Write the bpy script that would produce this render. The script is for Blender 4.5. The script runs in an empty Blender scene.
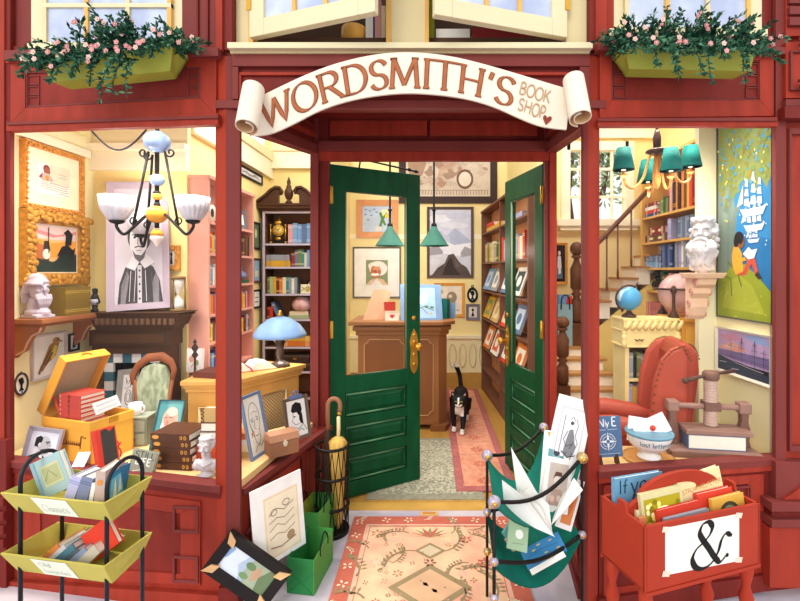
import bpy, math, random
from mathutils import Vector, Matrix
C = bpy.context.scene.collection
R = random.Random(7)
V = Vector
PI = math.pi
sc = bpy.context.scene
# ---------------------------------------------------------------- camera
F, CX, CY, CH = 450.0, 430.0, 272.0, 1.5      # focal length in pixels, vanishing point, eye height
cam_d = bpy.data.cameras.new('camera'); cam = bpy.data.objects.new('camera', cam_d); C.objects.link(cam)
cam.location = (0, 0, CH); cam.rotation_euler = (PI/2, 0, 0)
cam_d.sensor_width = 36; cam_d.lens = 36*F/800
cam_d.shift_x = -(CX-400)/800; cam_d.shift_y = -(300.5-CY)/800
cam_d.clip_start = 0.02
sc.camera = cam
# ---------------------------------------------------------------- daylight
wd = bpy.data.worlds.new('sky'); sc.world = wd; wd.use_nodes = True
nt = wd.node_tree; bgn = nt.nodes['Background']
bgn.inputs[0].default_value = (.93, .965, 1.0, 1); bgn.inputs[1].default_value = 1.05
sun_d = bpy.data.lights.new('sun', 'SUN'); sun = bpy.data.objects.new('sun', sun_d); C.objects.link(sun)
sun_d.energy = 1.05; sun_d.angle = math.radians(25); sun_d.color = (1, .94, .85)
sun.rotation_euler = (math.radians(66), 0, math.radians(-20))
def area(name, loc, rot, sx, sy, watts, col=(1, .95, .87), spread=180):
    ld = bpy.data.lights.new(name, 'AREA'); ld.shape = 'RECTANGLE'; ld.size = sx; ld.size_y = sy; ld.energy = watts; ld.color = col; ld.spread = math.radians(spread)
    lo = bpy.data.objects.new(name, ld); C.objects.link(lo); lo.location = loc; lo.rotation_euler = rot
# added fill lights without fixtures, brightening the window bays and the shop
area('bay_fill_left', (-1.5, 2.24, 2.5), (math.radians(6), 0, 0), 1.0, .1, 11, spread=95)
area('bay_fill_right', (1.15, 2.24, 2.5), (math.radians(6), 0, 0), .7, .1, 6, spread=95)
area('shop_fill_rear', (-.1, 3.6, 3.1), (math.radians(12), 0, 0), 1.2, .5, 17)  # unseen fill, added to lift the rear shop, left side and stairs
area('shop_fill_left', (-1.15, 3.3, 2.75), (math.radians(15), 0, 0), .6, .4, 8)
area('stair_fill', (1.4, 3.3, 2.85), (math.radians(15), 0, 0), .6, .4, 7)
vs = sc.view_settings
vs.view_transform = 'Standard'; vs.look = 'None'; vs.gamma = 1; vs.exposure = 0.35
vs.use_curve_mapping = False
try:
    sc.cycles.use_denoising = True; sc.cycles.max_bounces = 8; sc.cycles.diffuse_bounces = 4
    sc.cycles.transparent_max_bounces = 16; sc.cycles.caustics_reflective = False; sc.cycles.caustics_refractive = False
except Exception: pass
def bulb(parent, loc, watts, col=(1, .93, .82), size=.06):
    ld = bpy.data.lights.new('bulb_light', 'POINT'); ld.energy = watts; ld.color = col; ld.shadow_soft_size = size
    lo = bpy.data.objects.new('bulb_light', ld); C.objects.link(lo); lo.parent = parent; lo.location = loc
# ---------------------------------------------------------------- pixel to place
def P(px, py, Y): return V(((px-CX)/F*Y, Y, CH+(CY-py)/F*Y))
def PXp(px, py, X): return P(px, py, X*F/(px-CX))
def PZ(px, py, z): return P(px, py, (CH-z)*F/(py-CY))
# ---------------------------------------------------------------- materials
def lin(h):
    h = h.lstrip('#'); o = []
    for i in (0, 2, 4):
        c = int(h[i:i+2], 16)/255
        o.append(c/12.92 if c <= .04045 else ((c+.055)/1.055)**2.4)
    return (*o, 1)
_mc = {}
def mat(h, rough=.6, metal=0., var=.10, scale=9., stretch=(1, 1, 1), emit=0.):
    k = (h, rough, metal, var, scale, stretch, emit)
    if k in _mc: return _mc[k]
    m = bpy.data.materials.new('paint_'+h.lstrip('#')); m.use_nodes = True
    n = m.node_tree.nodes; l = m.node_tree.links; b = n['Principled BSDF']
    b.inputs['Roughness'].default_value = rough; b.inputs['Metallic'].default_value = metal
    b.inputs['Specular IOR Level'].default_value = .2
    tc = n.new('ShaderNodeTexCoord'); mp = n.new('ShaderNodeMapping'); mp.inputs['Scale'].default_value = stretch
    ns = n.new('ShaderNodeTexNoise'); ns.inputs['Scale'].default_value = scale; ns.inputs['Detail'].default_value = 4
    mr = n.new('ShaderNodeMapRange'); mr.inputs[1].default_value = .25; mr.inputs[2].default_value = .75
    mr.inputs[3].default_value = 1-var; mr.inputs[4].default_value = 1+var
    hs = n.new('ShaderNodeHueSaturation'); hs.inputs['Color'].default_value = lin(h)
    l.new(tc.outputs['Object'], mp.inputs[0]); l.new(mp.outputs[0], ns.inputs['Vector'])
    l.new(ns.outputs[0], mr.inputs[0]); l.new(mr.outputs[0], hs.inputs['Value']); l.new(hs.outputs[0], b.inputs['Base Color'])
    if emit:
        b.inputs['Emission Color'].default_value = lin(h); b.inputs['Emission Strength'].default_value = emit
    _mc[k] = m; return m
def mix2(name, h1, h2, scale, lo=.4, hi=.6, rough=.7, stretch=(1, 1, 1), detail=6):
    m = bpy.data.materials.new(name); m.use_nodes = True
    n = m.node_tree.nodes; l = m.node_tree.links; b = n['Principled BSDF']; b.inputs['Roughness'].default_value = rough
    b.inputs['Specular IOR Level'].default_value = .3
    tc = n.new('ShaderNodeTexCoord'); mp = n.new('ShaderNodeMapping'); mp.inputs['Scale'].default_value = stretch
    ns = n.new('ShaderNodeTexNoise'); ns.inputs['Scale'].default_value = scale; ns.inputs['Detail'].default_value = detail
    cr = n.new('ShaderNodeValToRGB'); cr.color_ramp.elements[0].position = lo; cr.color_ramp.elements[1].position = hi
    cr.color_ramp.elements[0].color = lin(h1); cr.color_ramp.elements[1].color = lin(h2)
    l.new(tc.outputs['Object'], mp.inputs[0]); l.new(mp.outputs[0], ns.inputs['Vector'])
    l.new(ns.outputs[0], cr.inputs[0]); l.new(cr.outputs[0], b.inputs['Base Color'])
    return m
def make_glass():
    m = bpy.data.materials.new('window_glass'); m.use_nodes = True
    n = m.node_tree.nodes; l = m.node_tree.links; n.remove(n['Principled BSDF'])
    t = n.new('ShaderNodeBsdfTransparent'); g = n.new('ShaderNodeBsdfGlossy'); g.inputs['Roughness'].default_value = .22
    mx = n.new('ShaderNodeMixShader'); mx.inputs[0].default_value = .008; l.new(t.outputs[0], mx.inputs[1]); l.new(g.outputs[0], mx.inputs[2])
    l.new(mx.outputs[0], n['Material Output'].inputs[0]); return m
GLASS = make_glass()
def MT(x): return mat(x) if isinstance(x, str) else x
RED = mat('#9c3424', .62, 0, .2, 6, (3, 3, .6)); BRIGHT = mat('#a23620', .6, 0, .12, 4, (2, 2, .4))
MAROON = mat('#74241e', .62, 0, .2, 6, (3, 3, .7)); MAUVE = mat('#7d3631', .6, 0, .10, 5, (1, 1, .5)); DARK = mat('#5c1a1c', .6, 0, .12, 5)
PANEL = mat('#862a20', .62, 0, .24, 7, (1.5, 1.5, .8))
CREAM = mat('#f6e6b4', .6, 0, .05, 3); CRO = mat('#dccb9c', .6, 0, .06, 3); CRO2 = mat('#e0d3ac', .6, 0, .05, 3); CREAM2 = mat('#fdf3d2', .6, 0, .04, 3); YEL = mat('#f9e29a', .7, 0, .06, 2.5)
GREEN = mat('#064a29', .5, 0, .34, 5, (2, 2, .7)); GREENL = mat('#2f7f4d', .45, 0, .12, 5)
BRASS = mat('#d9a441', .3, .75, .12, 20); IRON = mat('#26221f', .45, .4, .15, 20); STEEL = mat('#b9b4bb', .3, .7, .1, 20)
DWOOD = mat('#5a3524', .45, 0, .22, 6, (1, 1, .3)); MWOOD = mat('#93602f', .5, 0, .16, 6, (1, 1, .3)); LWOOD = mat('#d9a55a', .5, 0, .12, 5, (1, 1, .3))
PINKW = mat('#e0a08c', .6, 0, .16, 3); OAK = mat('#e3ae5c', .55, 0, .10, 4); TAN = mat('#f0c98a', .6, 0, .08, 4)
# ---------------------------------------------------------------- mesh builder
class MB:
    def __init__(s): s.v = []; s.f = []; s.mi = []; s.sm = []; s.mats = []
    def add(s, vs_, fs, m, smooth=False):
        m = MT(m)
        if m not in s.mats: s.mats.append(m)
        i = s.mats.index(m); b = len(s.v); s.v += [V(p) for p in vs_]
        for f in fs: s.f.append([b+k for k in f]); s.mi.append(i); s.sm.append(smooth)
        return s
    def bx(s, x0, x1, y0, y1, z0, z1, m, M=None):
        p = [V((x, y, z)) for z in (z0, z1) for y in (y0, y1) for x in (x0, x1)]
        if M: p = [M @ q for q in p]
        return s.add(p, [(0, 2, 3, 1), (4, 5, 7, 6), (0, 1, 5, 4), (2, 6, 7, 3), (0, 4, 6, 2), (1, 3, 7, 5)], m)
    def hexa(s, lo, hi, m):
        n = len(lo)
        return s.add(list(lo)+list(hi), [tuple(reversed(range(n))), tuple(range(n, 2*n))]+[(i, (i+1) % n, n+(i+1) % n, n+i) for i in range(n)], m)
    def prism(s, pts, vec, m): return s.hexa([V(p) for p in pts], [V(p)+V(vec) for p in pts], m)
    def poly(s, pts, m): return s.add(pts, [tuple(range(len(pts)))], m)
    def tube(s, pts, r, m, n=8, closed=False, sx=1.):
        pts = [V(p) for p in pts]; k = len(pts); vs_ = []; fs = []
        rr = r if isinstance(r, (list, tuple)) else [r]*k
        up = None
        for i, p in enumerate(pts):
            a = pts[i-1] if (i or closed) else p; b = pts[(i+1) % k] if (i < k-1 or closed) else p
            t = (b-a).normalized() if (b-a).length > 1e-9 else V((0, 0, 1))
            if up is None: up = V((0, 0, 1)) if abs(t.z) < .9 else V((1, 0, 0))
            x = t.cross(up)
            if x.length < 1e-6: x = t.orthogonal()
            x.normalize(); y = x.cross(t).normalized(); up = y
            for j in range(n):
                q = 2*PI*j/n; vs_.append(p+x*math.cos(q)*rr[i]*sx+y*math.sin(q)*rr[i])
        for i in range(k if closed else k-1):
            i2 = (i+1) % k
            for j in range(n): fs.append((i*n+j, i*n+(j+1) % n, i2*n+(j+1) % n, i2*n+j))
        if not closed: fs += [tuple(reversed(range(n))), tuple(range((k-1)*n, k*n))]
        return s.add(vs_, fs, m, True)
    def lathe(s, prof, m, c=(0, 0, 0), n=20, axis=None, flute=0., nf=0, sx=1., sy=1.):
        c = V(c); vs_ = []; fs = []
        Q = V((0, 0, 1)).rotation_difference(V(axis)).to_matrix() if axis else Matrix.Identity(3)
        for r, z in prof:
            for j in range(n):
                a = 2*PI*j/n; q = r*(1+flute*math.cos(nf*a)) if nf else r
                vs_.append(c+Q @ V((q*math.cos(a)*sx, q*math.sin(a)*sy, z)))
        k = len(prof)
        for i in range(k-1):
            for j in range(n): fs.append((i*n+j, i*n+(j+1) % n, (i+1)*n+(j+1) % n, (i+1)*n+j))
        if prof[0][0] > 1e-5: fs.append(tuple(reversed(range(n))))
        if prof[-1][0] > 1e-5: fs.append(tuple(range((k-1)*n, k*n)))
        return s.add(vs_, fs, m, True)
    def ell(s, c, r, m, n=14, M=None):
        if not isinstance(r, (list, tuple)): r = (r, r, r)
        c = V(c); vs_ = []; fs = []; h = max(6, n//2+1)
        for i in range(h+1):
            t = PI*i/h
            for j in range(n):
                a = 2*PI*j/n; p = V((r[0]*math.sin(t)*math.cos(a), r[1]*math.sin(t)*math.sin(a), -r[2]*math.cos(t)))
                if M: p = M @ p
                vs_.append(c+p)
        for i in range(h):
            for j in range(n): fs.append((i*n+j, i*n+(j+1) % n, (i+1)*n+(j+1) % n, (i+1)*n+j))
        return s.add(vs_, fs, m, True)
    def build(s, name, parent=None, world=False, bevel=0., sub=0):
        vs_ = s.v
        if world and parent is not None:
            I = parent.matrix_basis.inverted(); vs_ = [I @ p for p in vs_]
        me = bpy.data.meshes.new(name); me.from_pydata([tuple(p) for p in vs_], [], s.f)
        for m in s.mats: me.materials.append(m)
        for p, i, sm in zip(me.polygons, s.mi, s.sm): p.material_index = i; p.use_smooth = sm
        me.update()
        o = bpy.data.objects.new(name, me); C.objects.link(o)
        if parent is not None: o.parent = parent
        if bevel:
            b = o.modifiers.new('bevel', 'BEVEL'); b.width = bevel; b.segments = 2; b.limit_method = 'ANGLE'; b.angle_limit = .6
        if sub:
            b = o.modifiers.new('smooth', 'SUBSURF'); b.levels = sub; b.render_levels = sub
        return o
def smooth(pts, n=6):
    pts = [V(p) for p in pts]; o = []
    for i in range(len(pts)-1):
        p0, p1, p2, p3 = pts[max(i-1, 0)], pts[i], pts[i+1], pts[min(i+2, len(pts)-1)]
        for k in range(n): t = k/n; o.append(.5*((2*p1)+(p2-p0)*t+(2*p0-5*p1+4*p2-p3)*t*t+(3*p1-p0-3*p2+p3)*t**3))
    return o+[pts[-1]]
def tag(o, label, cat, group=None):
    o['label'] = label; o['category'] = cat
    if group: o['group'] = group
    return o
def T(name, label, cat, m=None, group=None):
    o = bpy.data.objects.new(name, None); C.objects.link(o); o.empty_display_size = .05
    if m is None: m = Matrix.Identity(4)
    elif not isinstance(m, Matrix): m = Matrix.Translation(V(m))
    o.matrix_basis = m
    return tag(o, label, cat, group)
def struct(mb, name, bevel=0.):
    o = mb.build(name, bevel=bevel); o['kind'] = 'structure'; return o
def axes(o, x, y, z):
    m = Matrix.Identity(4)
    for i, a in enumerate((x, y, z, o)):
        for k in range(3): m[k][i] = a[k]
    return m
def frm(BL, BR, TL):
    BL, BR, TL = V(BL), V(BR), V(TL)
    x = (BR-BL); w = x.length; x = x.normalized(); z = TL-BL; z = z-x*z.dot(x); h = z.length; z.normalize()
    return axes(BL, x, z.cross(x), z), w, h
def wallY(x0, y0, x1, y1, Y): return frm(P(x0, y1, Y), P(x1, y1, Y), P(x0, y0, Y))
def wallX(x0, x1, yt, yb, X):
    BL = PXp(x0, yb, X); Y1 = X*F/(x1-CX); z1 = PXp(x0, yt, X).z
    return frm(BL, V((X, Y1, BL.z)), V((X, BL.y, z1)))
def rz(a, loc): return Matrix.Translation(V(loc)) @ Matrix.Rotation(a, 4, 'Z')
def arc(cx, cy, rx, ry, a0, a1, n=14):
    return [(cx+rx*math.cos(math.radians(a0+(a1-a0)*i/n)), cy+ry*math.sin(math.radians(a0+(a1-a0)*i/n))) for i in range(n+1)]
# ---------------------------------------------------------------- flat drawing on prints, boards and cloth
def ribbon(pts, wf):
    k = len(pts); L = []; Rr = []
    for i in range(k):
        a = V(pts[max(0, i-1)]).to_2d(); b = V(pts[min(k-1, i+1)]).to_2d(); t = b-a
        if t.length < 1e-9: t = V((1, 0))
        t.normalize(); w = wf(t)/2; n = V((-t.y, t.x))*w; p = V(pts[i]).to_2d(); L.append(p+n); Rr.append(p-n)
    return [(L[i], L[i+1], Rr[i+1], Rr[i]) for i in range(k-1)]
_layer = [0]
def art(mb, w, h, items, d0=.0005):
    "items in 0..1 coordinates on the front of a board in its own x,z plane; asp keeps line widths"
    for k, it in enumerate(items):
        y = -(d0+min(.0003, .004/len(items))*(k+1)); c = it[1]
        def Q(u, v): return V((u*w, y, v*h))
        if it[0] == 'p': mb.poly([Q(*p) for p in it[2]], c)
        elif it[0] == 'r': u0, v0, u1, v1 = it[2:]; mb.poly([Q(u0, v0), Q(u1, v0), Q(u1, v1), Q(u0, v1)], c)
        elif it[0] == 'e':
            cx, cy, rx, ry = it[2:6]; mb.poly([Q(*p) for p in arc(cx, cy, rx, ry, 0, 360, 20)[:-1]], c)
        elif it[0] == 'l':
            pts = [(p[0]*w, p[1]*h) for p in it[3]]
            for q in ribbon(pts, lambda t: it[2]): mb.poly([V((a.x, y, a.y)) for a in q], c)
        elif it[0] == 't':     # text: colour, string, x, y, size, thick
            write(mb, it[2], lambda a, b, y=y: V((a, y, b)), c, it[3]*w, it[4]*h, it[5], it[6] if len(it) > 6 else .1)
S = lambda *a: list(a)
GL = {
 'W': (1.25, [[(0, 1), (.32, 0), (.62, .95)], [(.62, .95), (.92, 0), (1.22, 1)]]), 'O': (.95, [arc(.47, .5, .45, .5, 90, 450, 24)]),
 'R': (.85, [[(.12, 0), (.12, 1)], [(.12, 1), (.4, 1)]+arc(.42, .74, .3, .26, 90, -90, 10)+[(.12, .48)], [(.4, .48), (.86, 0)]]),
 'D': (.92, [[(.12, 0), (.12, 1)], [(.12, 1), (.35, 1)]+arc(.38, .5, .48, .5, 90, -90, 14)+[(.12, 0)]]),
 'S': (.68, [arc(.35, .74, .28, .25, 20, 270, 12)[:-1]+arc(.33, .25, .3, .25, 90, -160, 12)]),
 'M': (1.15, [[(.05, 0), (.16, 1)], [(.16, 1), (.55, .08)], [(.55, .08), (.95, 1)], [(.95, 1), (1.06, 0)]]), 'I': (.3, [[(.15, 0), (.15, 1)]]),
 'T': (.85, [[(.42, 0), (.42, 1)], [(.02, 1), (.82, 1)]]), 'H': (.98, [[(.14, 0), (.14, 1)], [(.84, 0), (.84, 1)], [(.14, .52), (.84, .52)]]),
 "'": (.28, [[(.16, 1), (.1, .72)]]), 'B': (.72, [[(.1, 0), (.1, 1)], [(.1, 1), (.3, 1)]+arc(.34, .76, .26, .24, 90, -90, 8)+[(.1, .52)], [(.3, .52)]+arc(.36, .26, .3, .26, 90, -90, 8)+[(.1, 0)]]),
 'K': (.8, [[(.1, 0), (.1, 1)], [(.72, 1), (.12, .42)], [(.3, .58), (.78, 0)]]), 'P': (.72, [[(.1, 0), (.1, 1)], [(.1, 1), (.36, 1)]+arc(.38, .73, .28, .27, 90, -90, 8)+[(.1, .46)]]),
 'N': (.95, [[(.1, 0), (.1, 1)], [(.1, 1), (.82, 0)], [(.82, 0), (.82, 1)]]), 'E': (.7, [[(.1, 0), (.1, 1)], [(.1, 1), (.62, 1)], [(.1, .52), (.52, .52)], [(.1, 0), (.64, 0)]]),
 'U': (.85, [[(.1, 1), (.1, .3)]+arc(.42, .3, .32, .3, 180, 360, 10)+[(.74, 1)]]), 'L': (.65, [[(.1, 1), (.1, 0), (.6, 0)]]), 'C': (.8, [arc(.45, .5, .4, .5, 50, 310, 16)]),
 'A': (.9, [[(.02, 0), (.42, 1)], [(.42, 1), (.85, 0)], [(.18, .38), (.68, .38)]]), 'F': (.65, [[(.1, 0), (.1, 1), (.6, 1)], [(.1, .52), (.5, .52)]]), 'V': (.85, [[(.02, 1), (.42, 0), (.82, 1)]]),
 'y': (.6, [[(.05, .6), (.3, 0)], [(.58, .6), (.18, -.35)]]), 'i': (.28, [[(.12, 0), (.12, .6)], [(.12, .8), (.13, .88)]]), 'f': (.42, [[(.38, .95), (.26, 1), (.18, .85), (.14, 0)], [(.0, .58), (.36, .58)]]),
 'o': (.6, [arc(.3, .3, .26, .3, 90, 450, 14)]), 'u': (.6, [[(.08, .6), (.08, .2)]+arc(.28, .2, .2, .2, 180, 360, 8)+[(.48, .6)]]), 'a': (.6, [arc(.28, .3, .24, .3, 60, 400, 14), [(.52, .6), (.52, 0)]]),
 'l': (.26, [[(.12, 0), (.12, 1)]]), 's': (.5, [arc(.25, .45, .18, .15, 20, 270, 8)[:-1]+arc(.24, .15, .2, .15, 90, -160, 8)]), 'c': (.5, [arc(.28, .3, .24, .3, 50, 310, 12)]),
 'v': (.55, [[(.03, .6), (.26, 0), (.5, .6)]]), 'r': (.42, [[(.1, .6), (.1, 0)], arc(.28, .38, .18, .22, 170, 50, 6)]), 't': (.4, [[(.18, .9), (.18, .1), (.34, .02)], [(.0, .6), (.36, .6)]]), 'e': (.55, [[(.05, .32), (.5, .32)]+arc(.28, .3, .23, .3, 5, 310, 12)]),
 'd': (.6, [arc(.28, .3, .24, .3, 0, 360, 12), [(.52, 1), (.52, 0)]]), 'n': (.6, [[(.08, .6), (.08, 0)], arc(.29, .35, .2, .25, 180, 0, 8)+[(.49, 0)]]), 'h': (.6, [[(.08, 1), (.08, 0)], arc(.29, .35, .2, .25, 180, 0, 8)+[(.49, 0)]]), ' ': (.45, []),
}
def text_w(s): return sum(GL[c][0]+.1 for c in s)
def write(mb, s, f, m, x0, y0, size, thick=.1, thin=None, serif=0., nib=20, sub=3):
    thin = thin if thin is not None else thick*.7; x = 0; nb = math.radians(nib)
    nv = V((math.cos(nb), math.sin(nb)))
    wf = lambda t: thin+(thick-thin)*abs(t.x*nv.y-t.y*nv.x)
    for ch in s:
        adv, st = GL[ch]; ss = [list(q) for q in st if len(q) > 1]
        if serif and ch not in "OSC'":
            for q in st:
                for e in (q[0], q[-1]):
                    if abs(e[1]) < .02 or abs(e[1]-1) < .02: ss.append([(e[0]-serif, e[1]), (e[0]+serif, e[1])])
        for q in ss:
            pts = []
            for a, b in zip(q[:-1], q[1:]):
                for i in range(sub): pts.append((a[0]+(b[0]-a[0])*i/sub, a[1]+(b[1]-a[1])*i/sub))
            pts.append(q[-1])
            for r in ribbon([(p[0]+x, p[1]) for p in pts], wf):
                mb.poly([f(x0+a.x*size, y0+a.y*size) for a in r], m)
        x += adv+.1
    return x*size
# ---------------------------------------------------------------- framed pictures
def picture(name, label, mw, d=.02, fc=DWOOD, fw=.02, mc=None, m=0., bg='#efe6cf', items=(), group=None, cat='picture', gap=.002, ornate=0, stand=False, parts=True):
    """mw = (matrix, w, h) of the front plane's outer edge; thickness d goes behind the front"""
    M, w, h = mw
    if not stand: M = M @ Matrix.Translation((0, -(d+gap), 0))
    t = T(name, label, cat, M, group)
    a = MB(); fc = MT(fc)
    o = [(0, 0), (w, 0), (w, h), (0, h)]; i = [(fw, fw), (w-fw, fw), (w-fw, h-fw), (fw, h-fw)]
    for k in range(4):
        k2 = (k+1) % 4
        q = [(o[k], .0), (o[k2], .0), (i[k2], d*.35), (i[k], d*.35)]
        a.hexa([V((p[0], yy, p[1])) for p, yy in q], [V((p[0], d, p[1])) for p, yy in q], fc)
    if ornate:
        per = []
        n = int((w+h)*2/ornate)
        for k in range(n):
            s = k/n*2*(w+h)
            if s < w: p = (s, fw*.45)
            elif s < w+h: p = (w-fw*.45, s-w)
            elif s < 2*w+h: p = (2*w+h-s, h-fw*.45)
            else: p = (fw*.45, 2*w+2*h-s)
            r = fw*(.26 if k % 2 else .36); q_ = fw*.25*math.sin(k*2.4)
            a.ell((p[0]+q_*(.4 if s < w or w+h < s < 2*w+h else 1), .003, p[1]+q_*(1 if s < w or w+h < s < 2*w+h else .4)), (r, .008, r*.8), fc, 7)
    a.build('frame', t)
    if m:
        b = MB(); j = [(fw+m, fw+m), (w-fw-m, fw+m), (w-fw-m, h-fw-m), (fw+m, h-fw-m)]; y = d*.55
        for k in range(4):
            k2 = (k+1) % 4; b.poly([V((p[0], y, p[1])) for p in (i[k], i[k2], j[k2], j[k])], MT(mc or '#f4ecd8'))
        b.build('mat_board', t)
    else: j = i
    b = MB(); W, H = j[1][0]-j[0][0], j[2][1]-j[1][1]
    b.bx(0, W, 0, .003, 0, H, bg); art(b, W, H, items)
    off = V((j[0][0], d*.6, j[0][1])); b.v = [p+off for p in b.v]
    b.build('print', t)
    return t
# ---------------------------------------------------------------- books
CN = {'navy blue': '#33457a', 'sky blue': '#7ba6d2', 'dark red': '#8e2c2c', 'scarlet': '#d0402f', 'olive green': '#7c8243', 'dark green': '#2f5a3c', 'tan': '#cba96e',
      'cream': '#efe0bb', 'mustard': '#dba832', 'grey': '#989da6', 'slate blue': '#64789a', 'teal': '#2f8f95', 'brown': '#6d432b', 'orange': '#dd7c33', 'pink': '#dd9d98', 'lavender': '#a9a6cc', 'white': '#f0ece4', 'black': '#2a2726', 'pale green': '#b5bf93'}
ORD = ['first', 'second', 'third', 'fourth', 'fifth', 'sixth', 'seventh', 'eighth', 'ninth', 'tenth', 'eleventh', 'twelfth', 'thirteenth', 'fourteenth', 'fifteenth', 'sixteenth', 'seventeenth', 'eighteenth', 'nineteenth', 'twentieth'] + ['twenty-first', 'twenty-second', 'twenty-third', 'twenty-fourth', 'twenty-fifth', 'twenty-sixth', 'twenty-seventh', 'twenty-eighth', 'twenty-ninth', 'thirtieth']
PAGE = mat('#f6eedb', .8, 0, .05, 60, (1, 8, 1))
def book_mesh(w, h, t, cover, pages=True, bands=None, both=None):
    "spine at x=0, front board at y=0; returns (cover_mb, pages_mb)"
    c = MB(); b = min(.0035, t*.16)
    c.bx(0, w, 0, b, 0, h, cover); c.bx(0, w, t-b, t, 0, h, cover); c.bx(0, b*1.2, b, t-b, 0, h, cover)
    if bands:
        for z in (.12, .18, .8, .86): c.bx(-.0006, .003, -.0004, t+.0004, h*z, h*z+h*.022, bands)
    p = MB(); p.bx(b*1.2, w-.005, b, t-b, .004, h-.004, PAGE)
    return c, p
def book(label, M, w, h, t, cover, group=None, parts=False, bands=None, items=None, name='book', spine=None):
    cover = MT(cover) if not (isinstance(cover, str) and cover in CN) else MT(CN[cover])
    c, p = book_mesh(w, h, t, cover, True, bands)
    if items: art(c, w, h, items)
    if spine:                                   # drawn along the spine (x=0 face)
        s = MB(); art(s, h, t, spine); c2 = [(V((q.y, q.z, q.x))) for q in s.v]
        b = len(c.v); c.v += c2
        for f, i in zip(s.f, s.mi):
            m = s.mats[i]
            if m not in c.mats: c.mats.append(m)
            c.f.append([b+k for k in f]); c.mi.append(c.mats.index(m)); c.sm.append(False)
    if parts:
        t_ = T(name, label, 'book', M, group); c.build('cover', t_); p.build('pages', t_); return t_
    for f, i in zip(p.f, p.mi): c.f.append([len(c.v)+k for k in f]); c.mi.append(len(c.mats)); c.sm.append(False)
    c.v += p.v; c.mats.append(PAGE)
    o = c.build(name); o.matrix_basis = M
    return tag(o, label, 'book', group)
UP = lambda x, y, z: axes(V((x, y, z)), V((0, 1, 0)), V((-1, 0, 0)), V((0, 0, 1)))        # upright, spine to -y; origin at its right
FL = lambda x, y, z: axes(V((x, y, z)), V((0, 1, 0)), V((0, 0, 1)), V((1, 0, 0)))         # lying, spine to -y, length along x
def row(place, M, x0, x1, h, names, tmin=.018, tmax=.032, d=.11, y0=.01, z=0., bands='#e8d7a4', start=0, group=None, hv=.2):
    x = x0; k = start
    while True:
        t = R.uniform(tmin, tmax)
        if x+t > x1: break
        n = names[(k-start) % len(names)]; hh = h*(1-R.random()*hv)
        book(f'{n} book, {ORD[k]} from left on {place}', M @ UP(x+t, y0+R.random()*.012, z), d, hh, t-.001, n, group or ('books on '+place), bands=bands if R.random() < .6 else None)
        x += t; k += 1
    return k
# ================================================================ the setting
m = MB(); m.bx(-6, 6, -2.5, 2.83, -.12, 0, mix2('paving', '#b7adbd', '#d9cfd0', 3, .35, .65, .8)); struct(m, 'pavement')
m = MB(); m.bx(-3.2, 3.2, 2.92, 7, -.12, 0, mat('#c08f45', .5, 0, .15, 3, (6, .6, 1))); struct(m, 'floor')
m = MB(); m.bx(-.72, .82, 2.83, 2.92, -.12, .006, mat('#d2a350', .5, 0, .12, 6)); struct(m, 'trim_1')
def wall(name, pts, z0, z1, vec, col):
    z1 = {'wall_left': 2.62, 'wall_fireplace': 2.62, 'wall_rear_left': 2.7, 'wall_right': 2.45, 'wall_back': 3.2}.get(name, z1)
    m = MB(); m.prism([V((a, b, z0)) for a, b in pts]+[V((a, b, z1)) for a, b in reversed(pts)], vec, col); return struct(m, name)
HT = 2.95
wall('wall_left', [(-2.24, 2.28), (-2.24, 3.0)], 0, HT, (-.06, 0, 0), mat('#fbf0bd', .7, 0, .05, 3))
wall('wall_fireplace', [(-2.3, 3.0), (-1.62, 3.0)], 0, HT, (0, .05, 0), YEL)
wall('wall_rear_left', [(-1.64, 3.06), (-1.64, 4.6)], 0, HT, (-.05, 0, 0), YEL)
wall('wall_rear_corner', [(-1.69, 4.6), (-1.04, 4.6)], 0, HT, (0, .05, 0), YEL)
wall('wall_return', [(-1.04, 4.65), (-1.04, 5.85)], 0, HT, (-.05, 0, 0), YEL)
wall('wall_back', [(-1.1, 5.85), (1.0, 5.85)], 0, HT, (0, .05, 0), mat('#fae7a6', .7, 0, .06, 2.5))
wall('wall_return_right', [(1.0, 4.26), (1.0, 5.9)], 0, HT, (.05, 0, 0), YEL)
wall('wall_right', [(1.66, 2.2), (1.66, 2.6)], 0, HT, (.08, 0, 0), mat('#f8eeb8', .7, 0, .05, 3))
wall('wall_right_rear', [(2.1, 2.6), (2.1, 4.2)], 0, HT, (.05, 0, 0), YEL)
# rear right wall with a window opening
wx0, wx1, wz0, wz1 = 1.27, 1.84, 1.985, 2.66
m = MB(); yw = mat('#f9e3a2', .7, 0, .05, 2.5)
for a in ((1.0, wx0, 0, HT), (wx1, 2.15, 0, HT), (wx0, wx1, 0, wz0), (wx0, wx1, wz1, HT)): m.bx(a[0], a[1], 4.2, 4.26, a[2], a[3], yw)
struct(m, 'wall_rear_right')
m = MB()
for a in ((wx0-.05, wx0+.03, wz0-.03, wz1+.05), (wx1-.03, wx1+.05, wz0-.03, wz1+.05), (wx0, wx1, wz1-.03, wz1+.05)): m.bx(a[0], a[1], 4.165, 4.25, a[2], a[3], CREAM2)
m.bx(wx0-.1, wx1+.1, 4.12, 4.25, wz0-.06, wz0, CREAM2); m.bx(wx0-.07, wx1+.07, 4.14, 4.25, wz0-.1, wz0-.06, CREAM2)
for k in range(1, 4): x = wx0+(wx1-wx0)*k/4; w_ = .022 if k == 2 else .01; m.bx(x-w_, x+w_, 4.19, 4.22, wz0, wz1, CREAM2)
for z in (2.2, 2.46): m.bx(wx0, wx1, 4.192, 4.218, z-.012, z+.012, CREAM2)
o = struct(m, 'window_1'); g = MB(); g.bx(wx0, wx1, 4.204, 4.207, wz0, wz1, GLASS); g.build('pane', o)
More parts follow.
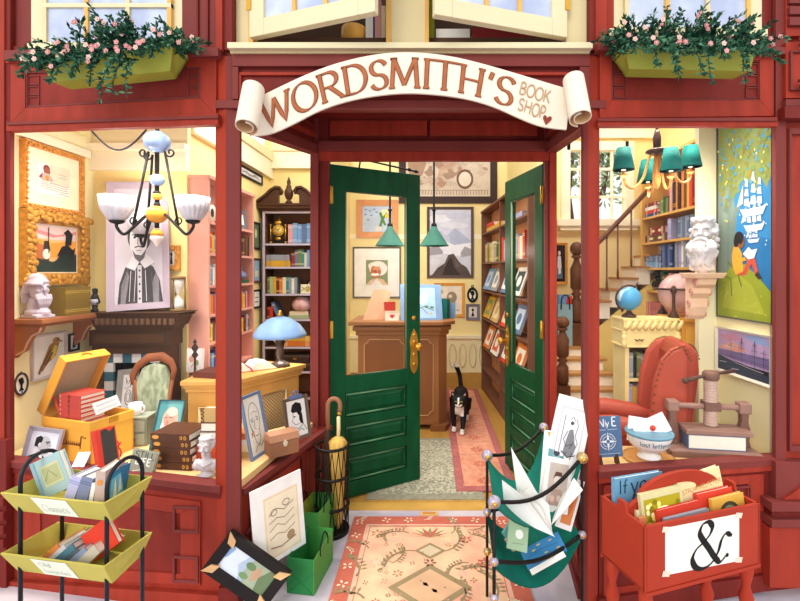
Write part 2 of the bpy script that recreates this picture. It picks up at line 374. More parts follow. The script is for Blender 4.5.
# cornices, wainscot, skirting
def trim(n, *bs):
    m = MB()
    for b in bs: m.bx(*b)
    return struct(m, n)
trim('trim_2', (-2.24, -1.6, 2.95, 3.0, 2.17, 2.30, CREAM2), (-2.24, -1.6, 2.93, 3.0, 2.30, 2.34, CREAM2), (-2.24, -1.6, 2.97, 3.0, 2.34, 2.62, CREAM))
trim('trim_3', (-2.24, -2.215, 2.28, 2.94, 2.24, 2.29, CREAM2), (-2.24, -2.225, 2.28, 2.94, 2.38, 2.44, mat('#efe4a6')))
trim('trim_4', (-1.64, -1.60, 3.06, 4.6, 2.45, 2.62, CREAM2), (-1.64, -1.58, 3.06, 4.6, 2.62, 2.7, CREAM))
trim('trim_5', (-1.6, -1.04, 4.54, 4.6, 2.55, 2.72, CREAM2), (-1.6, -1.04, 4.52, 4.6, 2.72, 2.95, CREAM))
trim('trim_6', (1.0, 2.1, 4.15, 4.2, 2.74, 2.84, CREAM2), (1.0, 2.1, 4.13, 4.2, 2.84, 2.95, CREAM))
trim('trim_7', (-1.04, 1.0, 5.82, 5.85, .20, .64, mat('#faf0c2', .6, 0, .04, 3)), (-1.04, 1.0, 5.80, 5.85, .64, .68, CREAM2), (-1.04, 1.0, 5.8465, 5.85, 1.93, 1.99, CREAM2))
m = MB()
for k in range(9):
    x = -.1+k*.13
    m.tube([(x+a, 5.815, .42+b) for a, b in arc(0, 0, .045, .15, 0, 360, 14)[:-1]], .006, mat('#e3d79a'), 5, True)
struct(m, 'trim_8')
trim('baseboard_back', (-1.04, 1.0, 5.81, 5.85, 0, .2, mat('#c79a4e', .5, 0, .1, 5)))
trim('baseboard_left', (-1.04, -1.01, 4.65, 5.8, 0, .2, mat('#c79a4e', .5, 0, .1, 5)))
trim('ceiling_beam', (-2.24, -.9, 2.46, 2.54, 2.62, 2.72, CREAM2), (.9, 1.7, 2.26, 2.34, 2.62, 2.72, CREAM2), (-.9, .9, 4.36, 4.46, 3.1, 3.2, DWOOD))
# raised display floors of the two shop windows
m = MB(); m.prism([V(p) for p in ((-2.2, 2.25, .5), (-.98, 2.06, .5), (-.86, 2.06, .5), (-.735, 2.86, .5), (-.80, 2.86, .5), (-1.12, 2.56, .5), (-2.2, 2.56, .5))], (0, 0, .05), TAN); struct(m, 'display_floor_left')
m = MB(); m.prism([V(p) for p in ((.72, 2.06, .55), (1.64, 2.18, .55), (1.64, 2.33, .55), (.78, 2.33, .55))], (0, 0, .05), TAN); struct(m, 'display_floor_right')
# ---------------------------------------------------------------- shop front
def FY(px):
    if px < 218: return 2.0+(218-px)*.18/208
    if px > 598: return 2.0+(px-598)*.12/177
    return 2.0
def fp(m, pts, off, t, col):
    """prism whose front face lies `off` in front of the shop front plane and is t thick"""
    lo = []
    for px, py in pts: lo.append(P(px, py, FY(px)-off))
    m.prism(lo, (0, t, 0), col)
def rect(m, x0, y0, x1, y1, off, t, col): fp(m, [(x0, y1), (x1, y1), (x1, y0), (x0, y0)], off, t, col)
def ringp(m, o, i, off, t, col):
    for k in range(len(o)): k2 = (k+1) % len(o); fp(m, [o[k], o[k2], i[k2], i[k]], off, t, col)
# left bay ------------------------------------------------------
m = MB()
rect(m, -150, -140, 4, 606, .03, .035, RED); rect(m, 4, 118, 10, 470, .02, .025, MAROON); rect(m, 4, -140, 10, 118, .02, .08, MAROON)
rect(m, -40, 440, 6, 600, .05, .04, MAROON)
for y in (498, 512, 526, 540): rect(m, -60, y, 3, y+9, .07, .05, MAROON)
m.bx(0, 0, 0, 0, 0, 0, RED); struct(m, 'pilaster_left', .003)
m = MB()
fp(m, [(6, 128), (218, 124), (218, 46), (6, 46)], 0, .02, PANEL)
fp(m, [(4, 60), (218, 56), (218, 47), (4, 50)], .05, .05, MAUVE); fp(m, [(5, 63), (218, 59), (218, 56), (5, 60)], .025, .03, RED)
ringp(m, [(8, 126), (216, 116), (216, 58), (8, 62)], [(25, 108), (200, 98), (200, 66), (25, 71)], .018, .02, RED)
ringp(m, [(25, 108), (200, 98), (200, 66), (25, 71)], [(27, 106), (198, 96), (198, 68), (27, 73)], .012, .02, MAUVE)
for x, dy in ((27, 0), (187, -9)):
    for k in range(3): ringp(m, [(x, 106-k*10.5+dy), (x+12, 105.5-k*10.5+dy), (x+12, 96-k*10.5+dy), (x, 96.5-k*10.5+dy)], [(x+1.2, 104.8-k*10.5+dy), (x+10.8, 104.3-k*10.5+dy), (x+10.8, 97.2-k*10.5+dy), (x+1.2, 97.7-k*10.5+dy)], .008, .01, MAUVE)
fp(m, [(6, 131), (218, 124.5), (218, 113), (6, 122)], .035, .036, RED); fp(m, [(6, 125), (218, 118), (218, 115), (6, 122)], .045, .02, MAUVE)
struct(m, 'fascia_left', .002)
m = MB(); fp(m, [(-20, 610), (220, 618), (220, 486), (-20, 462)], 0, .05, RED)
fp(m, [(-20, 464), (220, 494), (220, 487), (-20, 458)], .022, .07, MAUVE); fp(m, [(-20, 469), (220, 499), (220, 493), (-20, 463)], .012, .03, MAROON)
ringp(m, [(24, 577), (200, 586), (200, 502), (24, 480)], [(40, 566), (180, 574), (180, 514), (40, 494)], .012, .02, RED)
fp(m, [(40, 566), (180, 574), (180, 514), (40, 494)], .004, .01, PANEL)
for y in (506, 556):
    ringp(m, [(172, y+27), (198, y+28), (198, y+1), (172, y)], [(174.5, y+24), (195.5, y+25), (195.5, y+4), (174.5, y+3)], .02, .02, MAUVE)
fp(m, [(-20, 604), (220, 618), (220, 596), (-20, 580)], .03, .03, RED)
struct(m, 'stall_riser_left', .002)
m = MB(); m.prism([P(10, 466, 2.2), P(216, 489, 2.03), P(216, 122, 2.03), P(10, 126, 2.2)], (0, .005, 0), GLASS); o = struct(m, 'window_2')
m = MB(); fp(m, [(9, 466), (12, 466), (12, 127), (9, 127)], 0, .012, RED); fp(m, [(215.5, 488), (218, 488), (218, 122), (215.5, 122)], 0, .012, RED); m.build('window_frame', o)
# corner piers --------------------------------------------------
m = MB(); Y0 = 2.0
m.prism([P(217, 614, 2.0), P(226, 614, 1.985), P(226, 56, 1.985), P(217, 56, 2.0)], (0, .015, 0), BRIGHT)
m.prism([P(226, 614, 1.985), P(240, 614, 2.0), P(240, 56, 2.0), P(226, 56, 1.985)], (0, .02, 0), MAUVE)
m.prism([P(218, 614, 1.97), P(238, 614, 1.97), P(238, 588, 1.97), P(218, 588, 1.97)], (0, .06, 0), MAROON)
struct(m, 'pier_left', .002)
m = MB()
m.prism([P(583, 614, 2.0), P(588, 614, 1.985), P(588, 56, 1.985), P(583, 56, 2.0)], (0, .03, 0), MAUVE)
m.prism([P(588, 614, 1.985), P(598, 614, 2.0), P(598, 56, 2.0), P(588, 56, 1.985)], (0, .015, 0), RED)
struct(m, 'pier_right', .002)
# middle fascia over the entrance ------------------------------
m = MB()
rect(m, 216, 46, 606, 108, 0, .06, MAROON)
rect(m, 232, 52, 590, 66, .02, .03, MAUVE); rect(m, 232, 66.5, 238, 99, .02, .03, MAUVE); rect(m, 580, 66.5, 590, 99, .02, .03, MAUVE)
ringp(m, [(238, 104), (580, 104), (580, 72), (238, 72)], [(241, 101), (577, 101), (577, 75), (241, 75)], .012, .02, RED)
rect(m, 216, 100, 606, 108, .025, .03, MAUVE)
for a, b in ((215, 222), (596, 607)): rect(m, a, -80, b, 50, .03, .08, RED); 
for a, b in ((222, 232), (590, 596)): rect(m, a, -80, b, 50, .015, .08, MAROON)
struct(m, 'fascia_middle', .002)
# entrance recess: soffit, side beams, transom, jambs ------------
m = MB(); m.bx(-.86, .86, 2.03, 2.845, 2.47, 2.5, MAROON); struct(m, 'soffit')
def side(a, b, zt, x, cols, n):
    m = MB(); A, B = a, b
    def q(u, z): p = A.lerp(B, u); return V((p.x, p.y, z))
    zb = lambda u: A.z+(B.z-A.z)*u
    m.prism([q(0, zb(0)), q(1, zb(1)), q(1, zt), q(0, zt)], (x, 0, 0), MAROON)
    s = -.018 if x > 0 else .018
    m.prism([q(0, zb(0)), q(1, zb(1)), q(1, zb(1)+.06), q(0, zb(0)+.06)], (s, 0, 0), MAUVE)
    m.prism([q(0, zb(0)+.1), q(1, zb(1)+.1), q(1, zb(1)+.13), q(0, zb(0)+.13)], (s*.7, 0, 0), RED)
    for u0, u1 in ((.1, .45), (.55, .9)):
        o = [q(u0, zb(u0)+.17), q(u1, zb(u1)+.17), q(u1, zt-.06), q(u0, zt-.06)]
        c = sum(o, V((0, 0, 0)))/4
        for k in range(4): m.prism([o[k], o[(k+1) % 4], o[(k+1) % 4].lerp(c, .12), o[k].lerp(c, .12)], (s*.7, 0, 0), RED)
    struct(m, n, .002)
side(P(238, 127, 2.05), P(319, 155, 2.9), 2.47, -.05, 0, 'side_beam_left')
side(P(586, 126, 2.05), P(547, 154, 2.9), 2.47, .05, 0, 'side_beam_right')
def riser(A, B, x, n):
    m = MB(); s = -.02 if x > 0 else .02
    def q(u, f): p = A.lerp(B, u); return V((p.x, p.y, p.z*f))
    m.prism([q(0, 0), q(1, 0), q(1, 1), q(0, 1)], (x, 0, 0), RED)
    m.prism([q(-.02, .94), q(1, .94), q(1, 1), q(-.02, 1)], (s*1.8, 0, 0), MAUVE)
    m.prism([q(-.02, .985), q(1, .985), q(1, 1), q(-.02, 1)], (x*2.6, 0, 0), MAUVE)
    for u0, u1 in ((.08, .62), (.70, .95)):
        m.tube([q(u0, .86)+V((s*.2, 0, 0)), q(u1, .86)+V((s*.2, 0, 0)), q(u1, .14)+V((s*.2, 0, 0)), q(u0, .14)+V((s*.2, 0, 0))], .009, MAUVE, 6, True)
    m.tube([q(u, .78-.28*(1-u)**2+.05*math.sin(u*7))+V((s*.3, 0, 0)) for u in [k/16*.6+.04 for k in range(17)]], .011, MAUVE, 6)
    m.prism([q(0, 0), q(1, 0), q(1, .1), q(0, .1)], (s, 0, 0), MAROON)
    struct(m, n, .002)
riser(P(240, 487, 2.06), P(327, 425, 2.87), -.04, 'stall_riser_entrance_left')
riser(P(582, 478, 2.06), P(556, 425, 2.87), .04, 'stall_riser_entrance_right')
def sideglass(n, A, B, A2, B2):
    m = MB(); m.prism([A, B, B2, A2], (.004, 0, 0), GLASS); struct(m, n)
sideglass('window_3', P(238, 484, 2.09), P(314, 430, 2.84), P(238, 130, 2.09), P(314, 156, 2.84))
sideglass('window_4', P(586, 474, 2.09), P(558, 430, 2.84), P(586, 126, 2.09), P(558, 152, 2.84))
m = MB(); Yj = 2.86
def jb(m, x0, y0, x1, y1, off, t, c): m.prism([P(x0, y1, Yj)-V((0, off, 0)), P(x1, y1, Yj)-V((0, off, 0)), P(x1, y0, Yj)-V((0, off, 0)), P(x0, y0, Yj)-V((0, off, 0))], (0, t, 0), c)
jb(m, 311, 106, 319, 508, .02, .08, MAUVE); jb(m, 319, 106, 328.5, 508, 0, .06, MAROON)
struct(m, 'jamb_left', .002)
m = MB(); jb(m, 545, 106, 549, 508, 0, .06, MAUVE); jb(m, 549, 106, 556, 508, .02, .08, RED); struct(m, 'jamb_right', .002)
m = MB()
jb(m, 319, 100, 549, 160, -.01, .04, MAROON); jb(m, 319, 107, 549, 118, .02, .04, MAUVE); jb(m, 319, 118, 549, 121, .008, .02, MAROON)
for a, b in ((330, 427), (430, 537)): jb(m, a, 121, b, 136, .012, .02, RED)
jb(m, 319, 142, 549, 152, .03, .04, MAUVE); jb(m, 319, 152, 549, 161, .012, .04, RED)
struct(m, 'transom_beam', .002)
# right bay -----------------------------------------------------
m = MB()
fp(m, [(598, 126), (778, 126), (778, 46), (598, 46)], 0, .02, PANEL)
fp(m, [(598, 50), (786, 54), (786, 47), (598, 43)], .05, .05, MAUVE)
ringp(m, [(600, 118), (774, 116), (774, 54), (600, 52)], [(612, 100), (760, 100), (760, 60), (612, 60)], .018, .02, RED)
ringp(m, [(612, 100), (760, 100), (760, 60), (612, 60)], [(613.5, 98.5), (758.5, 98.5), (758.5, 61.5), (613.5, 61.5)], .012, .02, MAUVE)
for x in (614, 746):
    for k in range(3): ringp(m, [(x, 98-k*12), (x+13, 98-k*12), (x+13, 87-k*12), (x, 87-k*12)], [(x+1.3, 96.7-k*12), (x+11.7, 96.7-k*12), (x+11.7, 88.3-k*12), (x+1.3, 88.3-k*12)], .008, .01, MAUVE)
fp(m, [(598, 126), (778, 126), (778, 117), (598, 118)], .035, .036, RED); fp(m, [(598, 121), (778, 121), (778, 118), (598, 118)], .045, .02, MAUVE)
struct(m, 'fascia_right', .002)
m = MB(); fp(m, [(599, 620), (790, 590), (790, 458), (599, 472)], 0, .05, MAROON)
fp(m, [(599, 479), (786, 465), (786, 458), (599, 472)], .022, .07, MAUVE); fp(m, [(599, 484), (786, 470), (786, 464), (599, 478)], .02, .03, RED)
ringp(m, [(604, 600), (764, 580), (764, 474), (604, 486)], [(616, 588), (748, 570), (748, 484), (616, 496)], .01, .02, RED)
for y in (486, 545): ringp(m, [(732, y+28), (752, y+26), (752, y), (732, y+2)], [(733.5, y+26), (750.5, y+24.5), (750.5, y+2), (733.5, y+3.5)], .02, .02, MAUVE)
fp(m, [(599, 620), (775, 590), (775, 574), (599, 600)], .03, .03, MAROON)
struct(m, 'stall_riser_right', .002)
m = MB(); m.prism([P(599, 474, 2.035), P(776, 462, 2.145), P(776, 124, 2.145), P(599, 124, 2.035)], (0, .005, 0), GLASS); o = struct(m, 'window_5')
m = MB(); fp(m, [(598, 472), (599.5, 472), (599.5, 125), (598, 125)], 0, .012, RED); fp(m, [(774, 460), (778, 460), (778, 125), (774, 125)], 0, .012, MAUVE); m.build('window_frame', o)
# right pilaster with carved bracket
m = MB(); pl = lambda m, x0, y0, x1, y1, off, t, c: rect(m, x0, y0, x1, y1, off, t, c)
pl(m, 776, -140, 786, 466, .02, .025, MAUVE); pl(m, 785, -140, 900, 600, 0, .08, RED)
ringp(m, [(790, 452), (880, 452), (880, 128), (790, 128)], [(792.5, 446), (877, 446), (877, 134), (792.5, 134)], .02, .03, MAUVE)
pl(m, 786, -40, 880, 36, .03, .04, RED)
for y in (-16, -5, 6, 17): pl(m, 790, y, 880, y+8, .05, .04, MAUVE)
pl(m, 785, 106, 880, 118, .07, .08, MAROON); pl(m, 786, 99, 880, 106, .05, .06, MAUVE)
fp(m, [(786, 42), (880, 42), (880, 98), (786, 98)], .045, .06, RED); ringp(m, [(791, 90), (880, 90), (880, 50), (791, 50)], [(793, 88), (878, 88), (878, 52), (793, 52)], .06, .03, MAUVE)
pl(m, 776, 462, 900, 505, .05, .08, MAUVE)
fp(m, [(784, 500), (880, 500), (832, 466)], .065, .05, RED)
for k, (y0, y1, o) in enumerate(((503, 512, .09), (512, 520, .06), (520, 528, .09), (528, 588, .07))): pl(m, 772 if k < 3 else 770, y0, 900, y1, o, .1, (MAUVE, MAROON, MAUVE, RED)[k])
struct(m, 'pilaster_right', .002)
m = MB()
def scroll(cx, cy, r, turn, a0, d=1, off=.075):
    pts = []
    for k in range(25):
        a = a0+d*turn*2*PI*k/24; rr = r*(1-k/28); x, y = cx+rr*math.cos(a), cy+rr*math.sin(a); q = P(x, y, FY(x)); q.y -= off; pts.append(q)
    m.tube(pts, [.008*(1-k/40) for k in range(25)], MAUVE, 6)
for a in ((797, 44, 7, 1.4, 0, 1), (789, 48, 5, 1.2, 2, -1), (806, 42, 6, 1.3, 3, 1), (790, 92, 6, 1.3, 4, 1), (798, 97, 6, 1.3, 1, -1), (806, 94, 6, 1.2, 2, 1), (800, 62, 5, 1.3, 0, 1), (803, 76, 6, 1.4, 2, -1)): scroll(*a)
struct(m, 'bracket_carving')
# ---------------------------------------------------------------- upper floor windows
m = MB(); rect(m, -100, -120, 215, 48, -.03, .05, MAROON); rect(m, 182, -120, 215, 48, -.012, .03, MAUVE); rect(m, 4, -120, 32, 48, -.012, .03, MAUVE)
for x in (196, 206): rect(m, x, -120, x+2, 46, 0, .03, MAROON)
struct(m, 'wall_upper_left', .002)
m = MB(); rect(m, 598, -120, 786, 46, -.03, .05, MAROON); rect(m, 604, -120, 614, 44, -.012, .03, RED); rect(m, 760, -120, 776, 46, -.012, .03, MAROON); struct(m, 'wall_upper_right', .002)
PANE_REFL = mix2('pale_reflection', '#d3dbe6', '#aeb7d4', 5, .35, .65, .15)  # sky reflection painted as pale colour on the opaque upper panes
def upper_window(n, x0, x1, yb, cols, sx0, sx1, bar):
    m = MB(); rect(m, x0, -120, x1, yb, -.01, .06, CRO2); fp(m, [(sx0, yb+4), (sx1, yb+4), (sx1, yb-4), (sx0, yb-4)], .05, .09, CRO2); fp(m, [(sx0+4, yb+8), (sx1-4, yb+8), (sx1-4, yb+3), (sx0+4, yb+3)], .03, .07, CRO)
    o = struct(m, n, .002)
    w = (x1-x0-26)/cols; g = MB(); b = MB()
    rect(g, x0+13, -120, x1-13, yb-5, .0, .004, PANE_REFL)
    for k in range(cols+1): x = x0+13+w*k; rect(b, x-2, -120, x+2, yb-4, .012, .02, OAK if k % 2 else CRO)
    for y in (yb-44, yb-5): rect(b, x0+11, y, x1-11, y+4, .012, .02, CRO2)
    g.build('pane', o); b.build('glazing_bar', o)
upper_window('window_6', 31, 182, 47, 3, 27, 190, 0)
upper_window('window_7', 614, 762, 32, 3, 610, 768, 0)
# middle upper window: open casements over a dark room
m = MB()
fp(m, [(230, 53), (590, 53), (590, 47), (230, 47)], .03, .1, CRO); fp(m, [(227, 48), (593, 48), (593, 42), (227, 42)], .06, .13, CRO2)
for a, b in ((232, 252), (390, 426), (566, 590)): rect(m, a, -120, b, 43, -.03, .06, CRO)
rect(m, 248, -120, 253, 43, -.02, .06, OAK); rect(m, 386, -120, 391, 43, -.02, .06, OAK); rect(m, 425, -120, 429, 43, -.02, .06, OAK)
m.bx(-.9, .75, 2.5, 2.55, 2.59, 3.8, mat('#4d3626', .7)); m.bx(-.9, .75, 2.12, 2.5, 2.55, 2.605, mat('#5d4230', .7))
struct(m, 'window_8', .002)
# ================================================================ doors (hinge line at local x=0, front face at y=0)
def door(label, hx, hy, fx, fy, w, h, npan, side):
    d = V((fx-hx, fy-hy, 0)).normalized()
    x = d if side == 'l' else -d
    M = axes(V((hx, hy, .012)) if side == 'l' else V((hx, hy, .012))+d*w, x, V((0, 0, 1)).cross(x), V((0, 0, 1)))
    t = T('shop_door', label, 'door', M, 'the pair of entrance doors')
    th = .045; a = MB(); st = .105; zr = .80; top = h-.165
    hinge = 0 if side == 'l' else w; free = w-hinge
    for x0 in (0, w-st): a.bx(x0, x0+st, 0, th, 0, h, GREEN)
    a.bx(st, w-st, 0, th, top, h, GREEN); a.bx(st, w-st, 0, th, zr-.11, zr, GREEN)
    n = 3; pz = [(.10, .26), (.33, .47), (.53, .69)]
    a.bx(st, w-st, 0, th, 0, pz[0][0], GREEN)
    for k in range(2): a.bx(st, w-st, 0, th, pz[k][1], pz[k+1][0], GREEN)
    e = hinge; a.bx(min(e, e+(-.004 if side == 'l' else .004)), max(e, e+(-.004 if side == 'l' else .004)), .003, th-.003, 0, h, GREENL)
    a.build('leaf', t, bevel=.002)
    for z0, z1 in pz:
        b = MB(); b.bx(st, w-st, .016, th-.016, z0, z1, GREEN)
        b.tube([(st+.012, .012, z0+.012), (w-st-.012, .012, z0+.012), (w-st-.012, .012, z1-.012), (st+.012, .012, z1-.012)], .008, mat('#6a9a72', .5, 0, .1, 9), 4, True)
        b.hexa([V(p) for p in ((st+.03, .016, z0+.03), (w-st-.03, .016, z0+.03), (w-st-.03, .016, z1-.03), (st+.03, .016, z1-.03))], [V(p) for p in ((st+.05, .006, z0+.045), (w-st-.05, .006, z0+.045), (w-st-.05, .006, z1-.045), (st+.05, .006, z1-.045))], GREEN)
        b.build('panel', t)
    b = MB()
    b.tube([(st+.004, .01, zr+.004), (w-st-.004, .01, zr+.004), (w-st-.004, .01, top-.004), (st+.004, .01, top-.004)], .008, mat('#9fae8a', .5, 0, .1, 9), 4, True); b.build('glazing_bead', t)
    b = MB(); b.bx(st, w-st, .02, .024, zr, top, GLASS); b.build('pane', t)
    c = free+(-st/2 if side == 'l' else st/2)
    b = MB(); z0 = .80
    b.prism([(c+q*.042, -.006, z0+.12+p*.15) for q, p in ((-.5, -.9), (0, -1.05), (.5, -.9), (.75, -.6), (.6, 0), (.8, .5), (.5, .85), (0, 1.1), (-.5, .85), (-.8, .5), (-.6, 0), (-.75, -.6))], (0, .006, 0), BRASS)
    for z in (.03, .1, .19, .24): b.ell((c, -.007, z0+z), (.012, .006, .016), BRASS, 8)
    pt = b.build('handle_plate', t)
    b = MB(); b.lathe([(.010, 0), (.010, .025), (.024, .035), (.028, .05), (.02, .062), (0, .066)], BRASS, (c+(.012 if side == 'l' else -.012), -.006, z0+.16), 14, (0, -1, 0)); b.build('knob', t)
    b = MB(); b.lathe([(.017, 0), (.017, .006), (.008, .01), (0, .01)], BRASS, (c, 0, z0+.36), 14, (0, -1, 0)); b.build('lock', t)
    for z in (1.06, 1.93):
        b = MB(); b.bx(hinge-.02, hinge+.02, -.004, .0, z, z+.11, BRASS)
        b.tube([(hinge, -.006, z-.004), (hinge, -.006, z+.114)], .006, BRASS, 8); b.build('hinge', t)
    return t
dl = door('green panelled entrance door on the left, standing ajar beside the umbrella stand', -.645, 2.9, -.071, 3.24, .667, 2.185, 3, 'l')
dr = door('green panelled entrance door on the right, opened wide behind the print rack', .722, 2.9, .583, 3.5, .616, 2.185, 3, 'r')
m = MB(); m.tube([(.12, -.02, 2.245), (.62, -.06, 2.19)], .006, IRON, 8)
for x, y, z in ((.12, -.02, 2.245), (.2, -.027, 2.236), (.55, -.055, 2.2), (.6, -.058, 2.192)): m.ell((x, y, z), (.016, .009, .012), IRON, 8)
m.tube([(.2, -.027, 2.236), (.2, .01, 2.16)], .006, IRON, 8)
o = m.build('door_stay', dl)
# rugs, mat ------------------------------------------------------
def motif_rug(name, label, cat, x0, x1, y0, y1, th, z, border, field, bw, seed, mcols, group=None):
    r = random.Random(seed); m = MB(); m.bx(x0, x1, y0, y1, z, z+th, border)
    zt = z+th; L = [0]
    def Q(x, y): return V((x, y, zt+.0006+.00025*L[0]))
    def pol(pts, c):
        if any(p[0] < x0 or p[0] > x1 or p[1] < y0 or p[1] > y1 for p in pts): return
        L[0] = (L[0]+1) % 8+1; m.poly([Q(*p) for p in pts], c)
    L[0] = 0; m.poly([Q(x0+bw, y0+bw), Q(x1-bw, y0+bw), Q(x1-bw, y1-bw), Q(x0+bw, y1-bw)], field)
    def flower(x, y, s, c, n=6, ph=0):
        for k in range(n):
            a = ph+2*PI*k/n; u = V((math.cos(a), math.sin(a))); v = V((-u.y, u.x)); p = V((x, y))
            pol([tuple(p+u*s*.2), tuple(p+u*s*.65+v*s*.22), tuple(p+u*s), tuple(p+u*s*.65-v*s*.22)], c)
    def vine(x, y, s, a, c):
        pts = [(x+math.cos(a+t*.12)*s*t/8, y+math.sin(a+t*.12)*s*t/8) for t in range(9)]
        for q in ribbon(pts, lambda t: s*.05): pol([tuple(p) for p in q], c)
        for k in range(2, 9):
            px, py = pts[k]; 
            for d in (1, -1):
                b = a+d*.9; pol([(px, py), (px+math.cos(b)*s*.13-math.sin(b)*s*.04, py+math.sin(b)*s*.13+math.cos(b)*s*.04), (px+math.cos(b)*s*.22, py+math.sin(b)*s*.22), (px+math.cos(b)*s*.13+math.sin(b)*s*.04, py+math.sin(b)*s*.13-math.cos(b)*s*.04)], c)
    w, h = x1-x0, y1-y0; cx, cy = (x0+x1)/2, (y0+y1)/2
    # border sprigs
    k = 0
    n = max(4, int(w/(bw*1.5)))
    for i in range(n):
        for yy in (y0+bw*.5, y1-bw*.5):
            x = x0+w*(i+.5)/n; flower(x, yy, bw*.36, mcols[0], 4 if i % 2 else 5, .4*i) if i % 3 else vine(x-bw*.5, yy, bw*1.1, .2, mcols[0])
    n = max(4, int(h/(bw*1.5)))
    for i in range(n):
        for xx in (x0+bw*.5, x1-bw*.5):
            y = y0+h*(i+.5)/n; flower(xx, y, bw*.36, mcols[0], 4, .5*i) if i % 3 else vine(xx, y-bw*.5, bw*1.1, PI/2-.2, mcols[0])
    return m, pol, flower, vine, (cx, cy, w, h)
RB = mat('#c96a55', .9, 0, .12, 14); RF = mix2('woven_field', '#efae90', '#f6cfa4', 6, .35, .65, .95)
m, pol, flower, vine, (cx, cy, w, h) = motif_rug('rug', '', '', -.46, .47, 1.55, 2.74, .012, 0, RB, RF, .085, 3, [mat('#f4dfc0', .9)])
OL, RO, PK = mat('#a08a66', .9), mat('#cf6450', .9), mat('#f0b8a4', .9)
def inner(bw, c, lw):
    a, b, c0, d = cx-w/2+bw, cx+w/2-bw, cy-h/2+bw, cy+h/2-bw
    for q in ((a, c0, b, c0+lw), (a, d-lw, b, d), (a, c0, a+lw, d), (b-lw, c0, b, d)): pol([(q[0], q[1]), (q[2], q[1]), (q[2], q[3]), (q[0], q[3])], c)
inner(.09, PK, .012); inner(.108, RO, .004)
dia = lambda x, y, a, b, c: pol([(x-a, y), (x, y-b), (x+a, y), (x, y+b)], c)
cy2 = 2.12
for sy, yy in ((1, 2.42), (1, 1.75)):
    dia(0, yy-.02, .085, .07, OL); dia(0, yy-.02, .06, .05, mat('#d9c3a0', .9)); dia(0, yy-.02, .022, .02, mat('#fff1dc', .9))
for yy in (2.56, 1.9):
    for k in range(9):
        a = PI*(.05+.9*k/8); pol([(0, yy-.04), (math.cos(a)*.06-.012, yy-.04+math.sin(a)*.05), (math.cos(a)*.13, yy-.04+math.sin(a)*.1), (math.cos(a)*.06+.012, yy-.04+math.sin(a)*.05)], RO if k % 2 else OL)
for k in range(4): dia(0, 2.12, .2-.045*k, .17-.038*k, (OL, mat('#e2b38c', .9), RO, mat('#d8c39c', .9))[k])
flower(0, 2.3, .035, mat('#8a5a48', .9), 6); flower(0, 2.12, .05, OL, 8)
rr = random.Random(5)
for sx in (-1, 1):
    for (x, y, s, a) in ((.08, 2.40, .2, 2.9), (.33, 2.42, .16, 1.9), (.12, 2.56, .16, 2.4), (.36, 2.2, .2, 1.2), (.3, 2.05, .2, 2.2), (.1, 2.0, .18, 2.8), (.34, 1.85, .18, 1.4), (.2, 2.3, .14, .3), (.22, 2.6, .11, 3.6)):
        vine(sx*x, y, s, a if sx < 0 else PI-a, OL)
    for (x, y, s) in ((.2, 2.5, .035), (.3, 2.56, .04), (.28, 2.3, .045), (.16, 2.22, .03), (.33, 1.98, .04), (.18, 1.9, .045), (.28, 1.75, .04), (.1, 2.45, .02)):
        flower(sx*x, y, s, rr.choice([RO, mat('#c98d6c', .9), PK]), 6, x*9)
r2 = random.Random(8)
for k in range(60):
    flower(r2.uniform(-.33, .34), r2.uniform(1.7, 2.63), r2.uniform(.012, .022), r2.choice([RO, OL, PK, mat('#c98d6c', .9), mat('#8a5a48', .9)]), r2.choice((4, 5, 6)), k)
tag(m.build('rug'), 'salmon pink patterned rug with rust border on the pavement before the entrance', 'rug')
m = MB(); gm = mix2('mat_weave', '#8f8a76', '#c9c3a8', 55, .4, .6, .95)
m.bx(-.42, .36, 2.96, 4.05, 0, .006, mat('#9c9680', .95, 0, .2, 40)); m.bx(-.37, .31, 3.03, 4.0, .006, .0075, gm)
tag(m.build('door_mat'), 'grey and beige woven mat on the wooden floor inside the doors', 'mat')
m, pol, flower, vine, (cx, cy, w, h) = motif_rug('', '', '', .18, .60, 3.06, 5.72, .008, .0075, mat('#b86a66', .9, 0, .1, 9), mix2('runner_field', '#e08f70', '#eaa888', 22, .35, .65, .95), .06, 4, [mat('#d08a80', .9)])
for k in range(9):
    y = 3.2+k*.28; flower(.39, y, .06, mat('#d4785e', .9), 8, k); vine(.27, y+.1, .12, .8, mat('#f0b79a', .9)); vine(.52, y+.1, .12, 2.3, mat('#f0b79a', .9))
tag(m.build('runner_rug'), 'long coral red runner rug on the floor beneath the cat', 'rug')
m = MB(); m.bx(-.06, .05, 2.765, 2.81, 0, .006, mat('#e3b36a', .5)); m.bx(-.045, .035, 2.775, 2.8, .006, .007, mat('#c98a4a')); tag(m.build('floor_plate'), 'small orange tile set in the paving at the doorstep', 'tile')
# ================================================================ bookcases
def bookcase(name, label, M, w, d, h, zs, col, th=.02, back=None, group=None, uprights=(), base=.06):
    t = T(name, label, 'bookcase', M, group); back = back or col
    for x in (0, w-th): a = MB(); a.bx(x, x+th, 0, d, 0, h, col); a.build('side_panel', t)
    for x in uprights: a = MB(); a.bx(x-.012, x+.012, 0, d, 0, h, col); a.build('upright', t)
    a = MB(); a.bx(th, w-th, d-.012, d, 0, h, back); a.build('back_panel', t)
    a = MB(); a.bx(-.008, w+.008, -.01, d, h, h+.022, col); a.build('top', t)
    a = MB(); a.bx(th, w-th, .006, d-.012, 0, base, col); a.build('plinth', t)
    for z in zs: a = MB(); a.bx(th, w-th, .003, d-.012, z-.018, z, col); a.build('shelf', t)
    return t
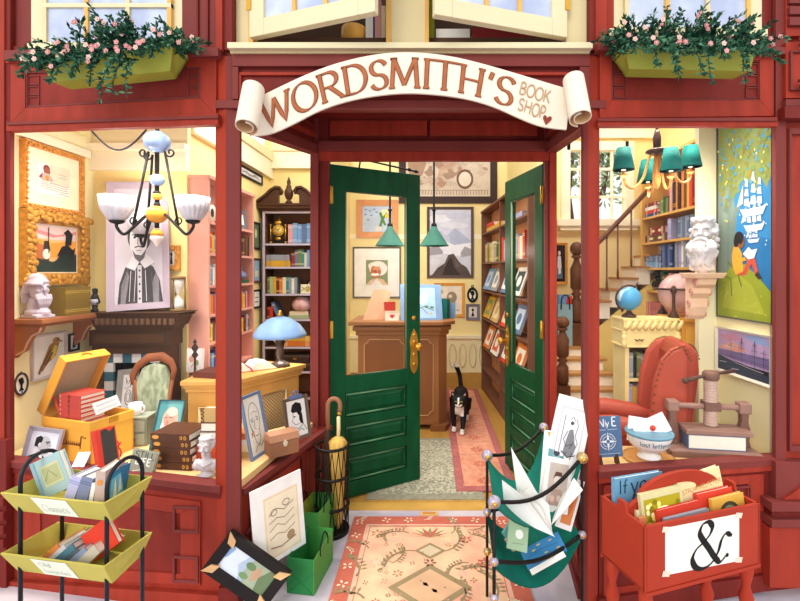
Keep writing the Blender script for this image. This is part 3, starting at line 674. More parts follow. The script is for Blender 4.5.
# pink-painted bookcase behind the left window
Mp = axes(V((-1.487, 3.02, 0)), V((0, 1, 0)), V((-1, 0, 0)), V((0, 0, 1)))
pz = [.80, 1.02, 1.21, 1.41, 1.63, 1.845]
bookcase('bookcase', 'tall salmon pink bookcase standing left of the red shop window pier', Mp, .78, .145, 2.13, pz, PINKW, .022)
cols = {1.845: ['brown', 'cream', 'dark red'], 1.63: ['scarlet', 'mustard', 'slate blue', 'orange'], 1.41: ['grey', 'slate blue', 'white', 'cream'], 1.21: ['mustard', 'orange', 'scarlet', 'lavender', 'dark red'], 1.02: ['olive green', 'mustard', 'brown', 'grey', 'dark red'], .80: ['slate blue', 'sky blue', 'navy blue']}
PN = {1.845: 'the top shelf', 1.63: 'the second shelf down', 1.41: 'the third shelf down', 1.21: 'the fourth shelf down', 1.02: 'the fifth shelf down', .80: 'the sixth shelf down'}
for z in pz:
    x0 = .03 if z != 1.845 else .22
    k = row(PN[z]+' of the pink bookcase', Mp, x0, .34, .15, cols[z], .026, .04, .1, .008, z, '#f0dca0')
    if z == 1.63: row(PN[z]+' of the pink bookcase', Mp, .47, .72, .17, ['brown', 'brown', 'black'], .036, .048, .1, .008, z, '#c9a06a', k)
    elif z in (1.21, 1.02): row(PN[z]+' of the pink bookcase', Mp, .46, .72, .14, cols[z][::-1], .026, .04, .1, .008, z, '#f0dca0', k)
m = MB(); m.lathe([(.02, 0), (.05, .004), (.062, .012), (.062, .016), (.0, .012)], mat('#efe6d2', .4), (0, 0, 0), 22, (0, -1, 0)); m.ell((.0, -.012, .005), (.03, .004, .038), '#3a2d28', 10)
o = m.build('plate'); o.matrix_basis = Mp @ Matrix.Translation((.13, .05, 1.91)); tag(o, 'white round plate with dark picture standing on the pink bookcase', 'plate')
picture('picture_frame', 'grey framed page with bold lettering on the pink bookcase right of the pier', (Mp @ Matrix.Translation((.47, .03, 1.845)) @ Matrix.Rotation(-.12, 4, 'X'), .26, .17), .015, mat('#6f6a70'), .04, bg='#f6f0e2', items=[('t', '#3a3432', 'AB', .15, .55, .06, .2), ('t', '#3a3432', 'W', .3, .1, .06, .2)], stand=True)
m = MB(); m.lathe([(.03, 0), (.075, .01), (.085, .03), (.07, .055), (.045, .07), (.05, .095), (.035, .12), (0, .125)], mat('#6f83a8', .35, 0, .2, 12)); m.tube([(.07, 0, .04), (.1, 0, .06), (.105, 0, .09)], .008, mat('#6f83a8', .35)); m.tube([(-.07, 0, .05), (-.1, 0, .07), (-.08, 0, .09)], .007, mat('#6f83a8', .35))
o = m.build('teapot'); o.matrix_basis = Mp @ Matrix.Translation((.6, .075, 1.44)); tag(o, 'blue grey pottery teapot on a shelf of the pink bookcase', 'teapot')
m = MB(); m.bx(0, .24, 0, .12, 0, .028, CN['dark green']); o = m.build('box'); o.matrix_basis = Mp @ Matrix.Translation((.47, .012, 1.41)); tag(o, 'flat dark green box under the blue grey teapot', 'box')
# dark secretary bookcase with swan-neck pediment
Md = axes(V((-1.602, 4.30, 0)), V((1, 0, 0)), V((0, 1, 0)), V((0, 0, 1)))
dz = [.30, .55, .785, 1.05, 1.292, 1.55, 1.772]
bc = bookcase('bookcase', 'dark carved bookcase with scrolled pediment and urn finial', Md, .52, .24, 2.08, dz, mat('#5f3d2c', .45, 0, .2, 6, (1, 1, .3)), .03, mat('#8a5f45', .6))
a = MB(); lil = mat('#c9c0cf', .5)
for x in (0, .49): a.bx(x+.004, x+.026, -.006, 0, 0, 2.08, lil)
for z in dz: a.bx(.03, .49, -.006, .004, z-.018, z, lil)
a.bx(.02, .5, -.006, 0, 2.06, 2.08, lil); a.build('edge_moulding', bc)
a = MB(); pw = mat('#4a2c1f', .4, 0, .25, 7)
a.bx(-.05, .57, -.05, .24, 2.102, 2.13, pw); a.bx(-.07, .59, -.06, .24, 2.13, 2.15, pw)
for s in (1, -1):
    X = lambda u: .26-s*u
    top = [(.32, .0), (.28, .03), (.22, .075), (.17, .125), (.12, .155), (.08, .15), (.06, .12), (.075, .09), (.1, .085)]
    pts = [(X(u), -.03, 2.15+v) for u, v in top]
    a.prism(pts+[(X(.1), -.03, 2.15)], (0, .05, 0), pw)
    a.tube([(X(u), -.045, 2.15+v) for u, v in top[:8]], .014, pw, 7)
a.build('pediment', bc)
a = MB(); a.lathe([(.035, 0), (.03, .02), (.015, .03), (.03, .05), (.042, .09), (.04, .12), (.022, .15), (.026, .16), (.014, .18), (.02, .2), (.012, .23), (0, .26)], pw, (.26, -.02, 2.15), 16); a.build('finial', bc)
pl_ = lambda k: ['the lowest shelf', 'the second lowest shelf', 'the lamp-height shelf', 'the lamp shelf', 'the third shelf down', 'the second shelf down', 'the clock shelf'][k]+' of the dark bookcase'
row(pl_(6), Md, .235, .485, .2, ['pink', 'sky blue', 'sky blue', 'slate blue', 'sky blue'], .04, .045, .14, .03, dz[6], '#dfe6f2', 0, None, .08)
row(pl_(5), Md, .27, .49, .17, ['dark red', 'slate blue', 'olive green', 'teal', 'cream', 'sky blue', 'navy blue'], .026, .034, .14, .02, dz[5])
row(pl_(4), Md, .035, .34, .165, ['olive green', 'pale green', 'mustard', 'brown', 'orange', 'cream', 'teal', 'grey', 'white', 'grey'], .024, .034, .14, .02, dz[4])
row(pl_(3), Md, .035, .1, .13, ['dark red', 'scarlet'], .026, .03, .14, .02, dz[3])
book('sky blue book leaning on its neighbours on the shelf behind the blue lamp', Md @ UP(.17, .03, dz[3]) @ Matrix.Rotation(-.42, 4, 'X'), .14, .18, .03, 'slate blue', 'books on the dark bookcase', bands='#dfe6f2')
for k, (n, l) in enumerate((('pale green', .2), ('cream', .18))): book(f'{n} book lying under the pink shell on the dark bookcase', Md @ FL(.24+.01*k, .03, dz[3]+k*.035), .15, l, .034, n, 'books on the dark bookcase')
m = MB(); m.lathe([(.05, 0), (.085, .02), (.1, .06), (.09, .1), (.06, .13), (.02, .15), (0, .152)], mat('#e8b9b6', .4, 0, .15, 15), n=22, flute=.06, nf=9); o = m.build('shell_ornament'); o.matrix_basis = Md @ Matrix.Translation((.36, .1, dz[3]+.07)); tag(o, 'pink fluted shell ornament on pale books in the dark bookcase', 'ornament')
for k, (n, l, t) in enumerate((('mustard', .23, .06), ('grey', .22, .055))): book(f'{n} bound volume lying flat on the second shelf of the dark bookcase', Md @ FL(.03, .02, dz[5]+k*.061), .16, l, t, n, 'books on the dark bookcase', bands='#8a8478')
for k, (n, l, t) in enumerate((('orange', .30, .05), ('mustard', .30, .045))): book(f'wide {n} folio lying flat right of the blue table lamp', Md @ FL(.17, .02, dz[2]+k*.052), .18, l, t, n, 'books on the dark bookcase', bands='#f2d79a')
for k in range(2):
    m = MB(); m.bx(0, .26, 0, .17, 0, .07, '#3d302c'); m.bx(-.004, .264, -.004, .174, .05, .074, '#57453c'); m.bx(.11, .14, -.008, -.003, .03, .045, BRASS)
    o = m.build('box'); o.matrix_basis = Md @ Matrix.Translation((.2-.02*k, .02, dz[1]+.08*k)); tag(o, ('lower' if k == 0 else 'upper')+' dark lidded box stacked below the orange folios', 'box', 'dark boxes in the bookcase')
# mantel-type clock
t = T('shelf_clock', 'black and gold arched clock on the dark bookcase top shelf', 'clock', Md @ Matrix.Translation((.135, .05, dz[6])))
m = MB(); bk = mat('#211c1b', .35); m.bx(-.085, .085, 0, .09, 0, .03, bk); m.bx(-.07, .07, .005, .085, .03, .05, bk); m.prism([(-.065, .005, .05), (.065, .005, .05), (.065, .005, .16)]+[(math.cos(a)*.065, .005, .16+math.sin(a)*.07) for a in [PI*k/10 for k in range(1, 10)]]+[(-.065, .005, .16)], (0, .075, 0), bk); m.build('case', t)
m = MB(); m.lathe([(.055, 0), (.055, .006), (0, .006)], mat('#f0c04a', .4), (0, .005, .13), 24, (0, -1, 0)); m.lathe([(.03, 0), (.03, .008), (0, .008)], mat('#f7d98a', .4), (0, .004, .13), 20, (0, -1, 0))
for k in range(12): a = k*PI/6; m.ell((math.cos(a)*.045, -.002, .13+math.sin(a)*.045), (.005, .002, .005), '#5a2c1c', 6)
m.build('dial', t)
m = MB(); m.tube([(0, -.006, .13), (-.028, -.006, .15)], .003, '#2a1a16', 5); m.tube([(0, -.006, .13), (.015, -.006, .155)], .003, '#2a1a16', 5); m.build('hands', t)
m = MB()
for x in (-.072, .072): m.tube([(x, -.004, .04), (x, -.004, .17)], .007, BRASS, 8); m.ell((x, -.004, .18), .012, BRASS, 8); m.ell((x, 0, .012), .014, BRASS, 8)
m.ell((0, 0, .205), (.035, .008, .02), BRASS, 10); m.lathe([(.012, 0), (.018, .012), (.006, .03), (0, .045)], BRASS, (0, .04, .228)); m.ell((0, -.004, .05), (.03, .01, .016), BRASS, 8); m.build('ornaments', t)
# oval silhouette and painted card on third shelf
def oval(name, label, M, rx, rz_, fc, ring=.012, group=None, bg='#f4efe4', d=.012, hook=True, items=()):
    t = T(name, label, 'picture', M, group); n = 24
    a = MB(); o = [(rx*math.cos(2*PI*k/n), rz_*math.sin(2*PI*k/n)) for k in range(n)]; q = 1-ring/rx
    for k in range(n):
        k2 = (k+1) % n; a.hexa([V((o[k][0], 0, o[k][1])), V((o[k2][0], 0, o[k2][1])), V((o[k2][0]*q, .003, o[k2][1]*q)), V((o[k][0]*q, .003, o[k][1]*q))], [V((o[k][0], d, o[k][1])), V((o[k2][0], d, o[k2][1])), V((o[k2][0]*q, d, o[k2][1]*q)), V((o[k][0]*q, d, o[k][1]*q))], fc)
    if hook: a.tube([(0+.5*ring*math.cos(b), d/2, rz_+ring*.5+ring*.6*math.sin(b)) for b in [2*PI*k/10 for k in range(10)]], ring*.22, fc, 5, True)
    a.build('frame', t); a = MB(); a.prism([(x*q, d*.6, z*q) for x, z in o], (0, d*.3, 0), bg)
    b = MB(); art(b, 2*rx, 2*rz_, items or SIL); b.v = [p+V((-rx, d*.6, -rz_)) for p in b.v]
    a2 = len(a.v); a.v += b.v
    for f, i in zip(b.f, b.mi):
        mm = b.mats[i]
        if mm not in a.mats: a.mats.append(mm)
        a.f.append([a2+k for k in f]); a.mi.append(a.mats.index(mm)); a.sm.append(False)
    a.build('print', t); return t
INK = mat('#1f1c1c', .7)
SIL = [('e', INK, .52, .62, .17, .17), ('p', INK, [(.64, .64), (.72, .57), (.66, .5), (.5, .45), (.5, .6)]), ('p', INK, [(.3, .2), (.42, .34), (.42, .55), (.6, .5), (.58, .34), (.72, .2)]), ('e', INK, .37, .68, .1, .09)]
oval('oval_portrait', 'black oval silhouette frame on the third shelf of the dark bookcase', Md @ Matrix.Translation((.45, .07, dz[4]+.075)), .05, .068, INK, .014)
m = MB(); m.bx(0, .13, 0, .004, 0, .09, '#f4ecc2'); art(m, .13, .09, [('l', '#4c6b3a', .006, [(.05, .3), (.5, .8), (.95, .2)]), ('l', '#2f4a35', .005, [(.1, .7), (.5, .2), (.9, .8)]), ('e', '#d9b23a', .5, .5, .12, .2)]); o = m.build('postcard'); o.matrix_basis = Md @ Matrix.Translation((.36, .02, dz[4])) @ Matrix.Rotation(-.1, 4, 'X'); tag(o, 'yellow green postcard propped below the oval silhouette', 'postcard')
# pictures on the rear-left wall beyond the pink bookcase
def wl(n, lab, x0, x1, yt, yb, **k): return picture(n, lab, wallX(x0, x1, yt, yb, -1.638+k.get('d', .02)), stand=True, **k)
wl('picture_frame', 'black framed grey sketch high on the yellow wall above the dark bookcase', 240, 263, 163, 174, d=.015, fc=INK, fw=.02, bg='#dcd8d4', items=[('l', '#8e8a8c', .01, [(.1, .3), (.3, .7), (.5, .4), (.7, .8), (.9, .3)]), ('l', '#8e8a8c', .012, [(.1, .6), (.4, .3), (.8, .6)])])
wl('picture_frame', 'narrow dark framed green picture beside the dark bookcase', 253, 260.5, 221, 249, d=.015, fc=INK, fw=.02, bg='#5f7350', items=[('e', '#c9cf9a', .5, .6, .2, .2)])
wl('picture_frame', 'narrow framed blue picture on the wall below the green one', 254, 261, 258, 283, d=.015, fc=DWOOD, fw=.02, bg='#8fb0c4', items=[('r', '#d9d2b4', .2, .2, .8, .5)])
wl('picture_frame', 'narrow framed text sheet on the wall above the blue lamp', 254, 261, 290, 309, d=.015, fc=INK, fw=.018, bg='#f2ecdd', items=[('l', '#777777', .01, [(.2, .3), (.8, .3)]), ('l', '#777777', .01, [(.2, .6), (.8, .6)])])
# ================================================================ counter and back wall
t = T('shop_counter', 'brown panelled wooden counter in the middle of the shop', 'counter', (0, 4.27, 0))
cw = mat('#a56e42', .5, 0, .16, 5, (1, 1, .3)); cd = mat('#8f5c38', .5, 0, .16, 5, (1, 1, .3)); cl_ = mat('#cfa070', .5)
x0, x1 = P(358, 0, 4.27).x, P(447, 0, 4.27).x
m = MB(); m.prism([(x0, 0, .05), (x1-.08, 0, .05), (x1, .09, .05), (x1, .55, .05), (x0, .55, .05)], (0, 0, .90), cw); m.build('body', t, bevel=.004)
m = MB()
for z0, z1, e in ((.90, .945, .02), (.945, .985, .045), (.985, 1.0, .03), (1.0, 1.035, .08)): m.prism([(x0-e, -e, z0), (x1-.08+e*.5, -e, z0), (x1+e, .09-e*.4, z0), (x1+e, .55, z0), (x0-e, .55, z0)], (0, 0, z1-z0), mat('#a06c40', .45, 0, .15, 5, (.3, 1, 1)))
m.build('countertop', t, bevel=.006)
def ogee(u0, u1, v0, v1, c): return [(u0+c, v0), (u1-c, v0), (u1-c*.6, v0+c*.6), (u1, v0+c), (u1, v1-c), (u1-c*.6, v1-c*.6), (u1-c, v1), (u0+c, v1), (u0+c*.6, v1-c*.6), (u0, v1-c), (u0, v0+c), (u0+c*.6, v0+c*.6)]
for a, b in ((x0+.06, x0+.44), (x0+.48, x1-.13)):
    m = MB(); m.prism([(u, -.004, v) for u, v in ogee(a, b, .14, .86, .05)], (0, .006, 0), cd); m.tube([(u, -.004, v) for u, v in ogee(a, b, .14, .86, .05)], .006, cl_, 5, True); m.build('panel', t)
m = MB(); m.bx(x0-.03, x0+.05, -.03, .05, 0, .06, cd); m.build('foot', t)
m = MB(); m.prism([(x1-.16, -.04, 0), (x1-.02, -.04, 0), (x1+.03, .06, 0), (x1-.08, .06, 0)], (0, 0, .055), cd); m.build('foot', t)
def stand_pic(name, label, x0, y0, x1, y1, Y, lean, fc, fw, bg, items=(), d=.015, m=0, mc=None, yaw=0, cat='picture', group=None):
    M, w, h = wallY(x0, y0, x1, y1, Y); h /= math.cos(lean)
    M = M @ Matrix.Rotation(yaw, 4, 'Z') @ Matrix.Rotation(-lean, 4, 'X')
    return picture(name, label, (M, w, h), d, fc, fw, mc, m, bg, items, group, cat, stand=True)
ct = 1.036
Mq = Matrix.Translation(P(365, 0, 4.36)*0+V((P(363, 0, 4.36).x, 4.36, ct)))
m = MB(); pk = mat('#dba884', .7)
m.add([(0, 0, 0), (.13, 0, 0), (.20, .1, .29), (.09, .1, .29), (.0, .006, 0), (.13, .006, 0), (.2, .106, .29), (.09, .106, .29)], [(0, 1, 2, 3), (4, 7, 6, 5), (0, 4, 5, 1), (3, 2, 6, 7), (0, 3, 7, 4), (1, 5, 6, 2)], pk)
m.add([(.13, 0, 0), (.22, .06, 0), (.26, .12, .26), (.20, .1, .29)], [(0, 1, 2, 3)], mat('#e0ae8a', .7)); o = m.build('folded_card'); o.matrix_basis = Mq; tag(o, 'tall peach folded card standing on the counter left end', 'card')
book('red book standing upright beside the peach card on the counter', Matrix.Translation((P(384, 0, 4.42).x, 4.42, ct)), .11, .17, .03, 'scarlet', parts=True)
stand_pic('picture_frame', 'small white frame with a red heart leaning on the counter', 385, 311, 399, 322, 4.31, .25, mat('#f2dcc4'), .02, '#f6e3cf', [('e', '#c4473a', .4, .6, .17, .17), ('e', '#c4473a', .6, .6, .17, .17), ('p', '#c4473a', [(.25, .55), (.5, .2), (.75, .55)])])
M, w, h = frm(P(401, 322, 4.30), P(443, 322, 4.36), P(397, 284, 4.46))
book('large blue picture book with a white bird propped on the counter', M, w, h, .03, mat('#7f9fc4'), parts=True, items=[('r', '#a9cbe8', .16, .1, .84, .9), ('e', '#f6f4ee', .52, .58, .13, .12), ('e', '#f6f4ee', .62, .7, .07, .06), ('l', '#6a5a3c', .006, [(.25, .25), (.55, .4), (.8, .3)]), ('l', '#6a5a3c', .005, [(.5, .38), (.65, .2)]), ('e', '#d9c04a', .4, .28, .03, .025), ('e', '#d9c04a', .72, .22, .03, .025), ('e', '#5d8a4a', .62, .4, .05, .025), ('e', '#5d8a4a', .75, .38, .05, .025), ('e', '#5d8a4a', .33, .36, .05, .025)])
for k, (n, a, z) in enumerate((('teal', 438, .2), ('dark green', 441, .19), ('sky blue', 447, .15))):
    book(f'{n} book standing at the right end of the counter', Matrix.Translation((P(a, 0, 4.46).x, 4.46+.05*k, ct)), .09, z, .035, n if k else mat('#1f7a72'), 'books at the counter end', parts=True)
# back wall pictures
def wb(n, lab, x0, y0, x1, y1, Y=5.85, **k): return picture(n, lab, wallY(x0, y0, x1, y1, Y), **k)
wb('picture_frame', 'peach framed picture of a green dancer and flying blue birds', 356.5, 200, 398, 238, fc=mat('#e3a06c', .6), fw=.08, bg='#c8d8ee', items=[('e', '#eef0c8', .75, .75, .14, .14), ('l', '#5a8f4a', .035, [(.6, .2), (.68, .5), (.6, .75)]), ('l', '#5a8f4a', .03, [(.68, .5), (.85, .72)]), ('l', '#5a8f4a', .03, [(.68, .5), (.78, .25)]), ('e', '#e8e4da', .55, .12, .12, .1), ('e', '#f0d84a', .84, .62, .08, .09)]+[('l', '#5a86c8', .012, [(x-.04, y+.03), (x, y), (x+.04, y+.03)]) for x, y in ((.12, .85), (.25, .8), (.4, .86), (.1, .65), (.3, .62), (.2, .45), (.48, .75))])
wb('picture_frame', 'white matted portrait of a white haired moustached man on the back wall', 353, 247, 401, 298, fc=mat('#6b6158', .5), fw=.02, mc='#fdfbf4', m=.15, bg='#8f9c72', items=[('e', '#f3f1ea', .56, .66, .42, .30), ('e', '#f6f2ea', .3, .76, .2, .14), ('e', '#cf7a50', .45, .54, .24, .27), ('e', '#e0a078', .5, .64, .17, .12), ('e', '#f5f2ec', .52, .84, .3, .1), ('e', '#f6f3ee', .42, .42, .2, .06), ('p', '#e8c9a8', [(0, 0), (1, 0), (.8, .22), (.5, .28), (.2, .2)]), ('e', '#b5603a', .36, .56, .04, .03), ('e', '#b5603a', .58, .56, .04, .03), ('l', '#b05a3a', .03, [(.45, .6), (.42, .47)]), ('p', '#f4f2ee', [(.2, 0), (.5, .25), (.75, 0)])])
wb('picture_frame', 'dark framed print of misty mountains above a dark crag', 427, 207, 473.5, 278, fc=mat('#5d4a44', .5), fw=.035, bg='#d3d5e6', items=[('p', '#b4bcd4', [(0, .55), (.25, .68), (.4, .6), (.62, .72), (1, .52), (1, .3), (0, .3)]), ('e', '#e6e8f2', .25, .86, .3, .06), ('e', '#c9cde0', .7, .9, .3, .05), ('e', '#dfe2ee', .6, .76, .35, .05), ('p', '#c4cadd', [(.1, .55), (.3, .64), (.5, .58), (.5, .5), (.1, .5)]), ('p', '#e9eaf2', [(0, .48), (.3, .54), (.6, .46), (1, .5), (1, .3), (0, .3)]), ('p', '#a09da4', [(0, .42), (.2, .46), (.32, .36), (.3, .22), (0, .26)]), ('p', '#a6a3a8', [(1, .4), (.85, .44), (.75, .34), (.78, .22), (1, .24)]), ('p', '#cfd0da', [(0, .3), (.4, .33), (.7, .27), (1, .3), (1, 0), (0, 0)]), ('p', '#5a4d49', [(.05, 0), (.2, .12), (.36, .18), (.45, .31), (.58, .33), (.72, .2), (.9, .12), (1, 0)]), ('e', '#d9dae4', .12, .2, .14, .05), ('e', '#d3d5e0', .88, .2, .14, .05), ('p', '#6b5d58', [(.3, .16), (.4, .2), (.46, .3), (.42, .12)]), ('p', '#6b5d58', [(.6, .3), (.66, .2), (.78, .14), (.64, .12)]), ('p', '#3c322f', [(.3, .0), (.42, .2), (.52, .28), (.6, .12), (.75, 0)])])
mapi0 = [('e', '#7a5a48', .7, .28, .1, .16), ('e', '#e6d8c2', .7, .28, .075, .12)]; mapi = [('r', '#d8c6b0', 0, 0, 1, 1), ('p', '#b08d72', [(.05, .2), (.2, .35), (.28, .7), (.4, .9), (.1, .95), (.02, .6)]), ('p', '#c4a288', [(.35, .15), (.55, .3), (.6, .6), (.8, .75), (.95, .95), (.5, .95), (.42, .6)]), ('p', '#9c7a66', [(.6, .75), (.75, .95), (.9, .8), (.85, .6)]), ]+[('l', '#8a7462', .008, [(x, .03), (x, .09)]) for x in [i/30 for i in range(1, 30)]]+[('l', '#8f7865', .006, [(.02, .1), (.98, .1)])]+[('p', ('#c9ab92', '#b39078', '#a88a74', '#cdb8a2')[k % 4], [(x_+.05*math.cos(a_)*(1+.5*math.sin(a_*3+k)), y_+.07*math.sin(a_)*(1+.4*math.cos(a_*2+k))) for a_ in [q_*.57 for q_ in range(11)]]) for k, (x_, y_) in enumerate([(R.uniform(.08, .92), R.uniform(.2, .9)) for _ in range(26)])]+[('l', '#8f7865', .0035, [(x_, y_), (x_+.03, y_+.04), (x_+.05, y_-.02), (x_+.09, y_+.01)]) for x_, y_ in [(R.uniform(.03, .85), R.uniform(.15, .9)) for _ in range(40)]]
wb('wall_map', 'large dark framed antique map high on the back wall', 399, 128, 497, 203.5, fc=mat('#3f2d28', .5), fw=.09, bg='#d8c6b0', items=mapi+mapi0, cat='map')
wb('picture_frame', 'orange framed drawing of anatomical head studies', 434, 283, 464.5, 317, fc=mat('#dd9a3e', .5), fw=.035, bg='#f2e7d2', items=[('e', '#a08f78', .6, .6, .2, .2), ('e', '#e9ddc6', .54, .63, .07, .06), ('p', '#9a8870', [(.5, .5), (.75, .5), (.72, .3), (.58, .25)]), ('e', '#b5a68e', .2, .38, .13, .13), ('e', '#efe4cf', .17, .4, .05, .05), ('e', '#c2b49c', .18, .78, .08, .08), ('l', '#a89a84', .012, [(.15, .18), (.4, .2)]), ('l', '#a89a84', .012, [(.6, .14), (.9, .15)])])
o = oval('oval_portrait', 'black oval silhouette of a head hanging on the back wall', Matrix.Translation(P(472.5, 295, 5.835)), .07, .1, INK, .025)
wb('picture_frame', 'small grey framed figure hanging below the black oval silhouette', 466, 304, 479.5, 320, fc=mat('#7d7682', .5), fw=.035, bg='#e8e4da', items=[('e', INK, .5, .7, .14, .14), ('p', INK, [(.3, .1), (.5, .62), (.7, .1)])])
# pendant lamps
for px, nm in ((390, 'left'), (434, 'right')):
    Y = 4.41; z0 = P(0, 246, Y).z; X = P(px, 0, Y).x
    t = T('pendant_lamp', ('green cone pendant lamp seen through the left door glass' if nm == 'left' else 'green cone pendant lamp hanging free beside the left door edge'), 'lamp', (X, Y, z0), 'green cone pendant lamps')
    m = MB(); gr = mat('#4a8674', .5, 0, .1, 12)
    n = 28; m.lathe([(.145, 0), (.142, .004), (.035, .165), (.03, .19), (.026, .19), (.03, .16), (.138, 0)], gr, n=n, flute=.01, nf=28); m.build('lamp_shade', t)
    m = MB(); m.lathe([(.012, .17), (.03, .185), (.026, .215), (.012, .225), (.012, .34), (.02, .345), (.02, .36), (.01, .365), (.01, 3.12-z0), (0, 3.12-z0)], IRON, n=10); m.build('stem', t)
    m = MB(); m.ell((0, 0, .08), .03, mat('#fff3cf', .5, emit=1.5), 10); m.build('bulb', t)
    bulb(t, (0, 0, -.03), 8)
# ================================================================ right-hand rear bookcase with sloping displays
a, b = V((.66, 5.78, 0)), V((.80, 3.66, 0)); xd = (b-a).normalized()
Mr = axes(a, xd, V((0, 0, 1)).cross(xd), V((0, 0, 1))); Wr = (b-a).length
tw = mat('#7a5240', .5, 0, .15, 5, (1, 1, .3)); tb = mat('#c48a62', .6, 0, .1, 4)
bookcase('bookcase', 'long brown wall bookcase behind the right-hand green door', Mr, Wr, .14, 2.25, [.30, .56, .925, 1.27, 1.615, 1.985], tw, .03, tb, uprights=(Wr*.5,))
row('the second shelf, brown bookcase past right door', Mr, .2, 1.0, .25, ['tan', 'grey', 'olive green', 'dark green', 'mustard', 'pale green', 'cream'], .05, .075, .1, .01, 1.615)
row('the second shelf, brown bookcase past right door', Mr, 1.1, 2.0, .25, ['scarlet', 'grey', 'pink', 'cream', 'scarlet', 'slate blue'], .06, .09, .1, .01, 1.615, start=14)
for k, (n, x) in enumerate((('mustard', .3), ('scarlet', .3), ('mustard', .75), ('lavender', 1.5))): book(f'{n} book lying flat on the top shelf of the brown bookcase, {ORD[k]} from the left', Mr @ FL(x, .01, 1.985+(.05 if k == 1 else 0)), .1, .4, .045, n, 'flat books on the brown bookcase')
sl = [(.10, 1.29, 'sky blue', '#cfd8e6', 'upper'), (.52, 1.29, 'grey', '#e6e2d6', 'upper'), (1.0, 1.29, 'slate blue', '#dfe6ee', 'upper'), (1.5, 1.29, 'white', '#3c4a4a', 'upper'), (.10, .945, 'mustard', '#7f9a5a', 'middle'), (.55, .945, 'tan', '#e3d4a8', 'middle'), (1.0, .945, 'scarlet', '#f0c9a0', 'middle'), (1.5, .945, 'slate blue', '#c9d8e6', 'middle'), (.10, .58, 'orange', '#f3efe6', 'lower'), (.55, .58, 'white', '#d8603a', 'lower'), (1.0, .58, 'scarlet', '#f3efe6', 'lower'), (1.5, .58, 'orange', '#fff3df', 'lower')]
for k, (x, z, c, c2, s) in enumerate(sl):
    book(f'{c} picture book displayed face out on the {s} display shelf, {ORD[k % 4]} from the left', Mr @ Matrix.Translation((x, .0, z)) @ Matrix.Rotation(-.35, 4, 'X'), .34, .27, .014, c, 'face-out books behind the right door', items=[('r', c2, .15, .15, .85, .85), ('e', CN[c], .5, .5, .2, .2)])
# ================================================================ the cat
def skin(name, verts, edges, radii, m, parent=None, root=0, sub=2):
    me = bpy.data.meshes.new(name); me.from_pydata(verts, edges, []); o = bpy.data.objects.new(name, me); C.objects.link(o)
    sk = o.modifiers.new('skin', 'SKIN'); sk.use_smooth_shade = True
    for i, r in enumerate(radii): v = me.skin_vertices[0].data[i]; v.radius = (r, r) if not isinstance(r, tuple) else r; v.use_root = (i == root)
    s = o.modifiers.new('sub', 'SUBSURF'); s.levels = sub; s.render_levels = sub
    me.materials.append(MT(m))
    if parent: o.parent = parent
    return o
def realize(o, colfn=None, mats=()):
    dg = bpy.context.evaluated_depsgraph_get(); me = bpy.data.meshes.new_from_object(o.evaluated_get(dg))
    o.modifiers.clear(); old = o.data; o.data = me
    if mats:
        me.materials.clear()
        for q in mats: me.materials.append(MT(q))
    for p in me.polygons:
        p.use_smooth = True
        if colfn: p.material_index = colfn(p.center)
    return o
def fuse(mb, name, parent=None, vox=.006, smooth=4, colfn=None, mats=()):
    o = mb.build(name, parent)
    r = o.modifiers.new('fuse', 'REMESH'); r.mode = 'VOXEL'; r.voxel_size = vox; r.use_smooth_shade = True
    s = o.modifiers.new('soft', 'SMOOTH'); s.iterations = smooth; s.factor = .5
    ms = list(mb.mats) if not mats else mats
    return realize(o, colfn or (lambda c: 0), [ms[0]] if not colfn else ms)
# cat: local frame faces -y
cs = 1.12; CM = Matrix.Translation((P(458, 0, 4.13).x, 4.13, .017)) @ Matrix.Rotation(math.radians(-8), 4, 'Z') @ Matrix.Scale(cs, 4)
blk, wht = mat('#1d1b1c', .5, 0, .2, 30), mat('#f3efe9', .7)
cm = MB()
def limb(pts, rs): cm.tube(pts, rs, blk, 10)
cm.ell((0, .22, .235), (.072, .15, .078), blk, 16); cm.ell((0, .07, .215), (.062, .09, .08), blk, 16); cm.ell((0, .33, .23), (.07, .08, .08), blk, 14)
limb([(0, .08, .24), (0, .0, .27), (0, -.02, .275)], [.055, .05, .045])
for s, dy in ((1, -.03), (-1, .03)):
    limb([(s*.04, .05, .19), (s*.042, .04+dy*.6, .1), (s*.036, .03+dy, .03), (s*.036, .015+dy, .012)], [.034, .024, .018, .02]); cm.ell((s*.036, .005+dy, .014), (.022, .03, .014), blk, 8)
    limb([(s*.05, .33, .2), (s*.056, .29-dy, .12), (s*.052, .36-dy, .07), (s*.05, .34-dy, .014)], [.052, .036, .02, .018]); cm.ell((s*.05, .325-dy, .013), (.022, .032, .014), blk, 8)
limb([(0, .39, .27), (-.01, .44, .31), (-.02, .45, .38), (-.045, .44, .45), (-.06, .43, .50)], [.022, .021, .02, .022, .016])
hc = V((.012, -.045, .278))
cm.ell(hc, (.062, .055, .052), blk, 16); cm.ell(hc+V((0, -.045, -.016)), (.03, .024, .021), blk, 10)
for s in (1, -1): cm.lathe([(.028, 0), (.018, .028), (.004, .056)], blk, hc+V((s*.04, .0, .028)), 10, (s*.35, -.05, 1))
def catcol(c):
    if c.z < .042: return 1
    if c.z > .455: return 1
    if c.y < .03 and abs(c.x-.01) < .036 and .14 < c.z < .232: return 1
    q = c-hc
    if q.y < -.045 and q.z < -.012: return 1
    if q.y < -.03 and abs(q.x) < .007 and q.z < .04: return 1
    return 0
ct_ = T('cat', 'black and white cat walking across the runner rug with its tail raised', 'cat', CM)
fuse(cm, 'body', ct_, .007, 2, catcol, (blk, wht))
m = MB()
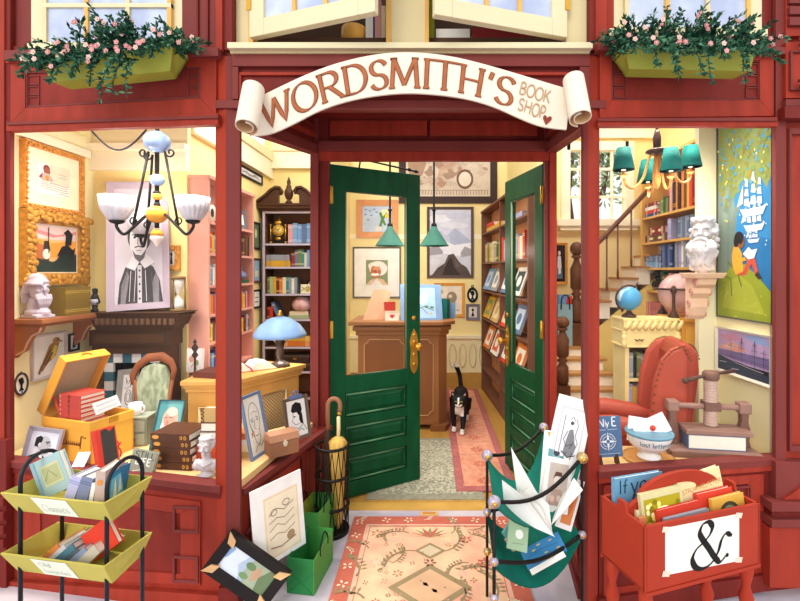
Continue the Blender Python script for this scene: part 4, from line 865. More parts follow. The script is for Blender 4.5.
for s in (1, -1): m.ell(hc+V((s*.023, -.047, .008)), (.010, .007, .008), mat('#c9b84a', .2), 10); m.ell(hc+V((s*.024, -.0535, .008)), (.004, .003, .008), INK, 8)
m.ell(hc+V((0, -.068, -.006)), (.006, .004, .005), '#d99a98', 8); m.build('face', ct_)
for s in (1, -1): m = MB(); m.lathe([(.018, 0), (.002, .036)], '#c99a94', hc+V((s*.041, -.014, .034)), 8, (s*.35, -.05, 1), sy=.3); m.build('inner_ear', ct_)
# ================================================================ left window: wall, mantel, shelf
FL_ = lambda n, lab, x0, x1, yt, yb, **k: picture(n, lab, wallX(x0, x1, yt, yb, -2.238+k.get('d', .02)), stand=True, **k)
GOLD = mat('#dc9a45', .45, .2, .22, 30); GOLD2 = mat('#c98f3a', .45, .2, .35, 40)
FL_('picture_frame', 'gilt beaded frame with a lettered portrait sheet, topmost on the left wall', 25, 85, 138, 207, d=.03, fc=GOLD, fw=.03, mc='#fbf1cf', m=.07, bg='#fdf8ec', ornate=.012, items=[('r', '#efe2c8', .35, .35, 1, 1), ('e', '#8a3a34', .26, .82, .1, .13), ('e', '#a8584a', .27, .74, .1, .13), ('p', '#c9b8b0', [(.05, .48), (.2, .68), (.35, .66), (.48, .48), (.4, .42), (.12, .42)]), ('e', '#d99a3a', .27, .52, .06, .09), ('p', '#9c4a44', [(.02, .5), (.14, .68), (.12, .5)])]+[('l', '#6a5a50', .0022, [(x0, y), (x0+.12, y+.02), (x1-.1, y-.015), (x1, y)]) for x0, x1, y in ((.62, .9, .72), (.64, .88, .62), (.08, .3, .36), (.35, .92, .36), (.06, .93, .29), (.05, .9, .22), (.08, .92, .15), (.6, .95, .06))])
FL_('picture_frame', 'heavy gilt frame with two dark horsemen at sunset on the left wall', 28, 90, 208, 286, d=.05, fc=GOLD2, fw=.07, ornate=.015, bg='#e8b878', mc='#e9dfc4', m=.006, items=[('r', '#e9c9c0', 0, .7, 1, 1), ('p', '#d98a8a', [(0, .9), (.5, .8), (1, .92), (1, .85), (.4, .74), (0, .82)]), ('p', '#eaa040', [(0, .7), (.4, .62), (1, .7), (1, .35), (0, .3)]), ('p', '#c87040', [(0, .6), (.3, .55), (.3, .3), (0, .2)]), ('p', '#2f3f34', [(0, .3), (.4, .22), (.7, .34), (1, .4), (1, 0), (0, 0)]), ('p', '#26322c', [(.35, .1), (.6, .4), (.95, .45), (1, .1)]), ('p', INK, [(.5, .34), (.62, .56), (.78, .6), (.9, .5), (.97, .56), (.92, .3), (.84, .36), (.82, .2), (.78, .38), (.66, .38), (.64, .2), (.6, .36)]), ('p', INK, [(.7, .58), (.72, .82), (.66, .86), (.78, .96), (.9, .84), (.86, .6)]), ('p', '#3a3230', [(.18, .5), (.2, .66), (.3, .66), (.34, .48), (.3, .2), (.2, .2)]), ('e', '#f1ece0', .25, .38, .09, .11), ('l', INK, .006, [(.3, .4), (.3, .95)])])
FL_('picture_frame', 'pale framed print of a brown and yellow songbird on the left wall', 33, 67, 336, 382, d=.015, fc=mat('#cfc4c6', .5), fw=.014, bg='#f6f2ea', items=[('p', '#a8763e', [(.2, .2), (.3, .4), (.5, .75), (.75, .86), (.85, .8), (.72, .45), (.45, .3), (.28, .12)]), ('p', '#e8c63a', [(.55, .5), (.68, .74), (.78, .7), (.7, .45), (.56, .34)]), ('e', '#b8884a', .74, .84, .13, .09), ('e', INK, .78, .86, .03, .02), ('p', '#5c4636', [(.86, .84), (.97, .8), (.86, .79)]), ('l', '#6b4a2c', .012, [(.3, .3), (.55, .66)]), ('l', '#6b4a2c', .012, [(.36, .26), (.6, .56)]), ('p', '#8a5c30', [(.12, .1), (.22, .3), (.32, .28), (.18, .06)])])
FL_('picture_frame', 'tiny black framed standing figure on the left wall beside the songbird', 70, 80, 334, 352, d=.012, fc=INK, fw=.012, bg='#e9e6e0', items=[('e', INK, .5, .72, .16, .12), ('p', INK, [(.25, .1), (.35, .6), (.65, .6), (.75, .1)])])
oval('oval_portrait', 'oval silhouette with blue ribbon hanging low on the left wall', axes(PXp(22.5, 366+18, -2.228), V((0, 1, 0)), V((-1, 0, 0)), V((0, 0, 1))), .04, .062, mat('#4a3f3a', .5), .006, items=SIL+[('p', '#3f7fb0', [(.45, .12), (.55, .25), (.62, .1)])])
# plank shelf with brackets, joined to the left wall
t = T('wall_shelf', 'brown bracketed wall shelf under the gilt pictures', 'shelf', (-2.24, 2.40, 1.205))
sw = mat('#a8693f', .5, 0, .14, 6, (1, .3, 1)); m = MB(); m.bx(.002, .17, 0, .52, .015, .042, sw); m.bx(.002, .16, .01, .51, 0, .015, mat('#935a36')); m.build('plank', t, bevel=.003)
for y in (.02, .42):
    m = MB(); m.prism([(.002, y, 0), (.15, y, 0), (.14, y, -.03), (.10, y, -.05), (.075, y, -.09), (.06, y, -.13), (.02, y, -.15), (.002, y, -.17)], (0, .03, 0), sw); m.tube([(.15, y-.002, -.004), (.14, y-.002, -.03), (.10, y-.002, -.05), (.075, y-.002, -.09), (.06, y-.002, -.13), (.02, y-.002, -.15)], .005, '#d9b296', 5); m.build('bracket', t)
zs = 1.249
# turbaned stone bust
m = MB(); st_ = mat('#c4b8c2', .6, 0, .08, 25)
m.ell((-.005, 0, .03), (.088, .055, .045), st_, 16); m.bx(-.08, .075, -.05, .05, 0, .02, st_); m.tube([(-.01, 0, .05), (.0, 0, .12)], [.05, .042], st_, 14)
m.ell((.008, 0, .165), (.052, .045, .06), st_, 18); m.tube([(.056, 0, .195), (.072, 0, .172), (.066, 0, .162)], [.007, .010, .011], st_, 8)
for e in (-1, 1): m.tube([(.056, e*.006, .197), (.05, e*.024, .2), (.036, e*.036, .194)], .007, st_, 8); m.ell((.04, e*.026, .165), (.014, .012, .014), st_, 8)
m.ell((.058, 0, .145), (.008, .016, .005), st_, 8)
for k in range(12): y = -.036+.072*(k % 6)/5; m.tube([(.052-.2*y*y/.04, y, .142), (.062-.2*y*y/.04, y*.9, .115), (.058, y*.7, .085), (.05, y*.5, .06)], [.011, .013, .011, .006], st_, 8)
m.ell((-.004, 0, .218), (.066, .054, .026), st_, 18); m.ell((-.016, 0, .236), (.056, .047, .036), st_, 16); m.tube([(.062, -.012, .203), (.03, -.048, .208), (-.03, -.05, .207), (-.068, -.01, .2)], .012, st_, 10)
m.tube([(-.05, -.03, .2), (-.06, -.036, .15), (-.05, -.04, .09)], [.02, .024, .016], st_, 10); m.tube([(-.02, -.045, .195), (-.03, -.046, .15)], [.012, .014], st_, 8)
o = fuse(m, 'bust', None, .0035, 1); o.matrix_basis = Matrix.Translation((-2.155, 2.475, zs)) @ Matrix.Rotation(-.35, 4, 'Z') @ Matrix.Scale(.9, 4) ; tag(o, 'pale stone bust of a bearded head in a cap on the wall shelf end', 'bust')
Ms = axes(V((-2.085, 2.575, zs)), V((0, 1, 0)), V((-1, 0, 0)), V((0, 0, 1)))
for k in range(8): book(f'olive gold spined book, {ORD[k]} from the left in the matching set on the wall shelf', Ms @ UP(.024+k*.0235, .0, 0), .1, .158+(.004 if k % 3 else 0), .0225, mat('#8a6f2c', .5, 0, .2, 30), 'matching olive gold set on the wall shelf', bands='#d9b45a')
m = MB(); m.lathe([(.02, 0), (.022, .012), (.014, .02), (.016, .04), (.02, .06), (.024, .08), (.018, .105), (.01, .115)], mat('#2d2a2d', .4), n=12); m.ell((.002, 0, .127), (.015, .015, .018), '#2d2a2d', 10); m.ell((0, 0, .14), (.017, .016, .008), '#2d2a2d', 8); m.tube([(.02, .0, .09), (.03, 0, .06), (.018, -.01, .05)], .006, '#2d2a2d', 6); m.lathe([(.021, .045), (.026, .075), (.02, .09)], '#d9d4e0', n=12)
o = m.build('figurine'); o.matrix_basis = Matrix.Translation((-2.115, 2.84, zs)); tag(o, 'little black and white figurine right of the olive book set', 'figurine')
# fireplace
t = T('fireplace', 'dark wooden fireplace mantel with blue and white checked tiles', 'fireplace', (0, 2.86, 0))
bw = mat('#4f3524', .5, 0, .2, 5, (.4, 1, 1)); fx0, fx1 = -2.15, -1.655
m = MB(); m.bx(fx0, fx0+.07, 0, .135, 0, 1.03, bw); m.bx(fx1-.06, fx1, 0, .135, 0, 1.03, bw); m.bx(fx0+.07, fx1-.06, 0, .135, .98, 1.03, bw); m.bx(fx0-.01, fx1+.01, -.01, .135, 1.03, 1.13, bw)
m.bx(fx0+.02, fx1-.02, -.018, -.01, 1.05, 1.11, mat('#5d4029', .5)); m.build('surround', t, bevel=.003)
m = MB()
for z0, z1, e, f in ((1.13, 1.15, .03, .02), (1.15, 1.165, .06, .035), (1.165, 1.215, .085, .045), (1.215, 1.235, .12, .06), (1.235, 1.248, .14, .07)): m.hexa([V(p) for p in ((fx0+.04, -f, z0), (fx1+e*.6, -f, z0), (fx1+e*.6, .135, z0), (fx0+.04, .135, z0))], [V(p) for p in ((fx0+.04, -f-.01, z1), (fx1+e*.85, -f-.01, z1), (fx1+e*.85, .135, z1), (fx0+.04, .135, z1))], bw)
n = 14
for k in range(n): x = fx0+.07+(fx1-fx0-.0)*k/n; m.hexa([V(p) for p in ((x, -.07, 1.172), (x+.02, -.07, 1.172), (x+.02, -.04, 1.172), (x, -.04, 1.172))], [V(p) for p in ((x+.01, -.085, 1.21), (x+.03, -.085, 1.21), (x+.03, -.04, 1.21), (x+.01, -.04, 1.21))], mat('#8a6a52', .5))
m.build('mantel', t, bevel=.002)
m = MB(); B_, W_ = mat('#3f7286', .35, 0, .15, 20), mat('#e9ecf0', .35)
ts = .059
for k in range(8): m.bx(fx0+.07, fx0+.07+ts, .012, .03, .98-ts*(k+1), .98-ts*k-.002, B_ if k % 2 == 0 else W_)
for k in range(1, 6): m.bx(fx0+.07+ts*k, fx0+.07+ts*k+ts-.002, .012, .03, .98-ts, .978, B_ if k % 2 == 0 else W_)
m.build('tiles', t)
m = MB(); m.bx(fx0+.07+ts, fx1-.06, .10, .135, 0, .98-ts, mat('#1b1715', .9)); m.bx(fx0+.07, fx1-.06, .02, .10, 0, .03, '#2a2421'); m.bx(fx0+.07+ts-.01, fx0+.07+ts, .03, .1, 0, .92, '#1b1715'); m.build('firebox', t)
# big engraved portrait on the mantel (plain invented sitter)
M, w, h = frm(P(106, 311, 2.80), P(170, 306.5, 2.90), P(94, 181, 2.90))
GR = mat('#b9a8b4', .6, 0, .06, 5); k2, k3, k4 = '#4a4648', '#8d888c', '#dcd9dc'
M = axes(V((M[0][3], M[1][3], 1.2515)), *[V((M[0][i], M[1][i], M[2][i])) for i in range(3)])
picture('portrait_board', 'big grey engraved portrait of a bearded man in a buttoned doublet leaning on the mantel', (M, w, h), .02, GR, .042, bg='#cdc6cd', stand=True, items=[(it[0], it[1], [(u, v*.77) for u, v in it[2]]) if it[0] == 'p' else ((it[0], it[1], it[2], it[3]*.77, it[4], it[5]*.8) if it[0] == 'e' else (it[0], it[1], it[2], [(u, v*.77) for u, v in it[3]])) for it in [
 ('p', k2, [(.06, 0), (.1, .22), (.22, .4), (.42, .46), (.6, .46), (.8, .4), (.94, .24), (1, 0)]), ('p', k3, [(.12, .0), (.14, .2), (.26, .36), (.3, .3), (.22, .0)]), ('p', k3, [(.8, 0), (.78, .22), (.86, .34), (.92, .24), (.92, 0)]),
 ('p', '#c9c5c9', [(.47, 0), (.47, .42), (.56, .42), (.56, 0)])]+[('e', k2, .515, y, .02, .012) for y in (.05, .13, .21, .29, .36)]+[
 ('p', k4, [(.24, .4), (.36, .52), (.68, .54), (.84, .44), (.62, .38), (.52, .46), (.42, .36)]), ('l', k3, .004, [(.24, .4), (.42, .36), (.52, .46), (.62, .38), (.84, .44)]),
 ('e', k2, .52, .74, .25, .17), ('e', '#e4e0e2', .5, .7, .185, .2), ('p', k2, [(.3, .84), (.42, .92), (.62, .92), (.74, .82), (.68, .84), (.5, .87)]), ('p', '#6a6568', [(.36, .6), (.44, .54), (.56, .53), (.66, .6), (.62, .5), (.52, .45), (.42, .5)]),
 ('l', k2, .008, [(.42, .62), (.5, .635), (.58, .62)]), ('l', k3, .006, [(.5, .74), (.48, .66), (.52, .655)]), ('e', INK, .42, .735, .028, .013), ('e', INK, .58, .735, .028, .013), ('l', k2, .006, [(.36, .765), (.47, .77)]), ('l', k2, .006, [(.54, .77), (.65, .765)]), ('l', k3, .005, [(.45, .585), (.56, .585)])]
 +[('l', '#b3adb3', .002, [(.05+.05*k, 1.25), (.02+.05*k, .8)]) for k in range(6)]+[('l', '#b3adb3', .002, [(.97-.04*k, 1.25), (.9-.03*k, .65)]) for k in range(6)]+[('l', '#6a666a', .003, [(.12+.03*k, .1+.05*k), (.2+.02*k, .16+.05*k), (.14+.03*k, .2+.05*k)]) for k in range(5)]+[('l', '#6a666a', .003, [(.86-.02*k, .1+.05*k), (.78-.01*k, .16+.05*k), (.88-.02*k, .2+.05*k)]) for k in range(5)]+[('l', '#e8e6e8', .003, [(.3+.02*k, .02), (.34+.02*k, .36)]) for k in (0, 5)]+[('l', '#e8e6e8', .003, [(.66, .02), (.64, .36)])]])
# hourglass, little gilt frame
t = T('hourglass', 'brown wooden hourglass on the right end of the mantel', 'hourglass', (P(178, 0, 2.90).x, 2.90, 1.249)); hw = mat('#8a6a3a', .5)
m = MB(); m.lathe([(.045, 0), (.048, .008), (.04, .016), (0, .016)], hw); m.lathe([(0, .204), (.04, .204), (.048, .212), (.045, .222), (0, .222)], hw); m.build('caps', t)
m = MB(); m.lathe([(.034, .016), (.036, .04), (.03, .07), (.005, .108), (.03, .146), (.036, .18), (.034, .204)], mat('#e6ddd0', .15)); m.build('glass_bulbs', t)
for k in range(3): a = k*2.1+.3; m = MB(); m.tube([(.041*math.cos(a), .041*math.sin(a), .014), (.041*math.cos(a), .041*math.sin(a), .206)], .005, hw, 6); m.build('post', t)
picture('picture_frame', 'small square gilt frame with a black figure above the hourglass', wallY(163.5, 245.5, 181, 270.5, 3.0), .02, GOLD, .035, bg='#efe9dc', ornate=.016, items=[('e', INK, .5, .75, .16, .13), ('p', INK, [(.3, .08), (.42, .66), (.58, .66), (.7, .08)])])
picture('picture_frame', 'grey framed pink sketch right of the fireplace', wallY(170.5, 339, 181, 367, 2.985), .02, mat('#6f686c'), .018, bg='#f0e6e2', items=[('e', '#d9b8b4', .5, .4, .25, .25)], gap=-.0)
# framed print in the hearth
M, w, h = frm(P(114, 414, 2.70), P(136, 411, 2.74), P(109.5, 371, 2.80))
picture('picture_frame', 'grey framed ink drawing of a bearded face leaning in the hearth', (M, w, h), .02, mat('#9a968f', .6), .03, bg='#f1efec', stand=True, items=[('l', INK, .003, arc(.6, .3, .3, .22, 0, 360, 20)), ('l', INK, .0025, arc(.6, .3, .18, .13, 0, 360, 20)), ('l', INK, .003, [(.3, .9), (.4, .7), (.6, .72), (.75, .9), (.8, .6)]), ('l', INK, .0025, [(.2, .6), (.4, .55), (.7, .62)]), ('e', INK, .45, .78, .04, .02), ('e', INK, .65, .78, .04, .02)])
# green upholstered chair
t = T('parlour_chair', 'green upholstered chair with carved wooden crest before the fireplace', 'chair', rz(math.radians(14), (P(154, 0, 2.66).x, 2.66, 0)) @ Matrix.Diagonal((.62, .8, .985, 1)))
cw_ = mat('#9a5a38', .45, 0, .18, 7); gf = mix2('green_brocade', '#8f9a7c', '#bcc4a4', 26, .4, .6, .9, (1, 1, .5))
m = MB(); cr = [(-.17, .0, .86), (-.185, .01, .90), (-.15, .02, .955), (-.06, .03, 1.005), (.06, .03, 1.01), (.14, .02, .975), (.17, .01, .93), (.155, .0, .87)]
m.tube(cr, [.02, .026, .026, .028, .028, .026, .024, .02], cw_, 10)
for s in (-1, 1): m.tube([(s*.16, .0, .88), (s*.13, -.03, .7), (s*.12, -.06, .5), (s*.15, -.07, .42)], .017, cw_, 8)
m.build('frame', t)
m = MB()
bp = [(-.145, .0, .87), (-.1, .015, .95), (.0, .025, .975), (.1, .015, .955), (.145, .0, .88), (.125, -.03, .7), (.11, -.06, .5), (-.11, -.06, .5), (-.125, -.03, .7)]
m.hexa([V(p)+V((0, -.02, 0)) for p in bp], [V(p)+V((0, .03, 0)) for p in bp], gf); m.build('backrest', t, bevel=.012)
m = MB(); m.bx(-.17, .17, -.36, -.05, .40, .48, gf); m.build('seat', t, bevel=.03)
for x in (-.15, .15):
    for y in (-.33, -.07): m = MB(); m.lathe([(.014, 0), (.018, .03), (.014, .2), (.024, .4)], cw_, (x, y, 0), 10); m.build('leg', t)
# teal portrait, mug on drawers
M, w, h = frm(P(148, 449, 2.36), P(175, 449, 2.39), P(154.5, 398, 2.45)); M[2][3] = .551
picture('canvas', 'teal painted portrait of a bald bearded man behind the brown books', (M, w*1.0, h*1.05), .018, mat('#3f6d7c'), .006, bg='#6aa6a6', stand=True, cat='painting', items=[('r', '#4f8f94', 0, 0, .35, 1), ('p', '#3a5a86', [(0, 0), (.1, .22), (.5, .3), (.9, .22), (1, 0)]), ('e', '#dfb09a', .55, .62, .33, .26), ('e', '#e9e4e0', .42, .46, .22, .16), ('e', '#d99c8a', .52, .6, .24, .16), ('e', '#e8c8b8', .6, .78, .22, .09), ('e', '#c87868', .45, .56, .06, .05), ('l', '#5a4a48', .004, [(.3, .66), (.42, .67)]), ('l', '#5a4a48', .004, [(.5, .67), (.64, .66)]), ('l', '#b06a60', .004, [(.36, .46), (.5, .44)])])
t = T('drawer_box', 'little grey two-drawer box under the white mug', 'box', rz(.12, (P(122, 0, 2.44).x, 2.44, .551)))
gd = mat('#8f9684', .6); m = MB(); m.bx(0, .125, 0, .10, 0, .15, gd); m.bx(-.004, .13, -.004, .104, .15, .158, mat('#a3a996')); m.build('body', t)
for z in (.01, .08): m = MB(); m.bx(.008, .118, -.006, 0, z, z+.06, mat('#9aa08e')); dr_ = m.build('drawer', t); b = MB(); b.ell((.063, -.01, z+.03), .006, INK, 8); b.build('knob', dr_)
t = T('mug', 'white china mug standing on the grey drawer box', 'mug', (P(135.5, 0, 2.49).x, 2.49, .710)); wh = mat('#f7f4f2', .25)
m = MB(); m.lathe([(.0, .0), (.027, 0), (.031, .006), (.033, .065), (.030, .065), (.028, .01), (0, .008)], wh); m.build('cup', t)
m = MB(); m.tube([(.03+.016*math.sin(a)+.004, 0, .034+.02*math.cos(a)) for a in [PI*k/10 for k in range(11)]], .005, wh, 8); m.build('handle', t)
# yellow crate with lifted lid -------------------------------------------------
zf = .551
nc = V((P(90, 0, 2.20).x, 2.20, zf)); lc = V((P(43, 0, 2.30).x, 2.30, zf)); rc = V((P(125, 0, 2.40).x, 2.40, zf))
ax = (lc-nc).normalized(); W1 = (lc-nc).length; ay = V((-ax.y, ax.x, 0)); ay = ay if ay.y > 0 else -ay
Mc = axes(nc+ax*W1, -ax, V((0, 0, 1)).cross(-ax), V((0, 0, 1)))   # x along front from left corner to near corner
D1 = .23; H1 = .212; ye, yd = mat('#eda63a', .5, 0, .09, 6), mat('#f2bf4c', .5, 0, .08, 6)
t = T('hinged_box', 'orange yellow box with its lid raised, holding a stack of red books', 'box', Mc)
m = MB(); q = .008
m.bx(0, W1, 0, q, 0, H1, ye); m.bx(0, W1, D1-q, D1, 0, H1, ye); m.bx(0, q, q, D1-q, 0, H1, ye); m.bx(W1-q, W1, q, D1-q, 0, H1, yd); m.bx(q, W1-q, q, D1-q, 0, .01, ye)
m.bx(-.004, W1+.004, -.004, 0, H1-.045, H1, ye); m.bx(W1, W1+.004, -.004, D1, H1-.045, H1, yd); m.build('body', t, bevel=.002)
m = MB(); wv = mat('#7a3c14', .6)
def script(mb, pts, w_, M_=None, y=-.0012):
    for q_ in ribbon(pts, lambda t: w_*(.7+.7*abs(t.y))): mb.poly([V((a.x, y, a.y)) for a in q_], wv)
z0 = .085
o0 = .105
script(m, [(o0+a_, z0+b_) for a_, b_ in ((.03, .03), (.022, .045), (.032, .055), (.046, .045), (.044, .02), (.03, .0), (.022, .006), (.05, .004), (.06, .006))], .006)
x = o0+.06
for k in range(7): script(m, [(x, z0+.005), (x+.006, z0+.026), (x+.008, z0+.004), (x+.016, z0+.012)], .005); x += .0145
script(m, [(x, z0+.01), (x+.006, z0+.05), (x+.014, z0+.056), (x+.026, z0+.046), (x+.04, z0+.05)], .006); script(m, [(x+.004, z0+.05), (x-.002, z0-.01)], .005)
m.build('lettering', t)
m = MB(); m.bx(W1*.0+W1+.004, W1+.009, D1*.40, D1*.6, H1-.03, H1-.005, BRASS); m.build('latch', t)
# lid: hinged on the left-rear edge, standing open
ML = Matrix.Translation((0, 0, H1)) @ Matrix.Rotation(math.radians(-60), 4, 'Y')
m = MB(); LD = .055
def lb(x0, x1, y0, y1, z0, z1, c): m.bx(x0, x1, y0, y1, z0, z1, c, ML)
lb(0, W1, 0, D1, LD-q, LD, ye); lb(0, W1, 0, q, 0, LD-q, ye); lb(0, W1, D1-q, D1, 0, LD-q, ye); lb(0, q, q, D1-q, 0, LD-q, ye); lb(W1-q, W1, q, D1-q, 0, LD-q, ye)
lb(q, W1-q, q, D1-q, LD-q-.002, LD-q, mat('#b5a283', .8))
lid = m.build('lid', t, bevel=.002)
m = MB(); m.tube([ML @ V((W1+.004, D1*.5+a, LD*.4+b)) for a, b in arc(0, 0, .025, .016, 0, 180, 8)], .004, BRASS, 6); m.build('clasp', lid)
m = MB(); m.prism([V((.075, .03, H1-.005)), V((.09, .03, H1-.005)), ML @ V((.105, .03, .02)), ML @ V((.085, .03, .02))], (0, .004, 0), mat('#d9502f')); m.build('lid_stay', t)
# red stack in the box
for k in range(7):
    book(f'red postcard-lettered book, {ORD[k]} from the bottom of the stack in the yellow box', Mc @ axes(V((.085, .02, .172+k*.0225)), V((0, 1, 0)), V((0, 0, 1)), V((1, 0, 0))), .13, .15, .022, mat('#c2483c', .5, 0, .1, 20), 'red books stacked in the yellow box', spine=[('t', INK, 'POSTCARDS'[k+1], .44, .15, .014, .24), ('r', '#f1dcc8', .06, .35, .1, .65)])
m = MB(); m.bx(.07, .24, .015, .2, .0, .160, mat('#8a5a2c')); o = m.build('box_liner'); o.matrix_basis = Mc @ Matrix.Translation((0, 0, .011)); tag(o, 'brown packing block inside the yellow box beneath the red books', 'packing')
m = MB(); m.bx(0, .045, 0, .03, 0, .022, '#f0d88a'); m.bx(.008, .02, .004, .026, .022, .034, '#f7eecb'); m.bx(.026, .038, .004, .026, .022, .03, '#f7eecb'); m.bx(-.012, .046, -.05, .07, -.164, -.001, '#8a5a2c'); o = m.build('card_packet'); o.matrix_basis = Mc @ Matrix.Translation((.022, .06, .175)); tag(o, 'small cream packet lying left of the red books in the yellow box', 'packet')
# white lettered card on the right rim
M, w, h = frm(P(96.5, 415, 2.205), P(121, 405, 2.33), P(92, 404, 2.205))
m = MB(); m.bx(0, w, 0, .004, 0, h, '#dedad6'); art(m, w, h, [('l', '#66666f', .0026, [(.08+k*.1, .62), (.12+k*.1, .76), (.15+k*.1, .6)]) for k in range(8)]+[('l', '#8a8a94', .0022, [(.06+k*.08, .2), (.09+k*.08, .4), (.12+k*.08, .22)]) for k in range(10)])
o = m.build('sign_card'); o.matrix_basis = M; tag(o, 'white handwritten card on the right rim of the yellow box', 'card')
# red sketchbook with ribbon
M, w, h = frm(P(101, 463, 2.11), V((P(121, 0, 2.2).x, 2.2, P(101, 463, 2.11).z)), P(96, 420, 2.13)); M[2][3] = .5515
t = book('red bound book with black cover plate and ribbon leaning on the yellow box', M, w, h, .03, mat('#d3402f', .5), parts=True, items=[('p', mat('#3b3836', .6, 0, .25, 40), [(.22, .02), (.9, .02), (.95, .98), (.7, .9), (.5, .99), (.25, .97)])])
m = MB(); m.tube([(w, .01, h*.45), (w+.012, .006, h*.52), (w+.004, .004, h*.6), (w-.004, .004, h*.5), (w+.01, .004, h*.4), (w+.014, .004, h*.3), (w+.006, .004, h*.22)], .004, '#d0402f', 6); m.tube([(w, .004, h*.46), (w+.02, .004, h*.55)], .004, '#d0402f', 6); m.build('ribbon', t)
# tent card
t = T('tent_card', 'small white folded price card with squiggles before the yellow box', 'card', rz(.1, P(68, 0, 2.12)*0+V((P(68, 0, 2.11).x, 2.11, .552))))
m = MB(); m.add([(0, 0, 0), (.056, 0, 0), (.08, .035, .088), (.024, .035, .088), (.0, .0015, 0), (.056, .0015, 0)], [(0, 1, 2, 3)], '#fbfaf8'); m.add([(.056, .07, 0), (0+.02, .07, 0), (.024, .035, .088), (.08, .035, .088)], [(0, 1, 2, 3)], '#f3e6d4'); 
Mt = axes(V((0, 0, 0)), V((1, 0, 0)), V((-.24, .37, 0)).normalized()*0+V((0, .93, -.37)), V((.024, .035, .088)).normalized()); b = MB(); art(b, .056, .095, [('l', '#555566', .002, [(.2, .75), (.35, .85), (.5, .7), (.4, .6)]), ('l', '#555566', .002, [(.55, .8), (.7, .7), (.8, .85)]), ('l', '#555566', .002, [(.15, .35), (.4, .5), (.6, .3), (.8, .45)]), ('l', '#555566', .002, [(.2, .2), (.5, .25), (.75, .15)])]); b.v = [Mt @ p for p in b.v]
k0 = len(m.v); m.v += b.v
for f, i in zip(b.f, b.mi):
    if b.mats[i] not in m.mats: m.mats.append(b.mats[i])
    m.f.append([k0+k for k in f]); m.mi.append(m.mats.index(b.mats[i])); m.sm.append(False)
m.build('card', t)
# silver framed profile
M, w, h = frm(P(19, 462, 2.22), P(53, 467, 2.18), P(22, 423, 2.27)); M[2][3] = .553
picture('picture_frame', 'silver framed black and white profile of a bearded man by the left sill', (M, w, h), .015, mat('#bcb6c2', .35, .3), .02, bg='#dcdae2', stand=True, ornate=0, items=[('p', INK, [(0, 0), (.05, .14), (.3, .26), (.6, .2), (.78, .04), (.78, 0)]), ('p', '#f1eff0', [(.4, .25), (.55, .2), (.62, .08), (.5, .1)]), ('p', '#c9c5c6', [(.28, .26), (.36, .42), (.62, .36), (.58, .2), (.42, .22)]), ('e', '#b9b4b6', .5, .62, .24, .25), ('p', '#b9b4b6', [(.7, .72), (.8, .55), (.7, .5)]), ('p', INK, [(.2, .5), (.2, .78), (.34, .86), (.46, .8), (.44, .66), (.36, .6), (.34, .48)]), ('e', '#cfcaca', .38, .56, .05, .07), ('p', INK, [(.44, .4), (.66, .46), (.78, .44), (.74, .32), (.6, .28)]), ('e', INK, .66, .62, .035, .018), ('l', INK, .005, [(.58, .67), (.74, .68)])])
# grey slanted book, brown stack
M, w, h = frm(P(126, 474, 2.10), P(150, 479, 2.085), P(127.5, 446, 2.13)); M[2][3] = .5515
book('grey green book with faint title propped before the brown stack', M, w, h, .022, mat('#8f8f7c', .6), parts=True, items=[('t', '#4a4a42', 'STILL', .14, .72, .028, .16), ('t', '#f4efe2', 'LIFE', .22, .48, .03, .2), ('l', '#f4efe2', .003, [(.2, .2), (.5, .3), (.8, .15)])])
nc = V((P(193, 0, 2.16).x, 2.16, .551)); lc = V((P(153, 0, 2.17).x, 2.17, .551)); x = (nc-lc).normalized(); L_ = (nc-lc).length
for k in range(5):
    e = (.0, .004, -.002, .003, .0)[k]
    Mb = axes(lc+V((e-.004*k, .004*(k % 2), .0425*k)), V((.25, .97, 0)).normalized(), V((0, 0, 1)), V((.97, -.25, 0)).normalized()) if 0 else axes(lc+V((e-.003*k, .003*(k % 2), .0345*k)), V((.12, .99, 0)).normalized(), V((0, 0, 1)), V((.99, -.12, 0)).normalized())
    book(f'thick dark brown leather book with gilt spine, {ORD[k]} from the bottom of the window stack', Mb, .17, L_, .034, mat('#57321d', .45, 0, .2, 20), 'brown leather books stacked in the left window', parts=True, spine=[('e', '#e0a24a', .13, .5, .09, .28), ('e', '#e0a24a', .80, .5, .035, .28), ('e', '#e0a24a', .9, .5, .035, .28), ('e', '#57321d', .8, .5, .015, .15), ('e', '#57321d', .9, .5, .015, .15)], items=[('l', '#c98a4a', .004, [(.3, .3), (.5, .7)]), ('l', '#c98a4a', .004, [(.4, .3), (.6, .7)])] if k == 4 else None)
# right-hand stack behind the pier
x0 = P(197, 0, 2.2).x; zz = .551
for k, (n, c, L2, t_, d) in enumerate((('orange red', '#cf5233', .16, .036, .1), ('rust red', '#c1482f', .155, .036, .1), ('vermilion', '#cf5a38', .16, .034, .1), ('grey', '#84808a', .16, .034, .12), ('white paged', '#8d8890', .15, .03, .12), ('dark brown', '#57381f', .15, .045, .13))):
    book(f'{n} book in the stack behind the little white bust, {ORD[k]} from the bottom', axes(V((x0-.005+.004*k, 2.19+.0*k, zz)), V((0, 1, 0)), V((0, 0, 1)), V((1, 0, 0))) if k < 3 else axes(V((x0-.01+.006*k+L2, 2.19+d, zz)), V((0, -1, 0)), V((0, 0, 1)), V((-1, 0, 0))), d, L2, t_, mat(c), 'stack behind the white bust', parts=True); zz += t_
book('cream book standing on end right of the stack behind the pier', axes(V((x0+.035, 2.2, zz)), V((1, 0, 0)), V((0, 0, 1)).cross(V((1, 0, 0))), V((0, 0, 1))), .06, .07, .03, 'tan')
